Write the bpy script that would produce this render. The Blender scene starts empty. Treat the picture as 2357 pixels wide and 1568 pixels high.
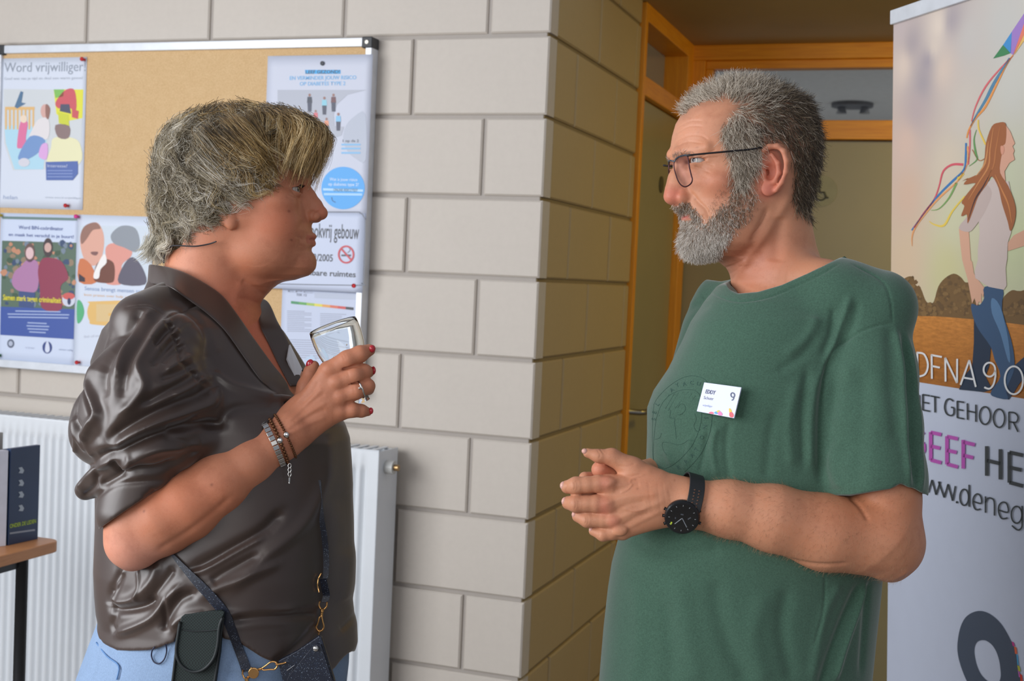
import bpy, bmesh, math, random
import numpy as np
from mathutils import Vector, Matrix
random.seed(7)
rng = np.random.default_rng(7)
SC = bpy.context.scene
COL = SC.collection

# ------------------------------------------------------------------ camera
FPX, CX, CY = 2964.0, 1178.5, 784.0
CAM = np.array([0.0, 0.0, 1.40])
_n = np.array([.0451, 1.0, .0479]); _n /= np.linalg.norm(_n)        # world up seen from the camera
_f = np.array([0, 0, -1.0]); _f = _f - _f.dot(_n) * _n; _f /= np.linalg.norm(_f)
_x = np.cross(_f, _n)
R = np.array([_x, _f, _n])                                          # camera -> world
cd = bpy.data.cameras.new('camera'); cam = bpy.data.objects.new('camera', cd); COL.objects.link(cam)
M4 = Matrix([[*R[0], CAM[0]], [*R[1], CAM[1]], [*R[2], CAM[2]], [0, 0, 0, 1]])
cam.matrix_world = M4
cd.sensor_width = 36.0; cd.lens = FPX / 2357 * 36.0
cd.clip_start = .05; cd.clip_end = 100
cd.dof.use_dof = True; cd.dof.focus_distance = 1.72; cd.dof.aperture_fstop = 10
SC.camera = cam

# ------------------------------------------------------------------ light
SC.view_settings.view_transform = 'Standard'; SC.view_settings.look = 'None'
SC.view_settings.gamma = 1; SC.view_settings.use_curve_mapping = False
SC.view_settings.exposure = 0.22
wd = bpy.data.worlds.new('room_light'); SC.world = wd; wd.use_nodes = True
wd.node_tree.nodes['Background'].inputs[0].default_value = (.80, .86, 1.0, 1)
wd.node_tree.nodes['Background'].inputs[1].default_value = 0.31

def area(name, loc, target, sx, sy, power, col):
    l = bpy.data.lights.new(name, 'AREA'); l.shape = 'RECTANGLE'; l.size = sx; l.size_y = sy
    l.energy = power; l.color = col
    o = bpy.data.objects.new(name, l); COL.objects.link(o); o.location = loc
    o.rotation_euler = (Vector(target) - Vector(loc)).to_track_quat('-Z', 'Y').to_euler()
    return o
area('window_light', (-2.6, .55, 1.75), (.6, 2.1, 1.25), 2.6, 1.9, 96, (.95, .97, 1.0))
area('front_window_light', (-.3, -2.6, 2.2), (.2, 2.2, 1.2), 2.6, 1.6, 27, (1.0, .96, .92))
area('vestibule_lamp', (1.75, 3.6, 2.3), (1.3, 4.1, 0.9), .9, .4, 21, (1.0, .76, .15))

# ------------------------------------------------------------------ pixel helpers
def ray(px, py):
    d = R @ np.array([(px - CX) / FPX, -(py - CY) / FPX, -1.0]); return d
def at(px, py, Y):                       # point seen at a pixel, at world depth Y
    d = ray(px, py); return CAM + d * (Y - CAM[1]) / d[1]
class Plane:
    """a vertical or free plane with origin o, in-plane axes a (horizontal), b (up)"""
    def __init__(s, o, a, b=(0, 0, 1)):
        s.o = np.array(o, float); s.a = np.array(a, float); s.a /= np.linalg.norm(s.a)
        s.b = np.array(b, float); s.b /= np.linalg.norm(s.b); s.n = np.cross(s.a, s.b)
        if s.n.dot(CAM - s.o) < 0: s.n = -s.n         # towards the camera
    def hit(s, px, py):
        d = ray(px, py); t = (s.o - CAM).dot(s.n) / d.dot(s.n); p = CAM + d * t - s.o
        return p.dot(s.a), p.dot(s.b)
    def pt(s, u, v, h=0.0): return s.o + s.a * u + s.b * v + s.n * h

# ------------------------------------------------------------------ objects
def prop(o, label=None, cat=None, group=None, kind=None):
    if label: o['label'] = label
    if cat: o['category'] = cat
    if group: o['group'] = group
    if kind: o['kind'] = kind
    return o
def empty(name, loc=(0, 0, 0), **k):
    o = bpy.data.objects.new(name, None); COL.objects.link(o); o.location = Vector(loc)
    o.empty_display_size = .05
    return prop(o, **k)
def link(name, me, parent=None, mat=None, smooth=False, **k):
    """verts of me are in world space; if parent is an Empty at a place, shift them to its frame"""
    o = bpy.data.objects.new(name, me); COL.objects.link(o)
    if mat is not None:
        for m in (mat if isinstance(mat, (list, tuple)) else [mat]): me.materials.append(m)
    if smooth: me.shade_smooth()
    if parent is not None:
        w = Vector((0, 0, 0)); p = parent
        while p is not None: w = w + p.location; p = p.parent
        if w.length > 0: me.transform(Matrix.Translation(-w))
        o.parent = parent
    return prop(o, **k)
def mesh(vs, fs):
    me = bpy.data.meshes.new('mesh'); me.from_pydata([tuple(map(float, v)) for v in vs], [], fs); me.update(); return me
def np_mesh(V, F):
    """fast mesh from arrays: V (n,3), F (m,k)"""
    me = bpy.data.meshes.new('mesh'); k = F.shape[1]
    me.vertices.add(len(V)); me.vertices.foreach_set('co', np.ascontiguousarray(V, np.float32).ravel())
    me.loops.add(F.size); me.loops.foreach_set('vertex_index', np.ascontiguousarray(F, np.int32).ravel())
    me.polygons.add(len(F)); me.polygons.foreach_set('loop_start', np.arange(0, F.size, k, dtype=np.int32))
    me.update(calc_edges=True); return me
class MB:
    def __init__(s): s.v = []; s.f = []
    def add(s, vs, fs):
        n = len(s.v); s.v += [tuple(map(float, v)) for v in vs]; s.f += [tuple(i + n for i in f) for f in fs]; return s
    def box(s, o, ax, ay, az, c=0.0):
        """box with corner o and edge vectors; c = chamfer of the face on the -ay side... (plain if 0)"""
        o, ax, ay, az = map(lambda q: np.array(q, float), (o, ax, ay, az))
        vs = [o, o+ax, o+ax+ay, o+ay, o+az, o+ax+az, o+ax+ay+az, o+ay+az]
        fs = [(0, 1, 2, 3), (4, 7, 6, 5), (0, 4, 5, 1), (1, 5, 6, 2), (2, 6, 7, 3), (3, 7, 4, 0)]
        if np.dot(np.cross(ax, ay), az) > 0: fs = [f[::-1] for f in fs]
        return s.add(vs, fs)
    def tube(s, pts, r, n=10, cap=True, close=False, flat=None):
        pts = [np.array(p, float) for p in pts]; rs = r if hasattr(r, '__len__') else [r] * len(pts)
        m = len(pts); rings = []; up = None
        for i in range(m):
            if close: t = pts[(i+1) % m] - pts[i-1]
            else: t = pts[min(i+1, m-1)] - pts[max(i-1, 0)]
            t = t / (np.linalg.norm(t) + 1e-12)
            if up is None:
                up = np.array([0, 0, 1.0]) if abs(t[2]) < .9 else np.array([1.0, 0, 0])
            up = up - up.dot(t) * t; up /= np.linalg.norm(up) + 1e-12
            sd = np.cross(t, up)
            k = 1 if flat is None else flat
            rings.append([pts[i] + rs[i] * (math.cos(a) * up + k * math.sin(a) * sd) for a in [2*math.pi*j/n for j in range(n)]])
        vs = [v for rg in rings for v in rg]; fs = []
        for i in range(m if close else m-1):
            i2 = (i+1) % m
            for j in range(n): fs.append((i*n+j, i2*n+j, i2*n+(j+1) % n, i*n+(j+1) % n)[::-1])
        if cap and not close: fs.append(tuple(range(n))); fs.append(tuple(range((m-1)*n, m*n))[::-1])
        return s.add(vs, fs)
    def mesh(s): return mesh(s.v, s.f)
    def link(s, name, parent=None, mat=None, bevel=0, smooth=False, seg=2, **k):
        o = link(name, s.mesh(), parent, mat, smooth=smooth or bevel > 0, **k)
        if bevel:
            m = o.modifiers.new('bevel', 'BEVEL'); m.width = bevel; m.segments = seg; m.limit_method = 'ANGLE'; m.harden_normals = True
        return o

# ------------------------------------------------------------------ materials
def lin(c):
    """sRGB 0-255 -> linear"""
    return tuple(((x/255)/12.92 if x/255 <= .04045 else ((x/255+.055)/1.055)**2.4) for x in c)
class NT:
    def __init__(s, name):
        s.m = bpy.data.materials.new(name); s.m.use_nodes = True; s.t = s.m.node_tree; s.b = s.t.nodes['Principled BSDF']
    def n(s, ty, **k):
        nd = s.t.nodes.new(ty)
        for a, v in k.items():
            if a in nd.inputs.keys() if isinstance(a, str) and not hasattr(nd, a) else False: nd.inputs[a].default_value = v
            else: setattr(nd, a, v)
        return nd
    def l(s, a, b): s.t.links.new(a, b)
    def set(s, **k):
        for a, v in k.items():
            s.b.inputs[a.replace('_', ' ')].default_value = v
        return s
    def noise(s, scale, detail=4, rough=.55, vec=None, stretch=None, coord='Object'):
        tc = s.n('ShaderNodeTexCoord'); nz = s.n('ShaderNodeTexNoise')
        nz.inputs['Scale'].default_value = scale; nz.inputs['Detail'].default_value = detail; nz.inputs['Roughness'].default_value = rough
        src = tc.outputs[coord]
        if stretch:
            mp = s.n('ShaderNodeMapping'); mp.inputs['Scale'].default_value = stretch; s.l(src, mp.inputs[0]); src = mp.outputs[0]
        s.l(src, nz.inputs['Vector']); return nz.outputs['Fac']
    def ramp(s, fac, stops):
        r = s.n('ShaderNodeValToRGB'); e = r.color_ramp.elements
        while len(e) < len(stops): e.new(.5)
        for i, (p, c) in enumerate(stops): e[i].position = p; e[i].color = (*c, 1) if len(c) == 3 else c
        s.l(fac, r.inputs[0]); return r.outputs[0]
    def mix(s, fac, a, b, mode='MIX'):
        m = s.n('ShaderNodeMix'); m.data_type = 'RGBA'; m.blend_type = mode
        for inp, v in ((m.inputs[0], fac), (m.inputs[6], a), (m.inputs[7], b)):
            if hasattr(v, 'is_linked') or hasattr(v, 'links'): s.l(v, inp)
            elif isinstance(v, (int, float)): inp.default_value = v
            else: inp.default_value = (*v, 1)
        return m.outputs[2]
    def bump(s, h, strength=.3, dist=.001, prev=None):
        b = s.n('ShaderNodeBump'); b.inputs['Strength'].default_value = strength; b.inputs['Distance'].default_value = dist
        s.l(h, b.inputs['Height'])
        if prev is not None: s.l(prev, b.inputs['Normal'])
        s.l(b.outputs[0], s.b.inputs['Normal']); return b.outputs[0]
    def base(s, c):
        if hasattr(c, 'links'): s.l(c, s.b.inputs['Base Color'])
        else: s.b.inputs['Base Color'].default_value = (*c, 1)
        return s
def plain(name, rgb, rough=.5, metal=0, var=.06, scale=30, bump=0, **k):
    t = NT(name); c = lin(rgb); t.set(Roughness=rough, Metallic=metal, **k)
    nz = t.noise(scale)
    t.base(t.ramp(nz, [(.3, tuple(x*(1-var) for x in c)), (.7, tuple(min(1, x*(1+var)) for x in c))]))
    if bump: t.bump(t.noise(scale*6, 6), bump, .001)
    return t.m
# ================================================================== the setting
YAW = math.atan2(1046.5, 2964)
SDIR = np.array([math.sin(YAW), math.cos(YAW), 0.0])      # along the side wall, away from the camera
LDIR = np.array([-math.cos(YAW), math.sin(YAW), 0.0])     # along the board wall, to the left
LN = np.array([-math.sin(YAW), -math.cos(YAW), 0.0])      # board wall normal, into the room
SN = np.array([math.cos(YAW), -math.sin(YAW), 0.0])       # side wall normal, into the vestibule
CORNER = at(1240, 645, 3.17); CORNER[2] = 0.0
JT = .010                                                  # mortar joint

def painted_block(name, rgb, var=.035):
    t = NT(name); c = lin(rgb); t.set(Roughness=.62)
    n1 = t.noise(3.0, 5); n2 = t.noise(60, 5, .6)
    t.base(t.mix(.35, t.ramp(n1, [(.3, tuple(x*(1-var) for x in c)), (.7, tuple(x*(1+var) for x in c))]), t.ramp(n2, [(.3, tuple(x*.93 for x in c)), (.7, tuple(x*1.04 for x in c))])))
    b = t.bump(t.noise(130, 6, .65), .22, .0012)
    t.bump(t.noise(14, 3), .15, .004, b)
    return t.m
M_block = painted_block('painted_block', (201, 192, 181))
M_vest = painted_block('warm_lit_block', (180, 158, 118))  # same paint as the board wall, warm vestibule light mixed into its colour
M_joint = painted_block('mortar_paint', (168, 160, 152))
M_vjoint = painted_block('warm_lit_mortar', (140, 122, 88))  # mortar copy with the same warm dim light in its colour

def block_mesh(w, h, d, e=.004):
    """block of size w x d x h with its front face chamfered; front at y=0, body behind (+y)"""
    vs = []; 
    for (x, z, y) in ((e, e, 0), (w-e, e, 0), (w-e, h-e, 0), (e, h-e, 0), (0, 0, e), (w, 0, e), (w, h, e), (0, h, e), (0, 0, d), (w, 0, d), (w, h, d), (0, h, d)):
        vs.append((x, y, z))
    fs = [(0, 1, 2, 3)]
    for i in range(4):
        j = (i+1) % 4
        fs.append((4+i, 4+j, j, i)); fs.append((8+i, 8+j, 4+j, 4+i))
    me = mesh(vs, fs); return me
_bm = {}
def put_block(wall, origin, dirv, nrm, t0, t1, z0, z1, mat, d=.06):
    w, h = round(t1-t0-JT, 4), round(z1-z0-JT, 4)
    if w < .02 or h < .02: return
    key = (w, h, mat.name)
    if key not in _bm:
        me = block_mesh(w, h, d); me.materials.append(mat); _bm[key] = me
    o = bpy.data.objects.new('block', _bm[key]); COL.objects.link(o)
    p = origin + dirv * (t0 + JT/2) + np.array([0, 0, z0 + JT/2]) + nrm * random.uniform(-.0008, .0008)
    o.matrix_local = Matrix([[dirv[0], -nrm[0], 0, p[0]], [dirv[1], -nrm[1], 0, p[1]], [0, 0, 1, p[2]], [0, 0, 0, 1]])
    o.parent = wall
ZL0 = 0.0
# board wall: a backing slab (mortar) and every block proud of it
def backing(name, origin, dirv, nrm, t0, t1, z0, z1, mat, depth=.12, rec=.008):
    b = MB().box(origin + dirv*t0 - nrm*rec + np.array([0, 0, z0]), dirv*(t1-t0), -nrm*depth, np.array([0, 0, z1-z0]))
    return b.link(name, None, mat, kind='structure')
ZTOP = 2.8
wall_b = backing('wall_back', CORNER, LDIR, LN, .01, 2.9, 0, ZTOP, M_joint)
for r in range(14):
    z0 = r*.2; off = .16 if r % 2 == 0 else .36
    ts = [0.0] + [off + .4*k for k in range(-1, 8) if off + .4*k > .05]
    ts = [t for t in ts if t < 2.9] + [2.9]
    for a, b in zip(ts[:-1], ts[1:]): put_block(wall_b, CORNER, LDIR, LN, a - (JT/2 if a == 0 else 0), b, z0, z0+.2, M_block)
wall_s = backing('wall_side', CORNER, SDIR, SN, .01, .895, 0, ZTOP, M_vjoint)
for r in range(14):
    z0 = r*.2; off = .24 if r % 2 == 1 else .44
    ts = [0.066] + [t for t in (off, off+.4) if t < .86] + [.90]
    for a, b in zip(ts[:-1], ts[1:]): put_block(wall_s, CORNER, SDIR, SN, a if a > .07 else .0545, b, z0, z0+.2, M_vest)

# floor, ceilings, far walls
t = NT('vinyl_floor'); t.set(Roughness=.35); t.base(t.ramp(t.noise(9, 6), [(.3, lin((120, 112, 104))), (.7, lin((138, 130, 120)))]))
MB().box((-4, -3, -.1), (8, 0, 0), (0, 10, 0), (0, 0, .1)).link('floor', None, t.m, kind='structure')
M_ceil = plain('olive_ceiling_paint', (168, 142, 88), .7, scale=3)
M_wht = plain('white_paint', (216, 212, 204), .6)
CEIL = 2.272
BACKT = 1.64                                              # distance of the far wall from the corner along the side wall
o = CORNER + SN*.0
MB().box(CORNER + np.array([0, 0, CEIL]) - SN*.2 + SDIR*.35, SN*3.4, SDIR*1.36, (0, 0, .1)).link('ceiling', None, M_ceil, kind='structure')

# wood for door frames
def wood(name, c1, c2, axis=(1, 1, 18), rough=.42, sc=6):
    t = NT(name); t.set(Roughness=rough); nz = t.noise(sc, 5, .6, stretch=axis)
    t.base(t.ramp(nz, [(.3, lin(c1)), (.7, lin(c2))])); t.bump(nz, .08, .001); return t.m
M_pine = wood('orange_varnished_wood', (214, 134, 10), (236, 160, 26), (22, 22, 1.2))
M_pineh = wood('orange_varnished_wood_rail', (214, 134, 10), (236, 160, 26), (1.2, 1.2, 26))
t = NT('door_paint'); t.set(Roughness=.38); t.base(t.ramp(t.noise(2.2, 3), [(.3, lin((150, 140, 104))), (.7, lin((160, 148, 110)))])); M_door = t.m
t = NT('dim_glass'); t.set(Roughness=.08, Alpha=1.0); t.base(lin((138, 144, 150))); M_dglass = t.m
t = NT('clear_pane'); t.set(Roughness=.02, Transmission_Weight=1.0, IOR=1.08); M_clear = t.m
M_steel = plain('brushed_steel', (150, 146, 138), .3, 1.0)
Z = np.array([0, 0, 1.0])
DH = 1.992                                                # underside of the transom rail
# side door (seen at a slant): lining, rail, transom, leaf, handle
d1 = empty('door_1', CORNER + SDIR*1.4, kind='structure')
def sbox(name, t0, t1, z0, z1, h0, h1, mat, par=d1, bevel=.003, **k):
    return MB().box(CORNER + SDIR*t0 + SN*h0 + Z*z0, SDIR*(t1-t0), SN*(h1-h0), Z*(z1-z0)).link(name, par, mat, bevel=bevel, **k)
sbox('door_frame', .90, .93, 0, CEIL, -.095, .012, M_pine)
sbox('door_frame', 1.535, 1.625, 0, CEIL, -.095, .012, M_pine)
sbox('door_frame', .93, 1.535, CEIL-.055, CEIL, -.095, .012, M_pineh)
sbox('transom_rail', .93, 1.535, DH, DH+.06, -.095, .008, M_pineh)
sbox('transom_glass', .93, 1.535, DH+.06, CEIL-.055, -.080, -.074, M_dglass, bevel=0)
leaf = sbox('door_leaf', .935, 1.53, .008, DH-.004, -.055, -.012, M_door)
hp = CORNER + SDIR*.965 - SN*.012 + Z*.965
MB().box(hp + Z*-.09 - SDIR*.02, SDIR*.04, SN*.004, Z*.17).link('handle_plate', leaf, M_steel, bevel=.002)
MB().tube([hp + Z*.03, hp + Z*.03 + SN*.05, hp + Z*.03 + SN*.06 + SDIR*.02, hp + Z*.03 + SN*.06 + SDIR*.13], .009, 12).link('door_handle', leaf, M_steel, smooth=True)
MB().tube([hp + Z*-.05, hp + Z*-.05 + SN*.012], .011, 14).link('lock_cylinder', leaf, M_steel, smooth=True)

SPl = Plane(CORNER - SN*.012, SDIR)
u, v = SPl.hit(1521, 425)
MB().tube([SPl.pt(u, v), SPl.pt(u, v, .004)], .028, 24).link('door_sign', leaf, plain('brown_sign', (84, 78, 52), .5))

# far wall: framed door with a transom light
FW = CORNER + SDIR*BACKT
d2 = empty('door_2', FW + SN*.8, kind='structure')
def fbox(name, a0, a1, z0, z1, h0, h1, mat, par=d2, bevel=.003, **k):   # h out of the far wall towards the camera
    return MB().box(FW + SN*a0 - SDIR*h0 + Z*z0, SN*(a1-a0), -SDIR*(h1-h0), Z*(z1-z0)).link(name, par, mat, bevel=bevel, **k)
wr = fbox('wall_far', 2.2, 3.4, 0, ZTOP, -.1, 0, M_vest, par=None, kind='structure')
fbox('wall_far_pier', -.12, 0.0, 0, CEIL, -.1, .0, M_vest, par=None, kind='structure')
fbox('door_frame', 0.0, .055, DH-.06, CEIL-.055, -.06, .02, M_pine)
fbox('door_frame', 2.14, 2.2, 0, CEIL-.055, -.06, .02, M_pine)
fbox('door_frame', 0.0, 2.2, CEIL-.055, CEIL, -.06, .02, M_pineh)
fbox('glazing_bead', .055, 2.14, CEIL-.085, CEIL-.055, -.05, .005, M_pineh)
fbox('glazing_bead', .055, .08, DH, CEIL-.085, -.05, .005, M_pine)
fbox('transom_rail', .055, 2.14, DH-.055, DH+.012, -.06, .015, M_pineh)
fbox('transom_glass', .055, 2.14, DH+.012, CEIL-.085, -.03, -.026, M_clear, bevel=0)
leaf2 = fbox('door_leaf', .004, 1.30, .008, DH-.058, -.05, -.008, M_door)
fbox('door_panel', 1.305, 2.138, .008, DH-.058, -.05, -.008, M_door, par=d2)
FP = Plane(FW + SDIR*.008, SN)
# wheelchair sign on the far door: figure, wheel, seat strokes
M_sign = plain('grey_sign', (150, 146, 116), .5); M_dk = plain('dark_print', (66, 66, 60), .6)
u, v = FP.hit(1890, 440)
mb = MB(); c = FP.pt(u, v); mb.tube([c, c - SDIR*-0.0 + FP.n*.003], .055, 32); sg = mb.link('wheelchair_sign', leaf2, M_sign)
def arcpts(cu, cv, r, a0, a1, n=16, h=.0045): return [FP.pt(cu + r*math.cos(a), cv + r*math.sin(a), h) for a in np.linspace(a0, a1, n)]
mb = MB(); mb.tube(arcpts(u, v-.012, .020, 2.2, 6.1), .003, 6)
mb.tube([FP.pt(u-.006, v+.022, .0045), FP.pt(u-.004, v-.004, .0045), FP.pt(u+.012, v-.004, .0045), FP.pt(u+.020, v-.024, .0045), FP.pt(u+.027, v-.022, .0045)], .0035, 6)
mb.tube([FP.pt(u-.006, v+.03, .003), FP.pt(u-.006, v+.03, .007)], .006, 10)
mb.link('wheelchair_symbol', sg, M_dk)
# room beyond the transom: dark soffit with a small twin spotlight seen through the glass
MB().box(FW + SDIR*.1 + SN*-.2 + Z*(CEIL+.06), SN*3.2, SDIR*3.0, Z*.05).link('ceiling_far_room', None, M_wht, kind='structure')
MB().box(FW + SDIR*3.1 + SN*-.2, SN*3.2, SDIR*.1, Z*ZTOP).link('wall_far_room', None, M_wht, kind='structure')

_d = ray(1962, 238); _t = (CEIL+.06-CAM[2])/_d[2]; _p = CAM + _d*_t
sp_ = empty('ceiling_spotlight', _p - Z*.03, label='small twin spotlight on the ceiling seen through the transom window', cat='spotlight')
MB().tube([_p, _p - Z*.018], .10, 24).link('mount_plate', sp_, plain('grey_mount', (110, 110, 112), .5))
for q in (-.05, .06): MB().tube([_p + SN*q - Z*.018, _p + SN*q - Z*.05], [.018, .026], 16).link('lamp_head', sp_, plain('chrome_head', (190, 190, 192), .25, .8))

_q = FW + SN*1.0 + SDIR*1.6
area('far_room_fill', (_q[0], _q[1], 1.0), (_q[0], _q[1], 3.0), 2.2, 1.8, 5.5, (.80, .90, 1.0))  # added upward fill that brightens the room behind the transom
# ================================================================== flat print helpers
from mathutils.geometry import tessellate_polygon
_pm = {}
def ink(rgb, rough=.45):
    k = tuple(rgb) + (rough,)
    if k not in _pm:
        t = NT('print_%02x%02x%02x' % tuple(int(x) for x in rgb)); t.set(Roughness=rough); t.base(lin(rgb)); _pm[k] = t.m
    return _pm[k]
def smooth_poly(pts, n=5, close=True):
    P = [np.array(p, float) for p in pts]; m = len(P); out = []
    rngi = range(m) if close else range(m-1)
    for i in rngi:
        if close: a, b, c, d = P[i-1], P[i], P[(i+1) % m], P[(i+2) % m]
        else: a, b, c, d = P[max(i-1, 0)], P[i], P[i+1], P[min(i+2, m-1)]
        for j in range(n):
            t = j/n
            out.append(.5*((2*b) + (-a+c)*t + (2*a-5*b+4*c-d)*t*t + (-a+3*b-3*c+d)*t**3))
    if not close: out.append(P[-1])
    return out
def poly3(mb, pl, pts, h, pix=True):
    """flat polygon on a plane, points in photo pixels"""
    uv = [pl.hit(*p) if pix else tuple(p) for p in pts]
    tr = tessellate_polygon([[Vector((a, b, 0)) for a, b in uv]])
    mb.add([pl.pt(a, b, h) for a, b in uv], [tuple(t) for t in tr])
def shape(pl, pts, rgb, parent, h=.0004, sm=0, name='printed_shape', **k):
    mb = MB(); poly3(mb, pl, smooth_poly(pts, sm) if sm else pts, h); return mb.link(name, parent, ink(rgb), **k)
def stroke(pl, pts, wpx, rgb, parent, h=.0006, sm=4, name='printed_line', close=False, mb=None):
    P = smooth_poly(pts, sm, close) if sm else [np.array(p, float) for p in pts]
    ws = wpx if hasattr(wpx, '__len__') else [wpx, wpx]
    L, Rr = [], []
    for i, p in enumerate(P):
        t = (P[(i+1) % len(P)] - P[i-1]) if close else (P[min(i+1, len(P)-1)] - P[max(i-1, 0)])
        t = t/(np.linalg.norm(t)+1e-9); nn = np.array([-t[1], t[0]]); w = np.interp(i/(len(P)-1), np.linspace(0, 1, len(ws)), ws)/2
        L.append(p + nn*w); Rr.append(p - nn*w)
    own = mb is None; mb = mb or MB()
    n = len(P); vs = [pl.pt(*pl.hit(*q), h) for q in L+Rr]
    mb.add(vs, [(i, (i+1) % n, n+(i+1) % n, n+i) for i in range(n if close else n-1)])
    if own: return mb.link(name, parent, ink(rgb))
def ell(cx, cy, rx, ry, n=28, a0=0, a1=2*math.pi, rot=0):
    out = []
    for a in np.linspace(a0, a1, n, endpoint=(abs(a1-a0) < 6.28)):
        x, y = rx*math.cos(a), ry*math.sin(a); out.append((cx + x*math.cos(rot) - y*math.sin(rot), cy + x*math.sin(rot) + y*math.cos(rot)))
    return out
def text(pl, s, x0, y0, x1, hpx, rgb, parent, h=.0007, bold=0, name='lettering', ang=0):
    """lettering on a plane: baseline starts at pixel (x0,y0), ends under x1, capital height hpx"""
    cu = bpy.data.curves.new('lettering', 'FONT'); cu.body = s; cu.offset = bold; cu.resolution_u = 3
    o = bpy.data.objects.new('lettering_source', cu); me = bpy.data.meshes.new_from_object(o)
    bpy.data.objects.remove(o); bpy.data.curves.remove(cu)
    n = len(me.vertices); co = np.zeros(n*3); me.vertices.foreach_get('co', co); co = co.reshape(-1, 3)
    u0, v0 = pl.hit(x0, y0); u1, _ = pl.hit(x1, y0); _, vt = pl.hit(x0, y0-hpx)
    sx = (u1-u0)/(co[:, 0].max()-co[:, 0].min()); sy = (vt-v0)/.70
    U = (co[:, 0]-co[:, 0].min())*sx; V = co[:, 1]*sy
    P = pl.o + np.outer(u0 + U*math.cos(ang) - V*math.sin(ang), pl.a) + np.outer(v0 + V*math.cos(ang) + U*math.sin(ang), pl.b) + pl.n*h
    me.vertices.foreach_set('co', P.ravel().astype(np.float32)); me.update()
    return link(name, me, parent, ink(rgb))

# ================================================================== notice board on the wall
BP = Plane(CORNER + LN*.030, -LDIR)                       # front of the cork
bu0, _ = BP.hit(-3, 120); bu1, _ = BP.hit(860, 100)
bz0, bz1 = 1.083, 1.993
M_cork = NT('cork'); M_cork.set(Roughness=.9)
_cn = M_cork.noise(28, 5, .7); M_cork.base(M_cork.mix(.5, M_cork.ramp(_cn, [(.3, lin((206, 172, 124))), (.7, lin((216, 184, 138)))]), M_cork.ramp(M_cork.noise(350, 4, .8), [(.35, lin((180, 140, 92))), (.6, lin((222, 190, 146)))])))
M_cork.bump(M_cork.noise(300, 4), .3, .001); M_cork = M_cork.m
M_alu = plain('white_metal', (222, 226, 232), .35, .2)
M_blackp = plain('black_plastic', (52, 54, 56), .5)
board = empty('notice_board', BP.pt((bu0+bu1)/2, bz0, -.03), label='cork notice board with white metal frame hung with posters on the block wall', cat='notice board')
def bbox_(pl, name, u0, u1, v0, v1, h0, h1, mat, par, bevel=.001, **k):
    return MB().box(pl.pt(u0, v0, h0), pl.a*(u1-u0), pl.b*(v1-v0), pl.n*(h1-h0)).link(name, par, mat, bevel=bevel, **k)
bbox_(BP, 'cork_sheet', bu0+.01, bu1-.01, bz0+.01, bz1-.01, -.028, 0, M_cork, board, 0)
FWD = .022
for (a, b, c, d_) in ((bu0, bu1, bz1-FWD, bz1), (bu0, bu1, bz0, bz0+FWD), (bu0, bu0+FWD*.8, bz0+FWD, bz1-FWD), (bu1-FWD*.8, bu1, bz0+FWD, bz1-FWD)):
    bbox_(BP, 'frame_rail', a, b, c, d_, -.029, .010, M_alu, board, .002)
for uu in (bu0, bu1):
    for vv in (bz0, bz1):
        s1 = 1 if uu == bu0 else -1; s2 = 1 if vv == bz0 else -1
        c_ = bbox_(BP, 'corner_cap', min(uu-s1*.002, uu+s1*.028), max(uu-s1*.002, uu+s1*.028), min(vv-s2*.002, vv+s2*.026), max(vv-s2*.002, vv+s2*.026), -.029, .013, M_blackp, board, .003)
        MB().tube([BP.pt(uu+s1*.013, vv+s2*.012, .012), BP.pt(uu+s1*.013, vv+s2*.012, .0145)], .005, 12).link('screw', c_, M_steel)
def paper(name, x0, x1, y0, y1, rgb, label, h=.0015, thick=.0003, cat='poster', curl=0, group=None):
    """sheet of paper on the board, corners given in photo pixels (top left, bottom right)"""
    u0, v1 = BP.hit(x0, y0); u1, _ = BP.hit(x1, y0); _, v0 = BP.hit(x0, y1)
    n = 14; V, F = [], []
    for j in range(n+1):
        for i in range(n+1):
            a, b = i/n, j/n
            lift = curl * (max(0, a-.6)/.4)**2 * (1-b)**1.5
            V.append(BP.pt(u0 + (u1-u0)*a, v0 + (v1-v0)*b, h + lift))
    for j in range(n):
        for i in range(n): k = j*(n+1)+i; F.append((k, k+1, k+n+2, k+n+1))
    o = link(name, mesh(V, F), None, ink(rgb, .55), smooth=True, label=label, cat=cat, group=group)
    m = o.modifiers.new('thick', 'SOLIDIFY'); m.thickness = thick; m.offset = -1
    return o, Plane(BP.pt(0, 0, h), BP.a), (u0, u1, v0, v1)
W_ = (214, 220, 232)
# 1 -- volunteer poster, top left
p1, q1, _ = paper('volunteer_poster', 1, 201, 135, 478, W_, 'white volunteer poster with a playground photo, upper left of the notice board', cat='poster')
text(q1, 'Word vrijwilliger!', 10, 166, 197, 22, (150, 158, 170), p1)
text(q1, 'Geef wat van je tijd en deel een warm gevoel', 10, 184, 190, 6, (176, 182, 192), p1)
shape(q1, [(8, 205), (192, 207), (185, 380), (100, 390), (30, 392), (10, 330)], (208, 212, 214), p1, .0003, name='picture')
def blobs(pl, par, seeds, n, x0, x1, y0, y1, cols, r0, r1, h, seed=1, inside=None):
    rr = random.Random(seed)
    for c in cols:
        mb = MB()
        for _ in range(n):
            x, y = rr.uniform(x0, x1), rr.uniform(y0, y1)
            if inside and not inside(x, y): continue
            r = rr.uniform(r0, r1)
            poly3(mb, pl, [(x + r*rr.uniform(.7, 1.2)*math.cos(a), y + r*rr.uniform(.7, 1.3)*math.sin(a)) for a in np.linspace(0, 2*math.pi, 8, endpoint=False)], h + rr.random()*.0002)
        mb.link('picture_detail', par, ink(c), kind='stuff')
shape(q1, [(10, 290), (60, 288), (110, 300), (100, 390), (34, 390), (14, 330)], (178, 216, 232), p1, .0005)
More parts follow.
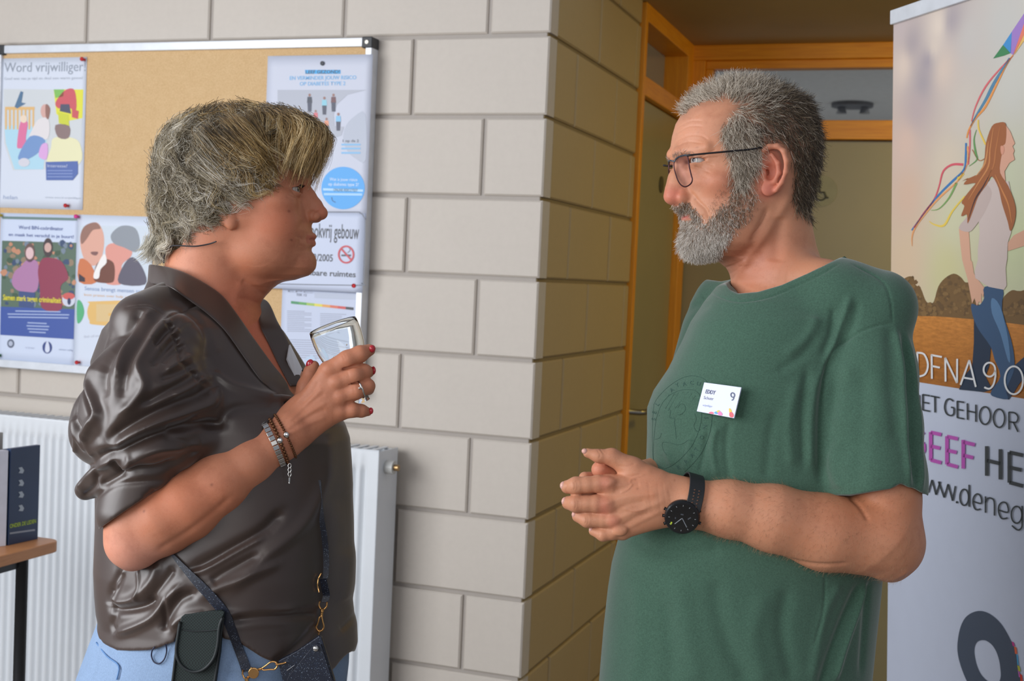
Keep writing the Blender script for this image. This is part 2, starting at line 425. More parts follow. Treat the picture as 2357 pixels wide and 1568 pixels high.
shape(q1, [(124, 206), (192, 206), (190, 272), (150, 280), (130, 262)], (226, 222, 70), p1, .0006)
shape(q1, [(150, 208), (172, 208), (176, 252), (160, 248), (150, 240), (136, 250), (128, 236)], (206, 92, 100), p1, .0008, sm=4)
shape(q1, [(124, 206), (148, 206), (146, 222), (128, 226)], (130, 190, 92), p1, .0008)
shape(q1, [(140, 240), (160, 240), (164, 262), (138, 256)], (84, 84, 104), p1, .0010)
shape(q1, [(134, 258), (158, 264), (160, 290), (136, 284)], (206, 210, 66), p1, .0010)
shape(q1, [(166, 250), (182, 256), (180, 274), (166, 270)], (204, 90, 96), p1, .0010)
shape(q1, [(128, 288), (160, 290), (158, 318), (134, 316)], (140, 118, 116), p1, .0010, sm=3)
shape(q1, [(124, 318), (160, 316), (184, 330), (184, 376), (112, 378), (118, 340)], (232, 228, 186), p1, .0009, sm=4)
for i in range(8): shape(q1, [(12+i*9, 250), (16+i*9, 250), (16+i*9, 298), (12+i*9, 298)], (226, 184, 122), p1, .0007)
shape(q1, [(12, 246), (80, 246), (80, 253), (12, 253)], (226, 184, 122), p1, .0008)
shape(q1, [(48, 210), (54, 212), (50, 236), (60, 238), (40, 250), (34, 246)], (88, 120, 150), p1, .0010)
shape(q1, ell(104, 256, 10, 16), (214, 170, 160), p1, .0010); shape(q1, [(106, 240), (116, 250), (112, 274), (106, 268)], (150, 110, 100), p1, .0012, sm=3)
shape(q1, [(88, 276), (112, 274), (110, 320), (70, 318), (74, 300)], (226, 220, 220), p1, .0011, sm=4)
shape(q1, [(70, 314), (104, 322), (90, 350), (60, 368), (42, 362)], (120, 152, 200), p1, .0012, sm=4)
shape(q1, [(48, 280), (64, 282), (60, 322), (70, 334), (44, 342), (40, 330)], (222, 120, 160), p1, .0011, sm=4)
shape(q1, ell(55, 274, 8, 9), (236, 214, 190), p1, .0012)
shape(q1, [(96, 334), (110, 332), (108, 366), (90, 360)], (220, 170, 220), p1, .0013, sm=4)
shape(q1, ell(56, 374, 13, 10), (214, 212, 220), p1, .0013)
shape(q1, [(106, 373), (180, 371), (180, 400), (168, 415), (107, 415)], (88, 110, 172), p1, .0014)
text(q1, 'Interesse?', 110, 385, 156, 7, (200, 208, 228), p1, .0018)
for yy in (393, 400, 407): stroke(q1, [(110, yy), (168, yy)], 2, (140, 158, 206), p1, .0018, 0)
text(q1, 'helan', 8, 458, 40, 9, (150, 166, 196), p1)
text(q1, 'www.word-vrijwilliger', 104, 456, 188, 4, (170, 178, 190), p1)
# 2 -- neighbourhood poster, lower left
p2, q2, _ = paper('neighbourhood_poster', 2, 182, 490, 831, (206, 216, 236), 'blue and white poster showing a woman and bearded man, lower left of board')
stroke(q2, [(6, 501), (178, 505)], 6, (110, 134, 130), p2, .0008, 0)
text(q2, 'Word BIN-coördinator', 43, 527, 146, 8, (74, 92, 150), p2, bold=.01)
text(q2, 'en maak het verschil in je buurt!', 20, 543, 170, 7, (74, 92, 150), p2, bold=.01)
shape(q2, [(5, 554), (176, 559), (172, 712), (2, 706)], (92, 112, 96), p2, .0004, name='picture')
blobs(q2, p2, 0, 26, 8, 172, 560, 704, [(70, 92, 72), (120, 134, 150), (150, 128, 104), (62, 80, 112), (196, 140, 110)], 3, 8, .0006, 5)
shape(q2, [(62, 600), (86, 602), (90, 640), (82, 672), (44, 670), (28, 652), (34, 626), (50, 612)], (176, 126, 166), p2, .0010, sm=4)
shape(q2, ell(69, 582, 12, 22), (110, 84, 80), p2, .0010); shape(q2, ell(69, 583, 9, 14), (224, 190, 190), p2, .0012)
shape(q2, [(98, 596), (120, 594), (144, 604), (158, 640), (140, 660), (142, 712), (98, 710), (92, 660), (88, 622)], (146, 62, 84), p2, .0012, sm=4)
shape(q2, ell(111, 570, 11, 22), (74, 62, 64), p2, .0012); shape(q2, ell(111, 570, 8, 11), (206, 170, 160), p2, .0014)
shape(q2, [(44, 670), (82, 674), (78, 710), (44, 706)], (66, 84, 130), p2, .0012)
text(q2, 'Samen sterk tegen criminaliteit', 8, 690, 142, 12, (232, 220, 60), p2, .0016, bold=.02)
shape(q2, ell(159, 690, 15, 16), (206, 210, 224), p2, .0015); shape(q2, ell(159, 682, 14, 8), (206, 96, 92), p2, .0016); shape(q2, ell(160, 694, 4, 8), (50, 60, 96), p2, .0017)
shape(q2, [(2, 706), (172, 712), (170, 781), (1, 771)], (66, 90, 162), p2, .0010, name='text_panel')
for k, (a, b) in enumerate(((36, 140), (18, 160), (20, 158), (64, 108), (62, 114), (64, 112), (68, 106))): stroke(q2, [(a, 716+k*7+(6 if k > 2 else 0)), (b, 718+k*7+(6 if k > 2 else 0))], 2.6, (168, 184, 220), p2, .0013, 0)
shape(q2, ell(25, 791, 8, 10), (92, 100, 120), p2, .0008); shape(q2, ell(25, 791, 5, 6), (180, 188, 206), p2, .0010)
shape(q2, ell(109, 800, 11, 14), (56, 72, 130), p2, .0008); shape(q2, [(107, 788), (112, 788), (115, 806), (109, 812), (104, 806)], (214, 220, 236), p2, .0010, sm=3)
text(q2, 'vzw', 58, 802, 80, 5, (170, 178, 200), p2); text(q2, 'samen veilig', 136, 806, 168, 4, (150, 160, 184), p2)
# 3 -- care poster (partly behind the woman)
p3, q3, _ = paper('care_poster', 181, 352, 494, 848, (212, 220, 234), 'white poster with a laughing couple, left of the woman on the notice board', h=.0022)
mbp = shape(q3, [(186, 520), (350, 520), (350, 656), (182, 649)], (206, 216, 226), p3, .0003, name='picture')
shape(q3, [(186, 538), (200, 520), (222, 512), (236, 530), (240, 560), (232, 600), (214, 612), (196, 600), (186, 570)], (222, 168, 148), p3, .0006, sm=4)
shape(q3, [(186, 540), (196, 520), (220, 512), (232, 526), (214, 530), (200, 550), (188, 562)], (150, 110, 96), p3, .0008, sm=4)
shape(q3, [(210, 580), (226, 580), (222, 588), (212, 586)], (130, 90, 86), p3, .0009, sm=3)
shape(q3, [(184, 596), (210, 610), (222, 650), (182, 649)], (206, 120, 76), p3, .0007, sm=3)
shape(q3, [(244, 570), (262, 560), (300, 572), (302, 590), (280, 612), (284, 652), (240, 650), (244, 600)], (222, 152, 138), p3, .0007, sm=4)
shape(q3, [(256, 540), (280, 520), (312, 526), (322, 560), (312, 580), (286, 570), (262, 560)], (142, 148, 156), p3, .0009, sm=4)
shape(q3, [(284, 612), (306, 592), (330, 620), (334, 655), (274, 652)], (92, 88, 104), p3, .0009, sm=4)
shape(q3, [(216, 640), (222, 610), (240, 596), (262, 606), (264, 640), (256, 651), (226, 650)], (112, 64, 48), p3, .0010, sm=4)
shape(q3, [(220, 620), (240, 584), (246, 604), (232, 620), (228, 640), (216, 640)], (240, 236, 232), p3, .0011, sm=3)
shape(q3, [(182, 630), (196, 640), (196, 649), (182, 648)], (60, 50, 60), p3, .0011)
text(q3, 'Sensoa brengt mensen samen', 195, 668, 345, 9, (128, 152, 190), p3)
text(q3, 'kom praten over hulp aan huis in de', 194, 681, 345, 6, (226, 184, 140), p3)
shape(q3, [(178, 694), (188, 696), (194, 718), (188, 738), (178, 742)], (86, 176, 122), p3, .0006, sm=5)
shape(q3, smooth_poly([(206, 700), (214, 694), (356, 697), (356, 750), (222, 748), (206, 738), (201, 718)], 5), (226, 184, 110), p3, .0006)
shape(q3, [(222, 700), (340, 702), (340, 742), (222, 740)], (220, 190, 136), p3, .0008)
stroke(q3, [(250, 724), (300, 726)], 6, (226, 180, 100), p3, .001, 0)
text(q3, 'Bel of mail', 194, 778, 236, 6, (196, 200, 212), p3, ang=.12)
# 4 -- diabetes poster, right
p4, q4, _ = paper('health_poster', 622, 863, 131, 500, (204, 208, 222), 'white health poster with a blue circle, right of the woman on the notice board', h=.0120)
shape(q4, [(702, 161), (784, 161), (784, 170), (703, 170)], (62, 168, 228), p4, .0006)
text(q4, 'LEEF GEZOND!', 704, 170, 782, 8, (60, 84, 110), p4, .0009, bold=.02)
text(q4, 'EN VERMINDER JOUW RISICO', 667, 184, 820, 8.5, (110, 178, 226), p4, bold=.01)
text(q4, 'OP DIABETES TYPE 2', 690, 197, 795, 8.5, (110, 178, 226), p4, bold=.01)
shape(q4, [(639, 207), (845, 207), (800, 218), (776, 240), (768, 262), (770, 290), (792, 292), (786, 312), (768, 318), (760, 340), (700, 420), (639, 470)], (176, 180, 192), p4, .0005, sm=0)
shape(q4, [(841, 263), (842, 368), (820, 366), (800, 348), (790, 320), (796, 290), (816, 268)], (180, 186, 200), p4, .0005, sm=3)
def figure(x, y, h, top, leg=(70, 74, 92)):
    s_ = h/40
    shape(q4, ell(x, y, 3*s_, 3.5*s_, 10), (150, 110, 100), p4, .0009)
    shape(q4, [(x-5*s_, y+4*s_), (x+5*s_, y+4*s_), (x+6*s_, y+18*s_), (x-6*s_, y+18*s_)], top, p4, .0009)
    shape(q4, [(x-5*s_, y+17*s_), (x+5*s_, y+17*s_), (x+4*s_, y+38*s_), (x-4*s_, y+38*s_)], leg, p4, .0010)
for a in ((713, 219, 40, (60, 66, 80)), (747, 226, 40, (140, 200, 218)), (768, 219, 40, (110, 70, 74)), (727, 256, 34, (210, 110, 120)), (752, 274, 36, (226, 150, 120)), (779, 263, 40, (130, 190, 226)), (762, 312, 30, (222, 190, 140))): figure(*a)
text(q4, '1 op de 2', 789, 327, 826, 6, (84, 88, 100), p4, .001, bold=.01)
for yy in (333, 342, 352): stroke(q4, [(786, yy), (830, yy)], 4, (128, 184, 226), p4, .001, 0)
shape(q4, ell(790, 433, 50, 49, 40)[:], (74, 164, 232), p4, .0009, name='blue_circle')
text(q4, 'Wat is jouw risico', 759, 416, 823, 7, (226, 238, 248), p4, .0013)
text(q4, 'op diabetes type 2?', 756, 427, 826, 7, (226, 238, 248), p4, .0013)
stroke(q4, [(744, 436), (836, 439)], 5, (176, 214, 242), p4, .0012, 0); text(q4, 'ONLINE RISICOTEST', 768, 440, 824, 6, (52, 92, 130), p4, .0014, bold=.02)
stroke(q4, [(746, 447), (834, 448)], 5, (166, 208, 242), p4, .0012, 0)
stroke(q4, [(764, 454), (766, 462), (773, 466)], 2, (40, 96, 150), p4, .0013)
# 5 -- smoke free sign
p5, q5, _ = paper('smoke_free_sign', 560, 847, 484, 660, (202, 210, 230), 'white smoke-free building sign with a red prohibition ring, right side of the notice board', h=.0135, cat='sign')
stroke(q5, [(570, 489), (800, 488), (828, 490), (838, 500), (841, 520), (838, 640), (832, 652), (820, 657), (570, 652)], 2.2, (108, 112, 124), p5, .0008, 3)
text(q5, 'Rookvrij gebouw', 704, 546, 826, 33, (52, 54, 62), p5, bold=.005)
text(q5, '13/12/2005', 694, 599, 766, 16, (58, 60, 68), p5, bold=.01)
text(q5, 'in openbare ruimtes', 660, 631, 819, 13, (58, 60, 68), p5, bold=.015)
stroke(q5, ell(797, 586, 17, 19, 30), 4, (196, 62, 74), p5, .0012, 0, close=True)
stroke(q5, [(786, 573), (810, 600)], 4, (196, 62, 74), p5, .0013, 0)
stroke(q5, [(786, 588), (808, 588)], 4, (70, 72, 84), p5, .0010, 0); stroke(q5, [(800, 582), (806, 576), (802, 568)], 2, (130, 132, 142), p5, .0009)
# 6 -- energy form
p6, q6, _ = paper('energy_form', 651, 829, 662, 900, (200, 208, 228), 'printed form with a green to red scale bar, lowest right on the notice board', h=.0022, cat='notice')
bar = [(670, 693), (814, 709)]
cols = [(60, 140, 90), (90, 160, 80), (160, 190, 80), (222, 210, 80), (226, 160, 80), (216, 110, 80), (204, 76, 74), (50, 52, 60)]
for i, c in enumerate(cols):
    a = i/8; b = (i+1)/8; x0, x1 = 670+144*a, 670+144*b; y0, y1 = 693+15*a, 693+15*b
    shape(q6, [(x0, y0), (x1, y1), (x1, y1+6), (x0, y0+6)], c, p6, .0008)
text(q6, 'EPC', 663, 672, 720, 4, (120, 124, 140), p6); text(q6, 'TEK 12', 682, 681, 706, 5.5, (110, 114, 130), p6, bold=.01)
shape(q6, [(724, 673), (820, 678), (819, 690), (724, 686)], (182, 190, 208), p6, .0006)
for k in range(12):
    stroke(q6, [(661, 716+k*4.2), (661+(56 if k % 3 else 40), 717+k*4.2)], 1.6, (160, 166, 184), p6, .0007, 0)
    stroke(q6, [(737, 722+k*4.2), (737+(50 if k % 4 else 60), 724+k*4.2)], 1.6, (160, 166, 184), p6, .0007, 0)
for k in range(9): stroke(q6, [(663, 782+k*5), (661+(120 if k % 3 else 150), 786+k*5)], 1.6, (160, 166, 184), p6, .0007, 0)
shape(q6, [(700, 830), (720, 818), (730, 840), (716, 856)], (186, 204, 226), p6, .0008, sm=4)
# pins
def pin(x, y, rgb, where):
    u, v = BP.hit(x, y); e = MB()
    e.tube([BP.pt(u, v, .001), BP.pt(u, v, .010), BP.pt(u, v, .012), BP.pt(u, v, .016)], [.0035, .0035, .006, .0055], 12)
    names = {(200, 40, 44): 'red', (226, 60, 150): 'pink', (226, 200, 40): 'yellow', (30, 110, 60): 'green', (90, 92, 96): 'grey'}
    e.link('push_pin', None, plain('pin_plastic_'+names[rgb], rgb, .3), smooth=True, label='%s push pin %s' % (names[rgb], where), cat='push pin', group='push pins in the notice board')
pin(196, 138, (200, 40, 44), 'in the top right corner of the volunteer poster'); pin(158, 474, (200, 40, 44), 'in the bottom edge of the volunteer poster')
pin(182, 499, (226, 60, 150), 'between the two lower left posters'); pin(5, 496, (226, 200, 40), 'in the top left corner of the blue poster')
pin(2, 818, (30, 110, 60), 'in the bottom left corner of the blue poster'); pin(184, 834, (200, 40, 44), 'at the bottom of the couple poster')
pin(748, 148, (90, 92, 96), 'in the top of the health poster'); pin(820, 658, (200, 40, 44), 'in the lower corner of the smoke-free sign')

# ================================================================== radiator
RP = Plane(CORNER + LN*.135, -LDIR)
ru1, rz1 = RP.hit(872, 1041); ru0 = ru1 - 1.62; rz0 = rz1 - .80
M_rad = plain('white_enamel', (222, 226, 230), .3, var=.01)
rad = empty('radiator', RP.pt((ru0+ru1)/2, rz0, -.08), label='white ribbed panel radiator on the block wall under the notice board', cat='radiator')
PIT = .0245; nU = int(1.62/PIT)*8
us = np.linspace(ru0, ru1, nU+1); zs = [rz0, rz0+.03, rz0+.042, rz0+.05, rz0+.056] + [rz1-.056, rz1-.05, rz1-.042, rz1-.03, rz1]
dm = [0, 0, .5, .9, 1, 1, .9, .5, 0, 0]
V = []
for z, k in zip(zs, dm):
    for u in us:
        ph = ((u-ru0)/PIT) % 1; inside = .03 < (u-ru0) < 1.59
        g = (.5-.5*math.cos(2*math.pi*ph))**1.4 if inside else 0
        V.append(RP.pt(u, z, -.012*k*g))
w_ = len(us); F = [(j*w_+i, j*w_+i+1, (j+1)*w_+i+1, (j+1)*w_+i) for j in range(len(zs)-1) for i in range(w_-1)]
link('front_panel', mesh(V, F), rad, M_rad, smooth=True)
bbox_(RP, 'back_panel', ru0, ru1, rz0, rz1-.004, -.115, -.10, M_rad, rad, .004)
bbox_(RP, 'side_cover', ru1-.002, ru1+.001, rz0, rz1, -.112, 0, M_rad, rad, .001)
bbox_(RP, 'side_cover', ru0-.001, ru0+.002, rz0, rz1, -.112, 0, M_rad, rad, .001)
MB().tube([RP.pt(ru0, rz1, -.004), RP.pt(ru1, rz1, -.004)], .004, 10).link('top_edge', rad, M_rad, smooth=True)
for k in range(60):
    u = ru0 + .02 + k*.0265
    if k < 60: bbox_(RP, 'grille_bar', u, u+.012, rz1-.003, rz1, -.108, -.006, M_rad, rad, 0)
vp = RP.pt(ru1+.001, rz1-.042, -.045)
MB().tube([vp, vp + RP.a*.022], .017, 20).link('air_valve', rad, plain('valve_plastic', (200, 200, 196), .4), smooth=False)
MB().tube([vp + RP.a*.022, vp + RP.a*.034], .008, 12).link('valve_stub', rad, plain('valve_brass', (160, 130, 90), .35, .8), smooth=False)

# ================================================================== small table and brochures
def atz(px, py, z):
    d = ray(px, py); return CAM + d*(z-CAM[2])/d[2]
TZ = .74
pa = atz(144, 1243, TZ); 
M_beech = wood('beech_laminate', (178, 120, 76), (192, 134, 88), (3, 3, 30))
table = empty('side_table', (pa[0]-.45, pa[1]-.05, 0), label='small beech table with dark metal legs before the radiator', cat='table')
fr = atz(0, 1281, TZ); dirt = (fr-pa); dirt[2] = 0; dirt /= np.linalg.norm(dirt); perp = np.array([-dirt[1], dirt[0], 0])
if perp[1] < 0: perp = -perp
c0 = pa - perp*.0
def rrect(L, Wd, r, n=6):
    out = []
    for (cx_, cy_, a0) in ((r, r, math.pi), (L-r, r, 1.5*math.pi), (L-r, Wd-r, 0), (r, Wd-r, .5*math.pi)):
        for k in range(n+1): a = a0 + k/n*math.pi/2; out.append((cx_+r*math.cos(a), cy_+r*math.sin(a)))
    return out
out = rrect(.9, .30, .03); n = len(out)
vs = [pa + dirt*a + perp*b + Z*0 for a, b in out] + [pa + dirt*a + perp*b - Z*.026 for a, b in out]
mb = MB(); mb.add(vs, [tuple(range(n)), tuple(range(n, 2*n))[::-1]] + [(i, n+i, n+(i+1) % n, (i+1) % n) for i in range(n)])
mb.link('table_top', table, M_beech, bevel=.003)
M_dkm = plain('dark_grey_steel', (62, 64, 68), .4, .6)
q = pa + dirt*.10 + perp*.03 - Z*.05
MB().box(q, dirt*.75, perp*.03, Z*.024).link('apron_bar', table, M_dkm, bevel=.002)
MB().box(q + perp*.2, dirt*.75, perp*.03, Z*.024).link('apron_bar', table, M_dkm, bevel=.002)
for a in (.10, .80):
    for b in (.03, .23):
        g = pa + dirt*a + perp*b; MB().tube([[g[0], g[1], TZ-.03], [g[0], g[1], 0.0]], .014, 10).link('leg', table, M_dkm, smooth=True)
# dark blue brochure holder with yellow lettering, standing on the table
b0 = atz(19, 1256, TZ); b1 = atz(87, 1241, TZ); bd = b1-b0; bw = np.linalg.norm(bd); bd /= bw
hpx = 1.0 * (1248-1024)/FPX * np.linalg.norm((R.T @ (b0-CAM))[2]); HP_ = Plane(b0, bd); back = -HP_.n
M_navy = plain('navy_card', (38, 58, 92), .35, var=.12, scale=8)
holder = empty('brochure_box', b0, label='dark blue brochure box with yellow lettering on the side table', cat='brochure')
MB().box(b0, bd*bw, back*.012, Z*hpx).link('front_card', holder, M_navy, bevel=.001)
MB().box(b0 + back*.012, bd*bw, back*.05, Z*(hpx-.01)).link('card_block', holder, ink((52, 70, 100)), bevel=.001)
text(HP_, 'ONDER DE LEDEN', 22, 1216, 82, 9, (176, 206, 60), holder, .0008, bold=.02)
stroke(HP_, [(22, 1228), (80, 1220)], 4, (150, 160, 176), holder, .0008, 0)
for k, yy in enumerate((1083, 1112, 1139, 1170)):
    shape(HP_, [(42, yy-6), (50, yy-8), (55, yy), (52, yy+7), (42, yy+6), (46, yy)], (170, 182, 196), holder, .0008, name='emblem')
wb = b0 - bd*.004
wx = bd*.98 + HP_.n*.35; wx /= np.linalg.norm(wx)
MB().box(wb - wx*.15, wx*.148, back*.02, Z*(hpx-.003)).link('white_leaflet_stack', None, plain('white_card', (206, 208, 222), .5), bevel=.001, label='white leaflets standing left of the dark blue brochure box', cat='leaflets')
MB().box(wb - wx*.14 + back*.035, wx*.132, back*.008, Z*(hpx+.036)).link('orange_booklet', None, plain('orange_card', (226, 176, 70), .5), bevel=.0008, label='orange booklet standing behind the white leaflets on the side table', cat='booklet')
MB().box(wb + wx*.0 + back*.066 - wx*.05, wx*.085, back*.01, Z*(hpx+.03)).link('grey_booklet', None, plain('grey_card', (168, 166, 164), .5), bevel=.0008, label='grey booklet edge standing behind the dark blue brochure box', cat='booklet')
# ================================================================== roll-up banner
bo = at(2057, 60, 2.62)
bdv = R @ np.array([360-CX, -(605-CY), -FPX]); bdv[2] = 0; bdv = -bdv/np.linalg.norm(bdv)
bb = bo - at(2054, 1568, 2.62); bb = bb - bb.dot(bdv)*bdv
BN = Plane(bo, bdv, bb)
banner = empty('roll_up_banner', BN.pt(.42, -bo[2]), label='tall white roll-up banner printed with a woman flying a kite, behind the man', cat='banner')
BWD, zb, zt = .85, .09 - bo[2], BN.hit(2058, 50)[1]
_, vsplit = BN.hit(2115, 880)
# picture sheet with painted sky and field (colours of the print)
ctrl = [(2070, 60, (205, 190, 188)), (2080, 150, (232, 212, 196)), (2125, 190, (176, 166, 170)), (2110, 250, (196, 178, 176)), (2190, 45, (178, 168, 172)), (2150, 110, (230, 214, 198)), (2100, 100, (182, 170, 172)),
        (2170, 160, (226, 206, 190)), (2230, 90, (206, 200, 194)), (2310, 60, (204, 202, 196)), (2330, 200, (210, 208, 198)), (2220, 250, (214, 204, 192)), (2085, 330, (226, 196, 178)), (2180, 380, (222, 206, 184)),
        (2300, 400, (208, 212, 180)), (2090, 450, (224, 192, 168)), (2200, 500, (214, 212, 176)), (2330, 560, (208, 214, 170)), (2085, 600, (226, 200, 168)), (2180, 620, (214, 208, 158)), (2600, 100, (190, 190, 200)), (2600, 560, (206, 212, 168)), (2135, 140, (170, 160, 168)), (2160, 60, (236, 220, 204))]
cu = np.array([BN.hit(a, b) for a, b, c in ctrl]); cc = np.array([lin(c) for a, b, c in ctrl])
nu, nv = 70, 90
uu = np.linspace(0, BWD, nu); vv = np.linspace(vsplit, zt, nv); U, Vv = np.meshgrid(uu, vv)
P = BN.o + U.reshape(-1, 1)*BN.a + Vv.reshape(-1, 1)*BN.b + BN.n*.0003
idx = np.arange(nu*nv).reshape(nv, nu)
F = np.stack([idx[:-1, :-1], idx[:-1, 1:], idx[1:, 1:], idx[1:, :-1]], -1).reshape(-1, 4)
me = np_mesh(P, F)
uv = np.stack([U.ravel(), Vv.ravel()], 1); d2 = ((uv[:, None]-cu[None])**2*np.array([1, .8])).sum(-1) + 1e-4; w = 1/d2**1.3
colr = (w[..., None]*cc[None]).sum(1)/w.sum(1)[:, None]
_, vh = BN.hit(2200, 722)
fld = uv[:, 1] < vh
ft = np.clip((vh-uv[:, 1])/(vh-vsplit), 0, 1)[:, None]
colr[fld] = ((1-ft)*np.array(lin((226, 150, 72))) + ft*np.array(lin((178, 112, 44))))[fld]
ca = me.color_attributes.new('Print', 'FLOAT_COLOR', 'POINT'); ca.data.foreach_set('color', np.concatenate([colr, np.ones((len(colr), 1))], 1).astype(np.float32).ravel())
t = NT('banner_picture'); t.set(Roughness=.45); vc = t.n('ShaderNodeVertexColor'); vc.layer_name = 'Print'
nz = t.noise(40, 5, .7, stretch=(1, 1, 5)); gt = t.n('ShaderNodeTexCoord'); sp = t.n('ShaderNodeSeparateXYZ'); t.l(gt.outputs['Object'], sp.inputs[0])
mt = t.n('ShaderNodeMath', operation='LESS_THAN'); t.l(sp.outputs[2], mt.inputs[0]); mt.inputs[1].default_value = vh + bo[2] - .0
grass = t.mix(.55, vc.outputs[0], t.ramp(nz, [(.35, (.45, .40, .32)), (.65, (1, 1, 1))]), 'MULTIPLY')
t.base(t.mix(mt.outputs[0], vc.outputs[0], grass))
lower = MB(); lower.add([BN.pt(0, zb), BN.pt(BWD, zb), BN.pt(BWD, zt), BN.pt(0, zt), BN.pt(0, zb, -.0006), BN.pt(BWD, zb, -.0006), BN.pt(BWD, zt, -.0006), BN.pt(0, zt, -.0006)],
    [(0, 1, 2, 3), (4, 7, 6, 5), (0, 4, 5, 1), (1, 5, 6, 2), (2, 6, 7, 3), (3, 7, 4, 0)])
sheet = lower.link('banner_sheet', banner, plain('banner_white', (206, 214, 232), .5, var=.01))
pic = link('printed_picture', me, sheet, t.m); 
_, tb = BN.hit(2058, 57); _, tt = BN.hit(2058, 24)
bbox_(BN, 'top_rail', -.002, BWD+.002, tb, tt, -.010, .008, plain('banner_rail', (216, 220, 226), .35), banner, .002)
bbox_(BN, 'base_case', -.01, BWD+.01, -bo[2]+.001, zb+.005, -.07, .07, M_alu, banner, .02)
MB().tube([BN.pt(BWD/2, zb, -.02), BN.pt(BWD/2, tt-.01, -.02)], .009, 12).link('support_pole', banner, M_alu, smooth=True)
bs = banner
def c2(*p): return [(2040 + x/2.612, y/2.612) for x, y in p]
def c3(*p): return [(2040 + x/2.612, 560 + y/2.612) for x, y in p]
def c4(*p): return [(1900 + x/3.0875, 1060 + y/3.0875) for x, y in p]
# trees on the printed horizon
rr = random.Random(3)
for (x0, x1, top, nb) in ((2066, 2130, 632, 26), (2144, 2250, 628, 46), (2300, 2420, 668, 36), (2110, 2160, 690, 14)):
    for k, c in enumerate(((122, 94, 60), (108, 84, 55), (138, 108, 68))):
        mb = MB()
        for _ in range(nb):
            x = rr.uniform(x0, x1); e = 1-abs((x-(x0+x1)/2)/((x1-x0)/2))**2
            y = rr.uniform(722-(722-top)*max(.25, e), 724); r = rr.uniform(2, 6)
            poly3(mb, BN, [(x+r*rr.uniform(.6, 1.3)*math.cos(a), min(728, y+r*rr.uniform(.6, 1.3)*math.sin(a)+(x-2060)*.03)) for a in np.linspace(0, 6.28, 9)[:-1]], .0005+.0001*k+rr.random()*.00005)
        mb.link('printed_trees', bs, ink(c), kind='stuff')
for pts in (((2060, 724), (2064, 690), (2072, 652), (2084, 640), (2096, 636), (2104, 640), (2108, 656), (2120, 664), (2130, 690), (2140, 700), (2150, 694), (2160, 660), (2176, 640), (2196, 630), (2212, 638), (2222, 650), (2236, 654), (2250, 700), (2300, 700), (2312, 682), (2330, 668), (2350, 670), (2400, 660), (2440, 700), (2440, 760), (2357, 748), (2250, 736), (2150, 728)),):
    shape(BN, pts, (124, 96, 60), bs, .00045, 3, name='printed_tree_line')
# kite, ribbons
Hh = .0010
shape(BN, c2((645, 352), (705, 270), (748, 320), (710, 335)), (70, 138, 92), bs, Hh, name='printed_kite')
shape(BN, c2((705, 270), (758, 190), (752, 322)), (72, 148, 208), bs, Hh, name='printed_kite')
shape(BN, c2((758, 190), (828, 85), (860, 60), (815, 190), (765, 330), (750, 320)), (164, 130, 200), bs, Hh, name='printed_kite')
shape(BN, c2((860, 60), (860, 150), (785, 300), (765, 334), (815, 190)), (232, 130, 110), bs, Hh+.0001, name='printed_kite')
shape(BN, c2((860, 150), (860, 240), (828, 250), (770, 334)), (232, 188, 110), bs, Hh+.0001, name='printed_kite')
for pts, w, c in ((((765, 335), (690, 410), (600, 520), (540, 640), (515, 730)), (2, 4, 2), (226, 110, 116)), (((745, 350), (700, 420), (650, 500), (600, 600), (540, 700), (510, 760)), (5, 7, 2), (92, 140, 170)),
                  (((765, 330), (720, 400), (675, 490), (600, 640), (540, 710), (500, 780), (486, 830)), (2, 5, 3), (236, 156, 84)), (((482, 860), (480, 940), (470, 1020), (400, 1090), (320, 1170), (240, 1270), (155, 1385)), (4, 5, 3), (66, 128, 188)),
                  (((505, 780), (505, 880), (495, 990)), (4, 3), (226, 110, 120)), (((465, 990), (400, 990), (345, 1030), (320, 1120), (290, 1200), (230, 1280), (170, 1370)), (6, 3, 4), (220, 96, 110)),
                  (((490, 880), (495, 960), (460, 1050), (420, 1100), (300, 1210), (200, 1330), (160, 1410), (158, 1480)), (5, 2, 6, 1), (238, 168, 110)), (((545, 780), (530, 840), (540, 920), (548, 960), (500, 1000)), (1, 5, 1), (110, 160, 96)),
                  (((555, 720), (560, 780), (600, 870)), (3, 4), (240, 204, 90)), (((520, 900), (560, 965), (600, 950)), 2, (170, 120, 80)), (((425, 1100), (380, 1190), (320, 1255), (270, 1265)), (5, 3, 1), (130, 170, 100)),
                  (((475, 1180), (400, 1270), (350, 1355), (290, 1350), (260, 1330)), (3, 5, 1), (240, 208, 90)), (((465, 1040), (440, 1070), (430, 1080)), 8, (240, 204, 90))):
    stroke(BN, c2(*pts), w, c, bs, Hh+.0001, name='printed_ribbon')
